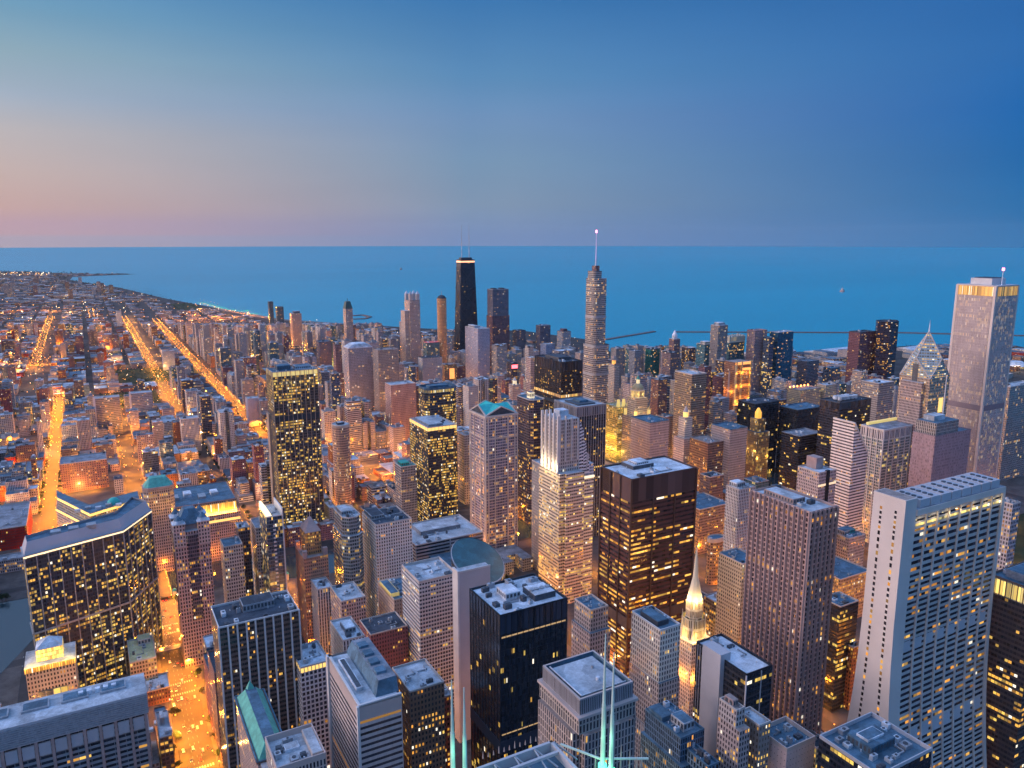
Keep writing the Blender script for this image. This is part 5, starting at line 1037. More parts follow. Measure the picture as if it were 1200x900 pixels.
F=[ # name,label,x,y,xL,xR,H,mat,d,roof,vis,extra
('apartment_tower','white tower with dark central slot, split lighter on its left half, below the braced skyscraper',560,386,545,574,170,'stripe_slate',None,'roof_pale',443,{'pent':[(.05,.4,.3,.8,7,'roof_white')]}),
('apartment_tower','small cream tower with crenellated top below the flat topped grey and red tower',582,406,576,594,125,'beige_apt',30,'roof_white',437,{'pent':[(.0,.3,0,.4,5,'stone_pale'),(.7,1,.0,.4,5,'stone_pale')]}),
('apartment_tower','dark tower carrying a red illuminated sign on its top floors',600,426,596,606,95,'dark_apt',24,'roof_dark',445,{'redsign':1}),
('apartment_tower','wide white ribbed apartment tower with an arched white roof',408,409,397,437,150,'ribbed_white',40,'roof_white',466,{'arch':1}),
('apartment_tower','tall beige apartment tower with brown side, right of the wide white ribbed tower',443,411,433,467,150,'stripe_tan',40,'roof_tan',485,{}),
('apartment_tower','pale pink apartment tower with rounded bay fronts and flat top',458,452,451,487,120,'stripe_tan2',36,'roof_pale',497,{}),
('apartment_tower','cream tower crowned by a dark green mansard cap against the lake',405,362,399.5,413,175,'beige_apt',30,'copper_dark',400,{'mans':1}),
('apartment_tower','thin dark teal tower, taller of the teal pair on the lakefront',315,354,312,320,165,'teal_dark',20,'roof_dark',372,{}),
('apartment_tower','shorter wider teal slab of the pair on the lakefront',324,360,321,332,135,'teal_dark',20,'roof_dark',372,{}),
('apartment_tower','pinkish slab with a humped dark rooftop, right of the teal pair',342,368,337,353,125,'pink_apt',40,'roof_white',415,{'pent':[(.3,.9,.2,.8,9,'metal_dark')]}),
('apartment_tower','slate blue slab with pale top edge in the middle of the lakefront cluster',374,401,362,388,95,'slate_face',36,'roof_blue',430,{}),
('apartment_tower','deep blue glass tower with two lit upper windows, between pale lakefront blocks',482,430,474,487,110,'blue_glass',20,'roof_pale',447,{}),
('apartment_tower','pale tower with round arched upper windows just below the lantern-topped tower',472,378,468,492,150,'beige_apt',30,'roof_white',425,{'pent':[(.2,.8,.2,.8,8,'stone_pale')]}),
('apartment_tower','wide pale ribbed block with vertical bays above the rounded blue roof tower',495,420,488,518,110,'stripe_pale',30,'roof_dark',448,{}),
('hotel','dark green block with a pink-lit dome top right of the arched-window tower',500,402,497,515,130,'teal_glass',26,'red_roof',425,{}),
('office_building','brown building with an orange floodlit recess beside the wide pale ribbed block',521,428,518,535,80,'brown_brick',30,'roof_tan',447,{'orangewall':1}),
('apartment_tower','dark round-shouldered block silhouetted right of the flat topped grey and red tower',606,388,599,616,120,'slate_face',30,'roof_dark',402,{}),
('apartment_tower','plain grey slab standing above its neighbours on the lakefront horizon',633,382,629,645,140,'slate_face',26,'roof_grey',400,{}),
('apartment_tower','brown-grey stepped slab nearest the silver spired skyscraper on its lake side',659,389,652,669,130,'grey_apt',30,'roof_grey',405,{'pent':[(.25,.7,.2,.8,8,'plum_roof')]}),
('office_building','wide pale block with rows of windows below the plain grey slab',640,404,628,650,85,'blue_grid',40,'roof_white',425,{}),
('office_tower','white banded tower top with a stacked white roof, in front of the plain grey slab',655,412,648,674,105,'strip_pale',34,'roof_white',420,{}),
('office_building','small stone tower with lit white lantern left of the big black slab',601,452,595,610,100,'white_stone',18,'roof_white',468,{'lantern':1}),
('office_tower','tan tower with bright orange lantern top beside the silver spired skyscraper',720,428,713,726,130,'tan_stone',24,'roof_tan',478,{'olantern':1}),
('apartment_tower','grey twin-block tower with pale roof right of the silver spired skyscraper',744,412,736,751,110,'grey_apt',26,'roof_grey',440,{}),
('apartment_tower','dark green glass tower beside the grey twin-block tower',763,410,758,773,112,'green_glass',24,'roof_dark',440,{}),
('hotel_tower','slim plum tower with a white pointed cap against the lake',790,398,786,797,175,'plum_brick',18,'roof_white',432,{'cap':1}),
('office_tower','dark red stepped block at the foot of the slim plum tower',786,414,778,797,150,'plum_brick',30,'roof_dark',436,{}),
('office_building','low dark block with curved white roof bands right of the slim plum tower',808,408,799,815,120,'dark_apt',30,'roof_white',425,{}),
('office_tower','cream and teal glass tower with a pale arched crown',826,404,815,838,150,'teal_glass',30,'roof_white',430,{'pent':[(.2,.8,.2,.8,6,'crown_pale')]}),
('office_tower','tall pale brown tower with a small white peak, tallest of the lakefront group',842,382,836,853,205,'stripe_tan',26,'roof_white',410,{'pent':[(.2,.8,.2,.8,7,'roof_white')]}),
('apartment_tower','teal glass tower with a jagged white crown above the orange floodlit tower',855,396,848,873,170,'teal_glass',30,'roof_white',420,{'crownw':1}),
('apartment_tower','tall pink-brown ribbed tower with reddish top right of the teal crowned tower',885,388,879,899,190,'pink_pier2',26,'roof_pink',462,{}),
('apartment_tower','slim blue tower squeezed between the pink-brown ribbed tower and the two-tone tower',902,396,898,907,175,'blue_glass',20,'roof_blue',445,{}),
('apartment_tower','two-tone tower, pale corner and dark teal side, by the lake',912,390,905,930,185,'teal_dark2',26,'roof_pale',445,{}),
('office_building','purple-grey block with lit low roofline in front of the breakwater',946,424,934,960,110,'slate_face',30,'roof_grey',455,{}),
('office_building','blue office block with pale top behind the long rooftop with orange lamps',974,432,967,985,85,'blue_glass',24,'roof_blue',450,{}),
('apartment_tower','plum brown slab, shorter of the dark pair on the lakefront',1008,390,1001,1026,195,'plum_brick',30,'roof_dark',440,{}),
('apartment_tower','tall black three-sided lakefront tower with curved walls',1038,378,1027,1060,220,'black_warm',40,'roof_dark',438,{'poly':lambda w,d:cham(w,d,w*.3)}),
('office_tower','beige slab with rounded pale front left of the diamond-topped tower',1030,450,1019,1048,165,'pink_apt',34,'roof_white',500,{}),
('apartment_tower','small beige block with teal neighbour wall, in front of the plum brown slab',1010,436,1003,1017,120,'beige_apt',24,'roof_white',462,{}),
('office_tower','black modernist block with white rooftop fans left of the beige slab',984,473,966,1021,178,'black_lit',34,'roof_dark',560,{'fans':1,'mech':(9,'black_solid')}),
('office_building','dark glass block with wide flat grey roof below the black modernist block',937,512,917,964,120,'black_lit',34,'roof_grey',590,{}),
('office_building','low dark blue block with rooftop mast behind the flat grey roof',935,481,912,965,120,'black_glass',40,'roof_blue',505,{}),
('office_building','long pale block with a row of orange rooftop lamps in front of the purple-grey block',938,458,918,962,95,'tan_lit',34,'roof_tan',478,{'lamps':1}),
('office_building','cream corner block with white attic beside the orange rooftop lamps',968,452,962,980,100,'tan_lit',24,'roof_white',475,{}),
('office_tower','wide black glass block behind the gold tipped dark tower',885,474,850,913,130,'black_glass',40,'roof_dark',520,{}),
('office_tower','brown stone tower with a white roof rising behind the slim white pinnacle tower',811,440,786,828,180,'brown_stone',44,'roof_white',545,{'par':2}),
('office_tower','pale pinkish masonry cube tower with a bluish roof in front of the domed tower',762,496,736,784,150,'tan_stone2',44,'roof_blue',548,{}),
('office_tower','floodlit white baroque block glowing yellow below the domed tower',724,478,709,742,105,'yellow_lit',40,'roof_yellow',560,{'flood':1}),
('office_tower','pink stone slab with pale blue attic left of the rust roof, in the right middle',856,504,838,876,130,'tan_stone2',40,'roof_blue',560,{}),
('office_building','twin round-fronted grey towers joined by a dark slot and topped by a red-brown box',960,555,936,980,150,'grey_stone',30,'roof_white',580,{'slot':1}),
('office_tower','brown tower with grey steps between the twin round-fronted towers and the pink stone slab',830,520,820,850,110,'brown_stone',40,'roof_tan',575,{}),
('apartment_tower','ochre stone block with blue glass corner at the right edge behind the huge pale slab',1184,454,1176,1215,165,'stripe_tan',24,'roof_pale',512,{}),
]
for (nm_,lb,x,y,xl,xr,H,mt,d,rf,vis,ex) in F:
    k={q:ex[q] for q in ('pent','poly','mech','par') if q in ex}
    X0,X1,Y0,Y1=px(x,y,xl,xr,H,d=d)
    if X1-X0<8: X1=X0+10
    t=slab(nm_,lb,{'hotel_tower':'hotel'}.get(nm_,nm_.replace('_',' ')),X0,X1,Y0,Y1,H,mt,roof=rf,units=3,vis=vis,wallm='stone_pale' if rf in('roof_white','roof_pale') else rf,**k)
    w,dd=X1-X0,Y1-Y0; cx,cy=(X0+X1)/2,(Y0+Y1)/2
    if 'redsign' in ex: part('sign',t,lambda b:b.box(-w/2-.5,w/2+.5,-dd/2-1,-dd/2,H-13,H-4,'red_glow',True))
    if 'arch' in ex: part('arched_roof',t,lambda b:[b.frus(rect(w*(1-i*.1),dd*(1-i*.04)),rect(w*(1-(i+1)*.14),dd*(1-(i+1)*.06)),H+1+i*3-i*i*.2,H+1+(i+1)*3-(i+1)**2*.2,'roof_white') for i in range(5)])
    if 'mans' in ex: part('mansard_cap',t,lambda b:(b.frus(rect(w,dd),rect(w*.6,dd*.6),H+1,H+24,'copper_dark'),b.prism(ell(1.6,1.6,6),H+24,H+34,'copper_dark')))
    if 'orangewall' in ex: part('lit_recess',t,lambda b:b.box(-w*.1,w*.3,-dd/2-.5,-dd/2,H-38,H-10,'crown_orange',True))
    if 'lantern' in ex: part('lit_lantern',t,lambda b:(b.prism(ell(9,9,8),H,H+9,'crown_white2'),b.frus(ell(10,10,8),ell(2,2,8),H+9,H+16,'stone_white')))
    if 'olantern' in ex: part('lit_lantern',t,lambda b:(b.prism(ell(9,9,8),H,H+10,'crown_orange2'),b.frus(ell(18,18,8),ell(1,1,8),H+10,H+22,'roof_tan')))
    if 'cap' in ex: part('pointed_cap',t,lambda b:(b.prism(ell(w*.7,w*.7,8),H,H+9,'roof_white'),b.frus(ell(w*.7,w*.7,8),ell(1,1,8),H+9,H+22,'roof_white')))
    if 'crownw' in ex: part('jagged_crown',t,lambda b:(b.wall(rect(w+1,dd+1),H-12,H+3,'crown_pale_f',4,14),[b.box(-w/2+i*w/6,-w/2+i*w/6+4,-dd/2-.6,-dd/2+2,H+3,H+6+(i*3)%5,'crown_pale') for i in range(6)]))
    if 'fans' in ex:
        for i in range(9): part('cooling_fan',t,lambda b:b.prism(ell(7,7,10,-w*.25+(i%5)*8,-4+8*(i//5)),H+1,H+6,'roof_white'))
    if 'lamps' in ex:
        for i in range(6): part('roof_lamp',t,lambda b:b.prism(ell(2.6,2.6,8,-w/2+4+i*(w-8)/5,dd/2-3),H+1,H+4,'lamp_orange')); light('POINT',cx-w/2+4+i*(w-8)/5,cy+dd/2-5,H+5,900,SOD,.4)
    if 'flood' in ex:
        for i in range(5): light('POINT',X0-7,Y0+3+i*9,22+24*(i%2),9000,(1,.62,.10),.6); light('POINT',X0+2+i*w/5,Y0-7,22+26*(i%2),9000,(1,.62,.10),.6)
        for i in range(3): part('attic_turret',t,lambda b:b.frus(ell(8,8,8,-w/2+5+i*w/3,-dd/2+5),ell(5,5,8,-w/2+5+i*w/3,-dd/2+5),H,H+14,'crown_glow3'))
    if 'slot' in ex: part('dark_slot',t,lambda b:b.box(-w*.08,w*.08,-dd/2-1,-dd/2+2,0,H+2,'black_metal')); part('lit_floor',t,lambda b:b.box(-w/2-.2,w/2+.2,-dd/2-.25,-dd/2,H-16,H-13.5,'crown_white2',True)); part('rooftop_box',t,lambda b:b.box(-w*.15,w*.25,-2,dd*.4,H,H+13,'stone_pink'))

# --- right middle specials
def aon():
    H=346; X0,X1,Y0,Y1=px(1168,335,1123,1195,H); w=57; cx,cy=X0+w/2,Y0+w/2; claim(X0,X0+w,Y0,Y0+w,H,540,'aon')
    t=thing('skyscraper',cx,cy,'huge pale ribbed square skyscraper with notched corners and a glowing amber crown','skyscraper')
    a=w/2; c=3.5; P=[(-a+c,-a),(a-c,-a),(a-c,-a+c),(a,-a+c),(a,a-c),(a-c,a-c),(a-c,a),(-a+c,a),(-a+c,a-c),(-a,a-c),(-a,-a+c),(-a+c,-a+c)]
    part('facade',t,lambda b:b.wall(P,0,H-15,'aon_face',1.8,3.9)); part('lit_crown',t,lambda b:b.wall(P,H-15,H-1.5,'crown_amber_f',1.8,13)); part('parapet',t,lambda b:b.prism(inset(P,-.3),H-1.5,H,'granite_white'))
    part('roof',t,lambda b:b.cap(inset(P,1),H+.1,'roof_pale')); part('penthouse',t,lambda b:b.box(-17,17,-15,15,H,H+9,'stone_white')); part('roof_unit',t,lambda b:b.box(-14,14,-12,12,H+9,H+10,'roof_dark'))
    part('mast',t,lambda b:b.frus(ell(1.6,1.6,8,-5,-22),ell(.8,.8,8,-5,-22),H,H+20,'roof_white')); part('beacon',t,lambda b:b.prism(ell(3.4,3.4,8,-5,-22),H+20,H+24,'beacon_pink'))
    for sx_,sy_ in ((-1,-1),(1,-1),(-1,1)): part('corner_pier',t,lambda b:b.box(sx_*(a-1.9)-1.9,sx_*(a-1.9)+1.9,sy_*(a-1.9)-1.9,sy_*(a-1.9)+1.9,0,H-.5,'granite_white'))
    part('plant_belt',t,lambda b:b.prism(rect(w-9+9.3,w-9+1.4,0,0) if False else inset(P,-.25),168,176,'stone_mauve'))
aon()
def diamond():
    H=250; X0,X1,Y0,Y1=px(1060,430,1054,1099,240); d=44; w=44; cx,cy=at(1089,388,287); claim(cx-w/2,cx+w/2,cy-d/2,cy+d/2,H,500,'diamond')
    t=thing('skyscraper',cx,cy,'granite skyscraper with a chevron-lit pointed diamond top and needle spire','skyscraper')
    part('facade',t,lambda b:b.wall(rect(w,d),0,H-24,'chev_face',2.4,3.8))
    zt=zfor(cx,cy,388); a=w/2; P=rect(w,d)
    # rotated-square crown: the point shifts to the middle as it rises
    Q=[(0,-a*1.02),(a*1.02,0),(0,a*1.02),(-a*1.02,0)]
    def crown(b):
        for i in range(4):
            p0,p1=P[i],P[(i+1)%4]; m=((p0[0]+p1[0])/2,(p0[1]+p1[1])/2); zb=H-24; n=8
            # gable face up to mid-edge, then chevron plane to the apex
            b.face([(*p0,zb),(*p1,zb),(*m,zb+26)],'chev_top',[(0,0),(9,0),(4.5,9)])
        for i in range(4):
            p1=P[(i+1)%4]; m=tuple((P[i][k]+p1[k])/2 for k in (0,1)); p2=P[(i+2)%4]; m2=tuple((p1[k]+p2[k])/2 for k in (0,1))
            b.face([(*m,H+2),(*p1,H-24),(*m2,H+2),(0,0,zt)],'chev_top',[(0,9),(5,0),(10,9),(5,18)])
    part('diamond_crown',t,crown)
    for i in range(4):
        m=tuple((P[i][k]+P[(i+1)%4][k])/2 for k in (0,1)); q_=P[(i+1)%4]; part('crown_edge',t,lambda b:(b.bar((*P[i],H-24),(*m,H+2),1.0,'stone_pale'),b.bar((*m,H+2),(*q_,H-24),1.0,'stone_pale'),b.bar((*m,H+2),(0,0,zt),1.0,'stone_pale')))
    part('spire',t,lambda b:b.frus(ell(2.2,2.2,8),ell(.5,.5,8),zt-2,zfor(cx,cy,375),'roof_white'))
    part('dark_strip',t,lambda b:b.box(-a-.5,-a+.1,-4,4,20,H-6,'metal_dark')); part('lit_gable',t,lambda b:b.box(2,11,-a-.5,-a,H-72,H-52,'crown_glow'))
    for s in (-1,1): part('flank',t,lambda b:(b.wall(rect(6,d*.7,s*(a+3),0),0,H-30,'chev_face',2.4,3.8),b.cap(rect(6,d*.7,s*(a+3),0),H-30,'roof_pale')))
diamond()
def slabmid():
    H=175; X0,X1,Y0,Y1=px(1096,512,1070,1138,H); w,d=X1-X0,Y1-Y0; t=slab('office_tower','mauve limestone slab with a taller stepped left part, in front of the huge pale skyscraper',OT,X0,X1,Y0,Y1,H,'mauve_slab',bay=2,roof='roof_blue',wallm='stone_mauve',units=3,vis=560)
    part('tall_section',t,lambda b:(b.wall(rect(w*.62,d*.9,-w*.16,d*.0),H,H+16,'stripe_tan',3,4),b.cap(rect(w*.62,d*.9,-w*.16,0),H+16,'roof_blue')))
    part('roof_unit',t,lambda b:b.box(-w*.35,-w*.05,-4,10,H+16,H+22,'roof_pale')); part('antenna_mast',t,lambda b:b.frus(ell(1.8,1.8,6,w*.1,6),ell(1,1,6,w*.1,6),H+16,H+68,'stone_white'))
slabmid()
def lattice():
    H=160; X0,X1,Y0,Y1=px(1036,505,1028,1086,H,d=34); w,d=X1-X0,34; cx,cy=(X0+X1)/2,Y0+17; claim(X0,X1,Y0,Y0+d,H,585,'lattice')
    t=thing('office_tower',cx,cy,'white lattice tower with an open colonnade top and yellow lit roof room',OT); P=rect(w,d)
    part('facade',t,lambda b:b.wall(P,0,H-14,'lattice_face',3.4,4)); part('colonnade',t,lambda b:b.wall(inset(P,.4),H-14,H,'colonnade_face',3.4,14)); part('cornice',t,lambda b:b.prism(inset(P,-.6),H,H+1.6,'stone_white',True)); part('roof',t,lambda b:b.cap(inset(P,.5),H+1.7,'roof_grey'))
    part('lit_roof_room',t,lambda b:b.box(w*.26,w*.5-1,-d*.4,d*.2,H+1.6,H+12,'crown_glow')); part('lit_roof_edge',t,lambda b:b.box(-w*.45,w*.26,d*.3,d*.4,H+1.6,H+5,'crown_glow3'))
    for k in range(9): part('column',t,lambda b:b.box(-w/2+k*w/8-.6,-w/2+k*w/8+.6,-d/2-.8,-d/2+.2,0,H,'stone_white'))
    for k in range(5): part('column',t,lambda b:b.box(-w/2-.8,-w/2+.2,-d/2+k*d/4-.6,-d/2+k*d/4+.6,0,H,'stone_white'))
lattice()
def slanted():
    H=185; ax,ay=at(1002,496,H); x0=at(991,578,128)[0]; w=30; cx,cy=ax+w/2,ay+16; claim(ax,ax+w,ay,ay+32,H,620,'slanted')
    t=thing('office_tower',cx,cy,'white banded tower with a sharply slanted knife-edge roof',OT); a=w/2; d=32; H2=H-44
    def f(b):
        n=round(H/4)
        b.face([(-a,-16,0),(a,-16,0),(a,-16,H2),(-a,-16,H)],'white_band',[(0,0),(30,0),(30,H2/4),(0,H/4)])
        b.face([(-a,16,0),(-a,-16,0),(-a,-16,H),(-a,16,H)],'white_band',[(60,0),(90,0),(90,H/4),(60,H/4)])
        b.face([(a,-16,0),(a,16,0),(a,16,H2),(a,-16,H2)],'white_band',[(0,0),(30,0),(30,H2/4),(0,H2/4)])
        b.face([(a,16,0),(-a,16,0),(-a,16,H),(a,16,H2)],'white_band',[(0,0),(30,0),(30,H/4),(0,H2/4)])
    part('facade',t,f); part('slanted_roof',t,lambda b:b.face([(-a,-16,H+.1),(a,-16,H2+.1),(a,16,H2+.1),(-a,16,H+.1)],'stone_pink')); part('roof_edge',t,lambda b:(b.bar((-a,-16,H+.4),(a,-16,H2+.4),1.4,'stone_white'),b.bar((-a,-16,H+.4),(-a,16,H+.4),1.4,'stone_white')))
slanted()
def goldspire():
    cx,cy=at(888,497,125); H=135; claim(cx-11,cx+11,cy-10,cy+10,H,545,'gold'); t=thing('office_tower',cx,cy,'dark green and gold lit tower with a bright gilded cap',OT)
    part('facade',t,lambda b:b.wall(rect(26,26),0,H-20,'gold_face',2.6,3.6)); part('ledge_roof',t,lambda b:b.cap(rect(26,26),H-20,'roof_dark')); part('upper_tier',t,lambda b:(b.wall(rect(16,16),H-20,H,'gold_face',2.6,3.6),b.cap(rect(16,16),H,'roof_dark')))
    part('gilded_cap',t,lambda b:(b.prism(ell(10,10,8),H,H+9,'crown_gold'),b.frus(ell(10,10,8),ell(3,3,8),H+9,H+16,'crown_gold')))
    for sx_ in (-1,1): light('POINT',cx+sx_*11,cy-15,H-60,4000,(1,.6,.12),.4); light('POINT',cx-15,cy+sx_*8,H-50,3000,(1,.6,.12),.4)
goldspire()
def domed():
    cx,cy=at(747,470,120); H=128; claim(cx-15,cx+15,cy-15,cy+15,H,480,'domed'); t=thing('office_tower',cx,cy,'cream baroque tower with a floodlit golden colonnaded dome and small turret domes',OT)
    part('facade',t,lambda b:b.wall(rect(38,38),0,H-34,'tan_stone',3,3.8)); part('ledge_roof',t,lambda b:b.cap(rect(38,38),H-34,'roof_tan')); part('upper_tier',t,lambda b:(b.wall(rect(26,26),H-34,H,'tan_stone',3,3.8),b.cap(rect(26,26),H,'roof_tan')))
    part('colonnade',t,lambda b:b.wall(ell(24,24,16),H,H+13,'gothic_lit',2,13)); part('cornice',t,lambda b:b.prism(ell(26,26,16),H+13,H+14.5,'stone_pale',True))
    part('dome',t,lambda b:[b.frus(ell(22*math.cos(i*.36),22*math.cos(i*.36),16),ell(22*math.cos((i+1)*.36),22*math.cos((i+1)*.36),16),H+14.5+11*math.sin(i*.36),H+14.5+11*math.sin((i+1)*.36),'stone_gold') for i in range(4)])
    part('lantern',t,lambda b:(b.prism(ell(6,6,8),H+24,H+32,'crown_white3'),b.frus(ell(6.5,6.5,8),ell(.5,.5,8),H+32,H+40,'copper_green')))
    for sx_ in (-1,1):
        for sy_ in (-1,1): part('corner_turret',t,lambda b:(b.prism(ell(6,6,8,sx_*15,sy_*15),H-34,H-22,'crown_glow3'),b.frus(ell(6.6,6.6,8,sx_*15,sy_*15),ell(.5,.5,8,sx_*15,sy_*15),H-22,H-15,'stone_gold')))
    for s in range(6):
        a=s*math.pi/3; light('POINT',cx+17*math.cos(a),cy+17*math.sin(a),H+6,2600,(1,.68,.2),.4)
    light('POINT',cx-24,cy-22,H-28,7000,(1,.68,.25),.5); light('POINT',cx-4,cy-24,H-28,5000,(1,.68,.25),.5)
domed()
def orange():
    H=170; X0,X1,Y0,Y1=px(862,425,846,880,H,d=30); w,d=X1-X0,30; cx,cy=(X0+X1)/2,Y0+15; claim(X0,X1,Y0,Y0+d,H,465,'orange')
    t=thing('office_tower',cx,cy,'slab tower blazing with orange floodlight between two bright piers',OT)
    part('facade',t,lambda b:b.wall(rect(w,d),0,H,'orange_wall2',3,3.8)); part('roof',t,lambda b:b.cap(rect(w,d),H,'roof_tan'))
    for x in (-w/2+1.5,-w*.12,w/2-1.5): part('lit_pier',t,lambda b:b.box(x-1.5,x+1.5,-d/2-3,-d/2+.1,0,H+2,'stone_gold'))
    part('lit_frame',t,lambda b:(b.box(-w/2,w/2,-d/2-2.6,-d/2,H-5,H,'crown_orange',True),b.box(-w*.1,w/2,-d/2-2.6,-d/2,H-16,H-12,'crown_orange',True),b.box(-w/2,w/2,-d/2-3.4,-d/2,H-86,H-82,'crown_orange',True)))
    for k in range(5):
        for z in (H-78,H-48,H-22): light('POINT',cx-w/2+3+k*w/5,cy-d/2-5,z,6500 if z<H-60 else 3600,(1,.42,.04),.5)
    for k in range(3): light('POINT',cx-w/2-5,cy-d/2+4+k*9,H-60,6000,(1,.42,.04),.5)
    part('side_spire',t,lambda b:b.frus(rect(7,7,-w/2-6,-6),rect(2,2,-w/2-6,-6),0,H-18,'stone_pink')); light('POINT',cx-w/2-9,cy-12,60,5000,(1,.45,.05),.5)
orange()
def pinnacle():
    cx,cy=at(803,500,120); H=118; claim(cx-8,cx+8,cy-8,cy+8,H,560,'pinnacle'); t=thing('office_tower',cx,cy,'slim white pinnacle tower with a lantern cap, in front of the brown stone tower',OT)
    part('facade',t,lambda b:b.wall(rect(24,24),0,H-14,'white_stone',2.6,3.6)); part('ledge_roof',t,lambda b:b.cap(rect(24,24),H-14,'roof_tan')); part('upper_tier',t,lambda b:(b.wall(rect(15,15),H-14,H+18,'white_stone',2.6,3.6),b.cap(rect(15,15),H+18,'roof_tan')))
    part('lantern',t,lambda b:(b.prism(ell(8,8,8),H+18,H+26,'crown_glow'),b.frus(ell(9,9,8),ell(.5,.5,8),H+26,H+36,'stone_pale'))); light('POINT',cx-10,cy-10,H+8,900,(1,.7,.3),.4)
pinnacle()
# ================================================================ CITY FABRIC
STY=[('red_brick','red brick',['loft block','walk-up block','brick warehouse']),('plum_brick','plum brick',['apartment block','loft block']),('brown_brick','brown brick',['apartment block','office block']),
('tan_stone','tan stone',['office block','mid-rise block']),('beige_apt','beige',['apartment block','condo block']),('pink_apt','pinkish',['apartment block','condo block']),('grey_apt','grey concrete',['apartment block','parking block']),
('grey_stone','grey stone',['office block','mid-rise block']),('stripe_pale','pale ribbed',['apartment block','office block']),('strip_grey','grey banded',['office block','parking block']),('teal_glass','teal glass',['condo block','office block']),
('blue_glass','blue glass',['condo block','office block']),('dark_apt','dark',['apartment block','office block']),('stripe_tan','tan ribbed',['apartment block','office block']),('orange_brick','orange-lit brick',['loft block','shop block'])]
RF=[('roof_pale','pale roof'),('roof_white','white roof'),('roof_grey','grey roof'),('roof_dark','dark roof'),('roof_blue','blue-grey roof'),('roof_tan','tan roof')]
NSL={x:1 for x in NS}
g=random.Random(5)
def zone(X,Y):
    """typical height, share of towers, tower height, style weights"""
    if Y<860 and X>-75: return (60,.5,95,'mix') if X<1000 else (14,.1,60,'mix')
    if X<-75 and Y<1060: return (26,.2,60,'brick')
    if X>1640: return (13,.10,60,'mix') if Y<1100 else (12,.05,40,'mix')
    if X>1100 and 560<Y<1000: return (60,.6,120,'tower')
    if Y<1000: return (50,.4,110,'mix')
    if X>412 and Y<2300: return (56,.62,120,'tower')
    if X<=412 and Y<1500: return (26,.22,70,'brick') if X>175 else (20,.22,48,'mix')
    if X<=160 and Y<2300: return (17,.26,58,'mix')
    if X<=412 and Y<2300: return (28,.55,88,'tower')
    if X<150: return (11,.12,52,'brick')
    if X<330: return (18,.36,80,'mix')
    return (40,.72,108,'tower') if Y<4300 else (12,.2,60,'mix')
W8={'mix':[2,2,3,4,3,2,3,3,2,2,1,2,2,2,1],'brick':[9,5,4,2,2,2,3,1,1,3,1,1,1,1,4],'tower':[1,2,2,3,6,5,4,3,4,2,3,3,2,5,0]}
def shoreX(Y):
    r=None
    for a,b in zip(SHORE[1:24],SHORE[2:25]):
        lo,hi=sorted((a[1],b[1]))
        if lo<=Y<=hi and hi>lo:
            x=a[0]+(b[0]-a[0])*(Y-a[1])/(b[1]-a[1]); r=x if r is None else min(r,x)
    return r if r is not None else 1900
def onland(x,y,P=SHORE):
    ins=False; n=len(P)
    for i in range(n):
        (x1,y1),(x2,y2)=P[i],P[(i+1)%n]
        if (y1>y)!=(y2>y) and x<(x2-x1)*(y-y1)/(y2-y1)+x1: ins=not ins
    return ins
def free(x0,x1,y0,y1):
    return all(x1<f[0]-2 or x0>f[1]+2 or y1<f[2]-2 or y0>f[3]+2 for f in FOOT)
SOFT=list(VIS)
for (a_,b_,c_,d_,e_) in ((428,456,548,566,1500),): SOFT.append((a_,b_,c_,d_,e_,'plaza',0))
for x_,ya,yb_,sp_ in ((305,1620,4250,60),(175,2000,4450,60),(-75,1240,2380,50),(47,1750,2320,60),(-160,2900,4600,90),(47,600,1000,40)):
    yy_=ya
    while yy_<yb_: q_=proj(x_,yy_,0); SOFT.append((q_[0]-4,q_[0]+4,q_[1]-6,q_[1]+3.5,math.hypot(x_,yy_),'avenue',0)); yy_+=sp_
def hmax(x0,x1,y0,y1,H):
    dist=math.hypot((x0+x1)/2,(y0+y1)/2)
    while H>8:
        ps=[proj(x,y,H) for x in (x0,x1) for y in (y0,y1)]; a=min(p[0] for p in ps); b=max(p[0] for p in ps); tp=min(p[1] for p in ps); bad=False
        for (p0,p1,yt,yb,dd,nm,_h) in SOFT:
            if dd>dist-5 and b>p0+1 and a<p1-1 and tp<yb-3: bad=True; break
        # the skyline against the lake is made by named towers only
        lim=404 if a>560 else 392 if a>440 else 378
        if tp<lim: bad=True
        if not bad: return H
        H*=.88
    return 8 if H>5 else H
CAND=[]
xs=NS+[1640]; ysr=EW
def lots(x0,x1,y0,y1,far=False):
    w=x1-x0; out=[]; x=x0
    while x<x1-10:
        lw=g.uniform(18,46) if not far else g.uniform(16,40)
        if x+lw>x1-8: lw=x1-x
        y=y0; half=(y1-y0)
        parts=g.choice([1,2,2,3]) if half>55 else 1
        cuts=sorted([0,1]+[g.uniform(.3,.7) if parts==2 else k for k in ([0.5] if parts==2 else [.34,.67] if parts==3 else [])])
        for c0,c1 in zip(cuts,cuts[1:]): out.append((x,x+lw-1.5,y0+half*c0,y0+half*c1-1.5))
        x+=lw
    return out
for i in range(len(NS)-1):
    a=NS[i]+RW.get(NS[i],16)/2+3; b=NS[i+1]-RW.get(NS[i+1],16)/2-3
    for j in range(len(EW)-1):
        c=EW[j]+10; d=EW[j+1]-10
        if NS[i]>=880 and EW[j]<600: continue
        if EW[j]==845: c,d=(1008,1026)
        CAND+=lots(a,b,c,d)
for j in range(24,60): pass
yb=2310
while yb<5600:
    for k in range(-14,14):
        a=k*112+3; b=a+96
        if a>shoreX(yb+60)-130: continue
        if any(a-16<x<b+16 for x in (175,305,-160)): 
            for x in (175,305,-160):
                if a<x-14<b: b=x-16
                elif a<x+14<b: a=x+16
            if b-a<20: continue
        CAND+=lots(a,b,yb,yb+82,True)
    yb+=100
yb=70
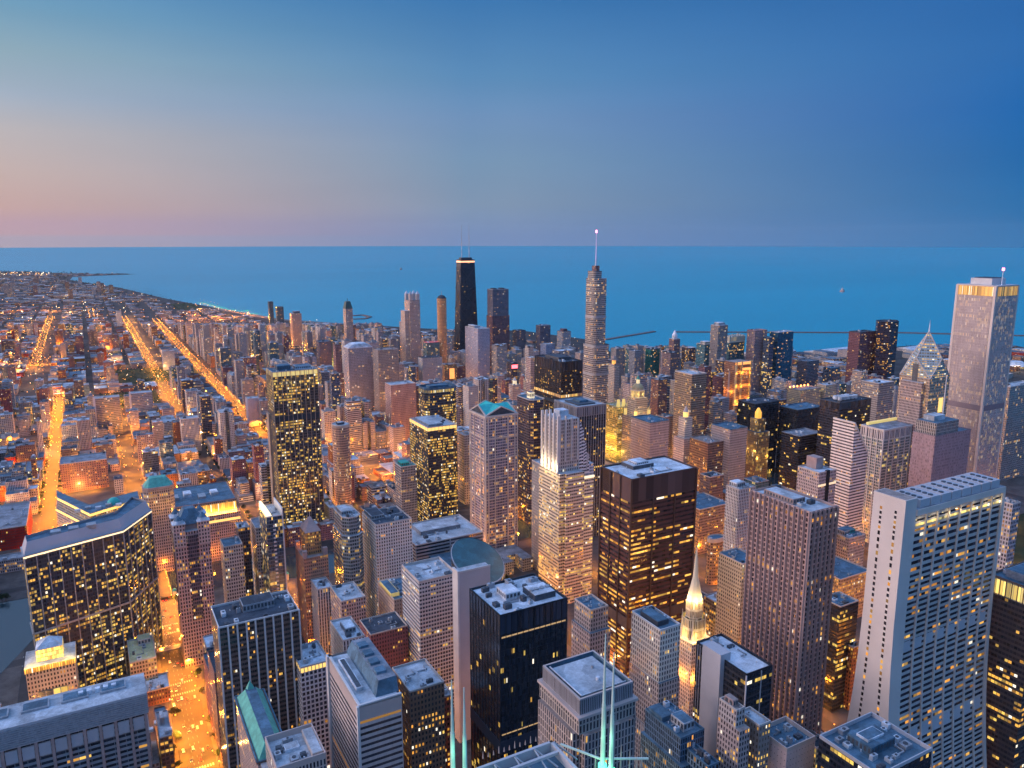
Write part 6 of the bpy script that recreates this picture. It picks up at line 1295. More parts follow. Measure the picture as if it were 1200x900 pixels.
while yb<2300:
    for k in range(12):
        a=1650+k*118; CAND+=lots(a+4,a+100,yb,yb+92)
    yb+=108
yb=420
while yb<2300:
    for k in range(7):
        a=-330-k*110; CAND+=lots(a-96,a,yb,yb+86)
    yb+=104
def inriver(x,y):
    ins=False; n=len(RIV)
    for i in range(n):
        (x1,y1),(x2,y2)=RIV[i],RIV[(i+1)%n]
        if (y1>y)!=(y2>y) and x<(x2-x1)*(y-y1)/(y2-y1)+x1: ins=not ins
    return ins
LAWN=[(20,150,2080,2290),(60,290,2420,2700),(470,600,4800,5300),(900,990,60,600)]
B=[]
for (x0,x1,y0,y1) in CAND:
    if x1-x0<8 or y1-y0<8: continue
    if any(inriver(x,y) for x in (x0-6,x1+6) for y in (y0-6,y1+6)) or not all(onland(x,y) for x in (x0-30,x1+40) for y in (y0-30,y1+30)): continue
    if any(x1>l[0] and x0<l[1] and y1>l[2] and y0<l[3] for l in LAWN): continue
    if not free(x0,x1,y0,y1): continue
    cx,cy=(x0+x1)/2,(y0+y1)/2
    p=proj(cx,cy,10)
    if p[0]<-60 or p[0]>1260 or p[1]>1000 or p[1]<0: continue
    hb,pt_,ht,sy=zone(cx,cy)
    if g.random()<.10: continue
    tw=g.random()<pt_
    H=g.uniform(.55,1.35)*ht if tw else max(7,g.gauss(hb,hb*.4))
    if tw and H>40:
        if x1-x0>30: x0=x0+g.uniform(0,4); x1=x0+g.uniform(18,28)
        if y1-y0>34: y1=y0+g.uniform(20,32)
    H=hmax(x0,x1,y0,y1,H)
    st=g.choices(range(len(STY)),W8[sy])[0]
    if H<16 and STY[st][0] in ('teal_glass','blue_glass','stripe_pale','stripe_tan'): st=g.choice([0,1,2,5,9])
    B.append([x0,x1,y0,y1,H,st,g.choices(range(6),[3,1,3,3,3,3] if H<28 else [3,2,3,2,3,2])[0]])
def size(b):
    x0,x1,y0,y1,H=b[:5]; ps=[proj(x,y,z) for x in (x0,x1) for y in (y0,y1) for z in (0,H)]
    return (min(1200,max(p[0] for p in ps))-max(0,min(p[0] for p in ps)))*(min(900,max(p[1] for p in ps))-max(0,min(p[1] for p in ps)))
# crude visibility: a coarse screen grid painted from near to far
import array
GW,GH=300,225; zb=array.array('f',[1e9]*(GW*GH))
def rast(x0,x1,y0,y1,H,paint,dist):
    ps=sorted(set((round(p[0]/4,2),round(p[1]/4,2)) for p in [proj(x,y,z) for x in (x0,x1) for y in (y0,y1) for z in (0,H)]))
    def half(pts):
        h=[]
        for p in pts:
            while len(h)>1 and (h[-1][0]-h[-2][0])*(p[1]-h[-2][1])-(h[-1][1]-h[-2][1])*(p[0]-h[-2][0])<=0: h.pop()
            h.append(p)
        return h
    hull=half(ps)[:-1]+half(ps[::-1])[:-1]
    if len(hull)<3: return 0
    t=max(0,int(min(p[1] for p in hull))); u=min(GH-1,int(max(p[1] for p in hull))); n=0
    for yy in range(t,u+1):
        yc=min(max(yy+.5,min(p[1] for p in hull)+.01),max(p[1] for p in hull)-.01); xs_=[]
        for i in range(len(hull)):
            a,b=hull[i],hull[(i+1)%len(hull)]
            if (a[1]>yc)!=(b[1]>yc): xs_.append(a[0]+(b[0]-a[0])*(yc-a[1])/(b[1]-a[1]))
        if len(xs_)<2: continue
        for xx in range(max(0,int(min(xs_)+.35)),min(GW-1,int(max(xs_)-.0))+1):
            if zb[yy*GW+xx]>dist:
                n+=1
                if paint: zb[yy*GW+xx]=dist
    return n
for f,v in zip(FOOT,VIS): rast(f[0],f[1],f[2],f[3],v[6],True,v[4])
B.sort(key=lambda b:math.hypot((b[0]+b[1])/2,(b[2]+b[3])/2))
for b in B: b.append(rast(*b[:5],True,math.hypot((b[0]+b[1])/2,(b[2]+b[3])/2)))
B=[b for b in B if b[7]>0]
B.sort(key=lambda b:-b[7])
IND=B[:700]; REST=B[700:]
#print('ROWS',[(round(b[0]),round(b[2]),round(b[4])) for b in B if -75<b[0]<170 and 1100<b[2]<1500][:40])
print('FILL',len(B),'tower-ish',sum(1 for b in IND if b[4]>=45))
NEARNAME=[(v,n) for v,n in zip(VIS,[f[4] for f in FOOT])]
SHORT={'river':'the louvred grey block','curved':'the bent glass block','domes':'the four-cupola tower','mart':'the green-capped stone mart','cream':'the cream sloped-roof tower','slab':'the blank grey slab','tan':'the pink stepped tower','spires':'the green-lit masts','saw':'the pinkish ribbed tower','flared':'the huge flared white tower','temple':'the lit church spire','atrium':'the round glass atrium','stripes':'the balcony-striped glass tower','deco':'the orange pyramid-capped tower','glasshouse':'the glass pyramid lantern','greenroof':'the copper mansard','title':'the white finned tower','gables':'the turquoise gabled tower','hancock':'the braced black skyscraper','trump':'the silver spired skyscraper','mall':'the grey and red tower','lanterns':'the lantern-topped tower','park':'the salmon tower','aon':'the amber-crowned skyscraper','diamond':'the diamond-topped skyscraper','lattice':'the white lattice tower','slanted':'the knife-edge roof','gold':'the gilded-cap tower','domed':'the golden dome','orange':'the orange floodlit tower','pinnacle':'the slim white pinnacle'}
REFS=[(((v[0]+v[1])/2,(v[2]+min(900,v[3]))/2),SHORT[v[5]]) for v in VIS if v[5] in SHORT]
REFS+=[((62,520),'the brightest orange avenue'),((45,415),'the far orange junction'),((180,430),'the long orange diagonal street'),((245,440),'the wider orange boulevard'),((205,770),'the orange street bridge'),((342,500),'the sparkling yellow-lit tower'),((508,540),'the yellow-ringed tower'),((758,660),'the rust brown tower'),((655,450),'the big black slab'),((806,490),'the brown stone tower'),((417,435),'the white arched-roof tower'),((325,365),'the teal lakefront pair'),((405,380),'the green mansard tower'),((110,510),'the tall grey slab tower'),((300,800),'the white-piered black tower'),((1030,400),'the dark lakefront pair')]
def describe(b):
    x0,x1,y0,y1,H,st,rf=b[:7]; p=proj((x0+x1)/2,(y0+y1)/2,H)
    best=min(REFS,key=lambda r:(r[0][0]-p[0])**2+((r[0][1]-p[1])*1.3)**2); dx=p[0]-best[0][0]; dy=p[1]-best[0][1]
    rel=('far ' if math.hypot(dx,dy)>75 else '')+('right of' if dx>0 else 'left of') if abs(dx)>abs(dy) else ('above' if dy<0 else 'below')
    sz='low' if H<14 else 'squat' if H<26 else 'mid-height' if H<45 else 'tall' if H<75 else 'towering'
    return (sz,STY[st][1],g.choice(STY[st][2]),RF[rf][1],rel,best[1]),p[0]
groups={}
for b in IND:
    k,pxx=describe(b); groups.setdefault((k[0],k[1],k[3],k[4],k[5]),[]).append((pxx,b,k))
ORD=['','second','third','fourth','fifth','sixth','seventh','eighth']
def buildfill(b,label,grp):
    x0,x1,y0,y1,H,st,rf=b[:7]; w,d=x1-x0,y1-y0; cx,cy=(x0+x1)/2,(y0+y1)/2; sty=STY[st][0]; big=b[7]>=14; kind='apartment_building' if H>=30 and STY[st][1] in('beige','pinkish','grey concrete','tan ribbed','pale ribbed') else 'office_building' if H>=30 else 'low_rise_building'
    t=thing(kind,cx,cy,label,{'apartment_building':'apartment building','office_building':'office building','low_rise_building':'low building'}[kind],grp)
    P=rect(w,d); r=g.random(); bay=g.uniform(2.6,4.2); flr=g.uniform(3.2,4.1)
    if r<.22 and H>26:
        z=H*g.uniform(.3,.7); part('facade',t,lambda q:(q.wall(P,0,z,sty,bay,flr),)); P2=rect(w*.7,d*.75,g.uniform(-.1,.1)*w,g.uniform(-.05,.1)*d)
        part('ledge_roof',t,lambda q:q.cap(P,z,RF[rf][0])); part('upper_tier',t,lambda q:q.wall(P2,z,H,sty,bay,flr,u0=9)); P=P2
    elif r<.34 and w>22:
        c=w*.3; P=[(-w/2,-d/2),(-c/2,-d/2),(-c/2,-d/2+d*.4),(c/2,-d/2+d*.4),(c/2,-d/2),(w/2,-d/2),(w/2,d/2),(-w/2,d/2)]; part('facade',t,lambda q:q.wall(P,0,H,sty,bay,flr))
    else: part('facade',t,lambda q:q.wall(P,0,H,sty,bay,flr))
    roofm=RF[rf][0]
    part('roof',t,lambda q:q.cap(inset(P,.5) if len(P)==4 else P,H-.5 if len(P)==4 else H,roofm))
    wm={'red brick':'stone_brown','plum brick':'stone_brown','brown brick':'stone_brown','tan stone':'stone_pale','beige':'stone_pale','pinkish':'stone_pink'}.get(STY[st][1],'concrete')
    def rim(q):
        pi=inset(P,.5)
        for i in range(4):
            j=(i+1)%4; q.face([(*P[i],H),(*P[j],H),(*P[j],H+.9),(*P[i],H+.9)],wm); q.face([(*P[i],H+.9),(*P[j],H+.9),(*pi[j],H+.9),(*pi[i],H+.9)],wm); q.face([(*pi[j],H-.5),(*pi[i],H-.5),(*pi[i],H+.9),(*pi[j],H+.9)],wm)
    if len(P)==4: part('parapet',t,rim)
    if H>20:
        ox,oy=g.uniform(-.15,.15)*w,g.uniform(0,.2)*d; hh=g.uniform(3,6)
        part('penthouse',t,lambda q:(q.box(ox-w*.16,ox+w*.16,oy-d*.14,oy+d*.14,H-.5,H+hh,g.choice([wm,'metal_grey','concrete'])),q.cap(rect(w*.30,d*.26,ox,oy),H+hh+.1,roofm)))
    if big or g.random()<.4:
        for k in range(g.randrange(1,5) if big else 1):
            ux,uy=g.uniform(-.36,.36)*w,g.uniform(-.4,-.18)*d; s=g.uniform(1.2,3); part('roof_unit',t,lambda q:q.box(ux-s,ux+s,uy-s*.8,uy+s*.8,H-.5,H+g.uniform(1,2.6),g.choice(['roof_white','metal_grey','metal_dark'])))
    if H<34 and w<30 and g.random()<.16 and STY[st][1] in('red brick','brown brick'):
        tx,ty=w*.2,d*.2
        part('water_tank',t,lambda q:([q.box(tx+sx_*1.4-.2,tx+sx_*1.4+.2,ty+sy_*1.4-.2,ty+sy_*1.4+.2,H-.5,H+4,'metal_dark') for sx_ in(-1,1) for sy_ in(-1,1)],q.prism(ell(4,4,10,tx,ty),H+4,H+8,'bark'),q.frus(ell(4.4,4.4,10,tx,ty),ell(.3,.3,10,tx,ty),H+8,H+9.6,'metal_dark')))
    return t
for key,lst in groups.items():
    lst.sort(key=lambda e:e[0]); n=len(lst)
    for i,(pxx,b,k) in enumerate(lst):
        lab=f'{k[0]} {k[1]} {lst[0][2][2] if n>1 else k[2]} with {k[3]} {k[4]} {k[5]}'
        if n>1: lab=(['leftmost','second from left','third from left','fourth from left','fifth from left','sixth from left','seventh from left','eighth from left','ninth from left'][min(i,8)])+' '+lab
        ws=lab.split(); 
        if len(ws)>16: lab=lab.replace(' with ',', ').replace('the ','',1)
        ws=lab.split(); lab=' '.join(ws[:16])
        b.append(lab)
for b in IND:
    H=b[4]; y=(b[2]+b[3])/2; buildfill(b,b[8],'low blocks of the near north side' if H<30 and y>900 else 'mid-height blocks north of the river' if y>900 else 'blocks between the downtown towers')
# the rest, too many and too small to tell apart, as a mass per kind of wall
TNT=[(.26,.10,.08),(.20,.11,.12),(.22,.15,.11),(.38,.30,.26),(.40,.31,.29),(.38,.26,.25),(.30,.30,.33),(.26,.24,.25),(.42,.40,.42),(.30,.28,.30),(.2,.24,.27),(.2,.24,.3),(.1,.09,.11),(.36,.30,.27),(.3,.15,.1)]
def mass(name,lst,label):
    b=MB()
    for q in lst:
        x0,x1,y0,y1,H,st,rf=q[:7]; P=[(x0,y0),(x1,y0),(x1,y1),(x0,y1)]; b.wall(P,0,H,'mass_wall',3.4,3.6,tint=TNT[st],u0=g.randrange(900)); b.cap(P,H,RF[rf][0])
        if H>18: b.box(x0+(x1-x0)*.35,x0+(x1-x0)*.65,y0+(y1-y0)*.4,y0+(y1-y0)*.7,H,H+4,'concrete')
    o=b.build(name); o['kind']='stuff'; o['label']=label; return o
mass('distant_buildings',REST,'countless small blocks of the city north of the centre')
h=random.Random(9); FAR=[]
yb=5600
while yb<11000:
    sc_=1+(yb-5600)/3500; st_=(62+26*sc_)
    x=-3600 if yb<8000 else -3800
    while x<1900:
        if not any(x<l[1] and x+60>l[0] and yb<l[3] and yb+60>l[2] for l in ((470,600,4800,5300),)) and h.random()<.9 and onland(x-30,yb) and onland(x+110,yb+60):
            lw=h.uniform(25,80); ld=h.uniform(25,70); H=h.uniform(7,16) if h.random()<.93 or yb>8500 else h.uniform(25,90); lw=lw if H<20 else 28; ld=ld if H<20 else 24
            if proj(x,yb,0)[0]>-40: FAR.append((x,x+lw,yb,yb+ld,H,h.choices(range(15),W8['brick'])[0],h.choices(range(6),[2,1,3,4,3,3])[0]))
        x+=h.uniform(34,70)*sc_
    yb+=st_
yb=2310
while yb<5600:
    x=-1700
    while x>-3600: 
        if proj(x,yb,0)[0]>-40: FAR.append((x,x+60,yb,yb+50,h.uniform(7,18),h.choices(range(15),W8['brick'])[0],h.choices(range(6),[2,1,3,4,3,3])[0]))
        x-=62
    yb+=80
mass('far_neighbourhood',FAR,'low far-off neighbourhoods fading towards the horizon'); print('FAR',len(FAR),'REST',len(REST))
# ================================================================ TREES
def leafball(b,cx,cy,cz,r,n,rg,m='foliage'):
    for _ in range(n):
        a=rg.uniform(0,6.283); z=rg.uniform(-1,1); k=r*rg.uniform(.55,1.05); s=math.sqrt(1-z*z); p=Vector((cx+k*s*math.cos(a),cy+k*s*math.sin(a),cz+k*z*.8)); u=Vector((rg.gauss(0,1),rg.gauss(0,1),rg.gauss(0,1))).normalized(); v=u.orthogonal().normalized(); q=r*rg.uniform(.18,.34)
        b.face([p+u*q,p+v*q,p-u*q,p-v*q],m)
def maketree(rg):
    t=bpy.data.objects.new('street_tree',None); C.objects.link(t)
    part('trunk',t,lambda b:(b.frus(ell(.6,.6,7),ell(.3,.3,7),0,3.4,'bark'),[b.bar((0,0,2.6),(1.6*math.cos(a),1.6*math.sin(a),5),.16,'bark') for a in (0,1.6,3.3,4.8)]))
    part('crown',t,lambda b:[leafball(b,rg.uniform(-1.8,1.8),rg.uniform(-1.8,1.8),rg.uniform(4.2,7.2),rg.uniform(1.4,2.3),34,rg) for _ in range(7)])
    return t
def copytree(o):
    c=o.copy(); C.objects.link(c)
    for ch in o.children:
        k=ch.copy(); C.objects.link(k); k.parent=c
    return c
rg=random.Random(3); protos=[maketree(rg) for _ in range(2)]; used=[0,0]; NT=0
spots=[]
for x,s0 in ((47,1),(-75,1),(175,1),(305,1)):
    w=RW[x]/2+2.5; y=470 if x==47 else 1030
    while y<(1000 if x==47 else 1900): spots.append((x-w,y+rg.uniform(-3,3),x,'west')); spots.append((x+w,y+rg.uniform(-3,3),x,'east')); y+=26
for _ in range(26): a=at(rg.uniform(172,212),rg.uniform(838,868)); spots.append((a[0],a[1],0,'corner'))
for _ in range(14): a=(rg.uniform(-74,-48),rg.uniform(820,868)) if rg.random()<.4 else (rg.uniform(-200,-100),rg.uniform(1004.5,1008.5)); spots.append((a[0],a[1],0,'bank'))
for (X,Y,x,side) in spots:
    if not free(X-2,X+2,Y-2,Y+2) or inriver(X,Y): continue
    p=proj(X,Y,5)
    if p[0]<0 or p[0]>1200 or p[1]>905: continue
    if zb[min(GH-1,int(p[1]/4))*GW+min(GW-1,max(0,int(p[0]/4)))]<math.hypot(X,Y)-15: continue
    i=NT%2; t=protos[i] if not used[i] else copytree(protos[i]); used[i]=1; NT+=1
    t.location=(X,Y,.1); s=rg.uniform(.8,1.35); t.scale=(s,s,s); t.rotation_euler=(0,0,rg.uniform(0,6)); tag(t,{'west':'leafy street tree on the near kerb of an orange-lit street','east':'leafy street tree on the far kerb of an orange-lit street','corner':'leafy tree in the small square beside the bright orange street','bank':'leafy tree on the river bank by the bent glass block'}[side],'tree',{'west':'trees along the near kerbs','east':'trees along the far kerbs','corner':'trees of the corner square','bank':'trees on the river bank'}[side])
def forest(b):
    f=random.Random(8)
    areas=[(400,640,4700,5700,80),(150,440,5800,7000,80),(-300,200,7200,9500,500),(280,300,9600,9850,10),(20,150,2080,2290,70),(60,290,2420,2700,90),(-900,560,2400,4600,700),(-1500,300,4600,8000,900),(-420,-330,2250,2500,40),(1660,2900,100,1900,420),(905,985,70,600,120),(1010,1480,70,590,200),(-700,-100,1100,2300,150)]
    for (x0,x1,y0,y1,n) in areas:
        for _ in range(n):
            X,Y=f.uniform(x0,x1),f.uniform(y0,y1)
            if not onland(X+25,Y) or inriver(X,Y): continue
            r=f.uniform(3,6)*(1+Y/9000); leafball(b,X,Y,r*1.1,r,8,f)
    for k in range(60): 
        a=at(f.uniform(112,150),321.8); leafball(b,a[0],a[1],7,f.uniform(8,14),7,f)
    for k in range(200):
        a=at(f.uniform(-5,110),f.uniform(318.5,322));
        if onland(*a): leafball(b,a[0],a[1],8,f.uniform(12,24),6,f)
struct('tree_canopy',forest,'stuff','dark green tree canopy between the far-off blocks and along the shore')
# ================================================================ STREET LAMPS
def makelamp():
    t=bpy.data.objects.new('street_lamp',None); C.objects.link(t)
    part('pole',t,lambda b:b.frus(ell(.36,.36,6),ell(.2,.2,6),0,9.5,'metal_dark')); part('arm',t,lambda b:b.bar((0,0,9.3),(2.6,0,9.9),.2,'metal_dark')); part('lamp_head',t,lambda b:b.frus(ell(.7,.7,8,2.6,0),ell(1.15,1.15,8,2.6,0),9.55,9.95,'lamp_glow'))
    return t
lp=makelamp(); first=True; NL=0
def lamp(X,Y,rot,e,name,size=1,col=SOD):
    global first,NL
    p=proj(X,Y,9)
    if not(-40<p[0]<1240 and p[1]<960): return
    ld=bpy.data.lights.new('lamp_light','SPOT'); ld.energy=e; ld.color=col; ld.shadow_soft_size=.5; ld.spot_size=R(165); ld.spot_blend=.5
    lo=bpy.data.objects.new('lamp_light',ld); C.objects.link(lo); r=2.6*size; lo.location=(X+r*math.cos(rot),Y+r*math.sin(rot),9.4*size)
    vis=zb[min(GH-1,max(0,int(p[1]/4)))*GW+min(GW-1,max(0,int(p[0]/4)))]>math.hypot(X,Y)-30 and 0<=p[0]<1200 and p[1]<900
    if vis and NL<295:
        t=lp if first else copytree(lp); first=False; NL+=1; t.location=(X,Y,.1); t.rotation_euler=(0,0,rot); t.scale=(size,size,size); tag(t,'sodium street lamp '+name,'street lamp','street lamps '+name)
def row(x,y0,y1,sp,e,name,size=1):
    y=y0; w=RW.get(x,16)/2
    while y<y1: lamp(x-w,y,0,e,name,size); lamp(x+w,y+sp/2,math.pi,e,name,size); y+=sp
row(47,480,1000,26,72000,'on the orange street beneath the downtown towers')
row(47,1060,2320,62,40000,'on the street behind the stone mart')
row(-75,1150,2380,40,90000,'on the brightest orange avenue',1.4)
row(175,1950,4450,72,130000,'on the long orange diagonal street',1.5)
row(305,1560,4250,66,130000,'on the wider orange boulevard',1.5)
row(47,2330,4400,150,50000,'on the dim northern street',1.5)
row(-160,2900,4700,110,130000,'on the far avenue beyond the junction',1.6)
row(-200,1950,2920,62,130000,'on the avenue at the picture edge',1.5)
row(175,600,1200,44,45000,'on the canyon street behind the white-piered tower'); row(305,480,1300,50,40000,'on the canyon street by the dark glass towers')
row(412,400,1500,60,38000,'on the street right of the round atrium'); row(525,200,1000,60,36000,'on the street by the church spire'); row(645,120,900,64,36000,'on the street behind the flared white tower')
def canyon(x0,y0,x1,y1,sp,e,h=13):
    n=max(1,int(math.hypot(x1-x0,y1-y0)/sp))
    for k in range(n+1):
        X=x0+(x1-x0)*k/n; Y=y0+(y1-y0)*k/n; p=proj(X,Y,h)
        if -30<p[0]<1230 and p[1]<930: light('POINT',X+(4 if k%2 else -4),Y,h,e,SOD if k%3 else (1,.42,.08),.8)
for x_ in (412,525,645,760,880): canyon(x_,180,x_,860,58,30000)
for y_ in (302,447,585,720,845): canyon(200,y_,880,y_,62,26000)
for x_ in (175,305): canyon(x_,440,x_,880,52,36000)
for x_ in (412,525,645,760,880): canyon(x_,1040,x_,2290,84,42000)
for y_ in (1130,1310,1500,1680,1870): canyon(190,y_,880,y_,96,40000)
for y_ in (1310,1405,1590,1770,1960,2180): canyon(-320,y_,150,y_,92,42000,11)
canyon(47,440,47,900,48,26000)
canyon(1010,120,1010,560,70,50000); canyon(1150,120,1150,700,90,50000); canyon(640,150,640,330,40,90000)
canyon(-60,640,30,640,30,60000); canyon(-130,620,-130,800,60,40000)
canyon(47,1100,47,2200,90,60000); canyon(-75,1200,-75,2300,80,60000)
for y_ in range(2400,4800,200): canyon(-700,y_,820,y_,150,90000,12)
x=-280
while x<-20: lamp(x,2955,-1.57,200000,'at the far orange junction',1.6); x+=26
for yy,x0_,x1_ in ((1130,200,560),(1215,330,640),(1310,-60,560),(1405,-60,620),(1500,190,640),(1680,-60,560),(720,60,300),(585,60,200),(302,640,900),(2180,-300,420),(2070,-320,0),(1960,-320,-60)):
    x=x0_
    while x<x1_: lamp(x,yy-6,1.57,60000 if yy<1600 else 110000,'along the cross streets'); x+=46
for k in range(16):
    f_=k/15; X,Y=at(238+62*f_,354+16*f_); lamp(X-20,Y,0,90000,'along the lakeshore road',2)
for k in range(12): X,Y=at(1130+6*k,860+3*k); lamp(X,Y,0,120000,'in the yellow canyon at the picture corner')
print('LAMPS',NL,len([o for o in bpy.data.objects if o.type=='LIGHT']))
# tiny lights of the far city, far too many to count
def sparks(b):
    f=random.Random(21)
    def bulb(X,Y,z,r,m): b.frus(ell(r*2,r*2,5,X,Y),ell(.2,.2,5,X,Y),z,z+r,m); b.frus(ell(r*1.2,r*1.2,5,X,Y),ell(r*2,r*2,5,X,Y),z-r*.8,z,m,False)
    for _ in range(2600):
        px_=f.uniform(0,700); py_=321+f.random()**1.1*230; X,Y=at(px_,py_)
        if not onland(X+40,Y) or inriver(X,Y) or Y<1050: continue
        D=math.hypot(X,Y); bulb(X,Y,f.choice([7,8,9,14]),min(2.4,D/2300)*f.uniform(.4,1.0),f.choice(['lamp_glow','lamp_glow','lamp_glow','lamp_white']))
    for x,y0,y1 in ((175,2000,4500),(305,1600,4300),(-160,2900,4700),(-75,1200,2400),(30,4500,5100),(-206,6800,7600)):
        y=y0
        while y<y1: 
            for s in (-1,1): bulb(x+s*11+f.uniform(-3,3),y+f.uniform(-12,12),9,min(1.5,y/2800)*f.uniform(.4,1),'lamp_glow')
            y+=26
    for k in range(70):
        X,Y=at(f.uniform(0,60),f.uniform(319,324)); onland(X+60,Y) and bulb(X,Y,10,f.uniform(2,4.5),f.choice(['lamp_glow','lamp_white']))
    for k in range(90): X,Y=at(150+150*(k/90)+f.uniform(-4,4),333+38*(k/90)+f.uniform(-3,3)); onland(X+15,Y) and bulb(X,Y,9,f.uniform(.8,1.8),f.choice(['lamp_glow','lamp_white']))
struct('city_lights',sparks,'stuff','tiny warm street and porch lights scattered over the far-off city')
f=random.Random(4)
for k in range(120):
    X,Y=at(f.uniform(-10,560),430+f.random()*190); 
    if free(X-16,X+16,Y-16,Y+16) and Y>1040: light('POINT',X,Y,16,f.uniform(18000,50000),f.choice([SOD,(1,.62,.3),SOD]),1)
for k in range(40):
    X,Y=at(f.uniform(-10,420),345+f.random()*90)
    if onland(X+60,Y): light('POINT',X,Y,22,f.uniform(200000,500000),f.choice([SOD,(1,.55,.2)]),2)
for k in range(50):
    X,Y=at(f.uniform(560,1190),440+f.random()*200); light('POINT',X,Y,16,f.uniform(15000,40000),SOD,1)
light('POINT',*at(432,575),14,50000,SOD,1); light('POINT',*at(455,562),14,50000,SOD,1); light('POINT',*at(1185,520),20,60000,SOD,1)
# ================================================================ VEHICLES ON THE ORANGE STREET
def makecar(col):
    t=bpy.data.objects.new('parked_car',None); C.objects.link(t)
    part('body',t,lambda b:(b.prism([(-.9,-2.2),(.9,-2.2),(.9,2.2),(-.9,2.2)],.35,.95,col),b.frus([(-.85,-1.5),(.85,-1.5),(.85,1.2),(-.85,1.2)],[(-.7,-1.0),(.7,-1.0),(.7,.6),(-.7,.6)],.95,1.5,col)))
    for s in (-1,1):
        part('headlight',t,lambda b:b.box(s*.6-.22,s*.6+.22,2.2,2.28,.55,.8,'head_light',True)); part('taillight',t,lambda b:b.box(s*.6-.22,s*.6+.22,-2.28,-2.2,.6,.85,'tail_light',True))
        for y in (-1.35,1.35):
            part('wheel',t,lambda b:[b.face([(s*.92,y+.33*math.cos(a),.33+.33*math.sin(a)) for a in [i*math.pi/6*s for i in range(12)]],'metal_dark')])
    return t
cars=[makecar('car_dark'),makecar('car_pale'),makecar('car_red')]; cu=[0,0,0]; f=random.Random(31); lanes=(-9,-5,-1.8,1.8,5,9)
for k in range(78):
    X=47+lanes[k%6]; Y=490+(k//6)*38+f.uniform(0,22); i=f.randrange(3)
    t=cars[i] if not cu[i] else copytree(cars[i]); cu[i]=1; t.location=(X,Y,.08); t.rotation_euler=(0,0,0 if k%6>2 else math.pi)
    c=['dark','pale','red'][i]; ln=['in the near parking lane','in the second lane','in the third lane','in the fourth lane','in the fifth lane','in the far parking lane'][k%6]
    tag(t,f'{c} car {ln} of the orange street beneath the towers','car',f'{c} cars '+ln)
for i in range(3):
    if not cu[i]: cars[i].location=(47,480,.08)
# ================================================================ BRIDGE, ELEVATED RAILWAY, WATER CRIBS
def bridge(x,y0,y1,w,lab):
    t=thing('river_bridge',x,(y0+y1)/2,lab,'bridge'); d=(y1-y0)/2
    part('deck',t,lambda b:b.box(-w/2,w/2,-d,d,2.0,2.8,'asphalt',True))
    for s in (-1,1): part('truss',t,lambda b:([b.bar((s*w/2,-d+k*2*d/8,2.8),(s*w/2,-d+(k+1)*2*d/8,6.5 if k%2==0 else 2.8),.5,'stone_brown') for k in range(8)],b.bar((s*w/2,-d,2.9),(s*w/2,d,2.9),.6,'stone_brown'),b.bar((s*w/2,-d*.8,6.3),(s*w/2,d*.8,6.3),.5,'stone_brown')))
    for s in (-1,1): part('bridge_house',t,lambda b:(b.box(s*(w/2+3)-2,s*(w/2+3)+2,-d,-d+4,0,8,'stone_pale'),b.frus(rect(5,5,s*(w/2+3),-d+2),rect(.5,.5,s*(w/2+3),-d+2),8,11,'copper_green')))
bridge(47,922,1006,24,'steel truss bridge carrying the orange street over the river'); bridge(175,905,1000,18,'truss bridge over the river behind the pyramid-capped tower'); bridge(305,880,950,20,'truss bridge over the river by the dark glass towers')
def elrail():
    t=thing('elevated_railway',47,788,'dark elevated railway viaduct crossing above the orange street','railway viaduct')
    part('deck',t,lambda b:b.box(-22,24,-4.5,4.5,6.5,7.6,'metal_dark',True)); 
    for x in (-14,-5,5,14): part('column',t,lambda b:(b.box(x-.3,x+.3,-4,-3.4,0,6.5,'metal_dark'),b.box(x-.3,x+.3,3.4,4,0,6.5,'metal_dark')))
    part('rail',t,lambda b:[b.box(-22,24,y-.08,y+.08,7.6,7.8,'metal_grey') for y in (-3,-1.5,1.5,3)])
elrail()
for (x,y,lab) in ((987,342,'small round water intake crib far out on the lake at the right'),(470,316,'tiny dark water intake crib near the horizon above the lantern-topped tower')):
    X,Y=at(x,y,0); t=thing('water_crib',X,Y,lab,'water crib'); part('drum',t,lambda b:b.prism(ell(34,34,16),-3,12,'stone_pink')); part('house',t,lambda b:b.prism(ell(18,18,10),12,26,'stone_pale')); part('beacon_mast',t,lambda b:b.prism(ell(2,2,6),26,44,'metal_grey'))
def marina():
    X,Y=at(1190,427,10); t=thing('harbour_pavilion',X,Y,'low white curved harbour roof lit beside the lake at the right edge','pavilion'); part('roof',t,lambda b:[b.frus(ell(120-i*18,70-i*10,16),ell(120-(i+1)*18,70-(i+1)*10,16),8+i*3,8+(i+1)*3,'roof_white') for i in range(4)]); part('wall',t,lambda b:b.wall(ell(118,68,16),0,8,'yellow_lit',4,4)); light('POINT',X-70,Y-50,30,60000,(1,.7,.4),1)
marina()
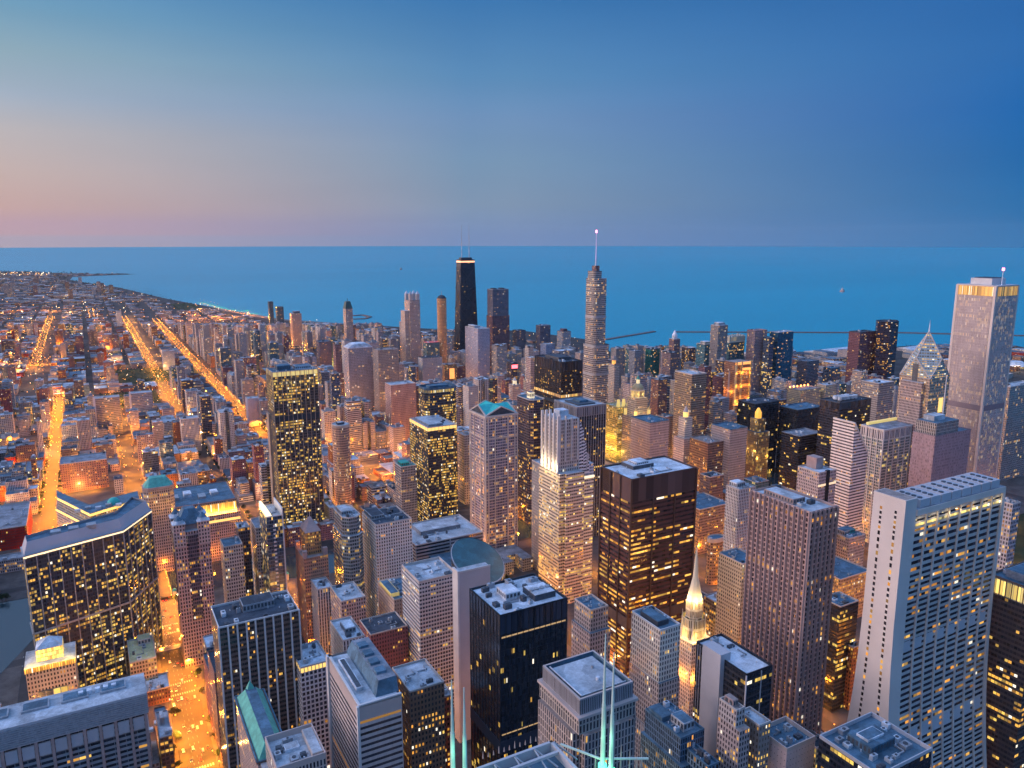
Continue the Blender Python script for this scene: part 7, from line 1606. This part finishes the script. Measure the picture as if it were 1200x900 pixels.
for (x,y,w_,d_,lab) in ((900,413,220,60,'long low white pier sheds on the lake edge, left part'),(980,411,260,70,'long low white pier sheds with a ribbed roof, right part'),(1075,408,160,60,'low pale filtration block behind the diamond-topped skyscraper')):
    X,Y=at(x,y,6); t=thing('pier_shed',X,Y,lab,'pier shed'); part('wall',t,lambda b:b.wall(rect(w_,d_),0,9,'stripe_pale',6,9)); part('roof',t,lambda b:[b.frus(rect(w_/5-2,d_,-w_/2+w_/10+i*w_/5,0),rect(w_/5-2,2,-w_/2+w_/10+i*w_/5,0),9,15,'roof_white') for i in range(5)])
# far residential slab towers that stand out
for (x,y,xl,xr,H,mt,vis,lab) in ((110,468,104,140,80,'grey_slab',553,'tall grey slab tower with a bright white edge fin, left of centre-left'),(80,453,76,104,45,'teal_apt',485,'boxy teal-tinted apartment slab beside the brightest orange avenue'),(152,462,148,178,60,'grey_apt',500,'mottled grey apartment slab right of the tall finned grey slab'),(212,492,204,233,66,'stripe_pale',545,'white and teal narrow tower at the foot of the orange diagonal street'),(35,478,32,52,30,'stripe_pale',497,'small pillared pale block left of the brightest orange avenue'),(136,365,128,142,80,'white_grid',382,'white far-off tower at the head of the orange diagonal street'),(250,467,243,262,50,'pink_apt',490,'pinkish block beside the wider orange boulevard'),(290,468,286,312,62,'lilac',500,'blank lilac windowless block left of the sparkling yellow-lit tower'),(262,418,256,270,75,'plum_brick',450,'dark plum tower beside the orange glow in the middle left'),(282,420,276,300,70,'plum_brick',455,'wide plum brick block right of the dark plum tower'),(190,412,178,204,60,'blue_grid',436,'pale blue windowed slab between the two orange streets')):
    X0,X1,Y0,Y1=px(x,y,xl,xr,H,d=28); t=slab('apartment_tower',lab,AT,X0,X1,Y0,Y0+28,H,mt,roof='roof_pale',units=2,vis=vis,wallm='stone_pale')
    if 'finned' in lab or 'edge fin' in lab: part('white_fin',t,lambda b:b.box(-(X1-X0)/2-2,-(X1-X0)/2+2,-15.5,-13,0,H+4,'stone_white'))


# ================================================================ THIN EVENING .000012
hb=MB(); hb.box(-5500,15000,-1200,14000,-40,640,'haze_air',True)
hz=hb.build('haze'); hz['kind']='stuff'; hz['label']='thin blue evening haze over the city and the lake'
hm=M['haze_air']; t=hm.node_tree; t.nodes.clear(); o=nd(t,'ShaderNodeOutputMaterial'); v=nd(t,'ShaderNodeVolumePrincipled'); v.inputs['Color'].default_value=(.72,.82,.98,1); v.inputs['Density'].default_value=.000012; v.inputs['Anisotropy'].default_value=.2; t.links.new(v.outputs[0],o.inputs['Volume'])
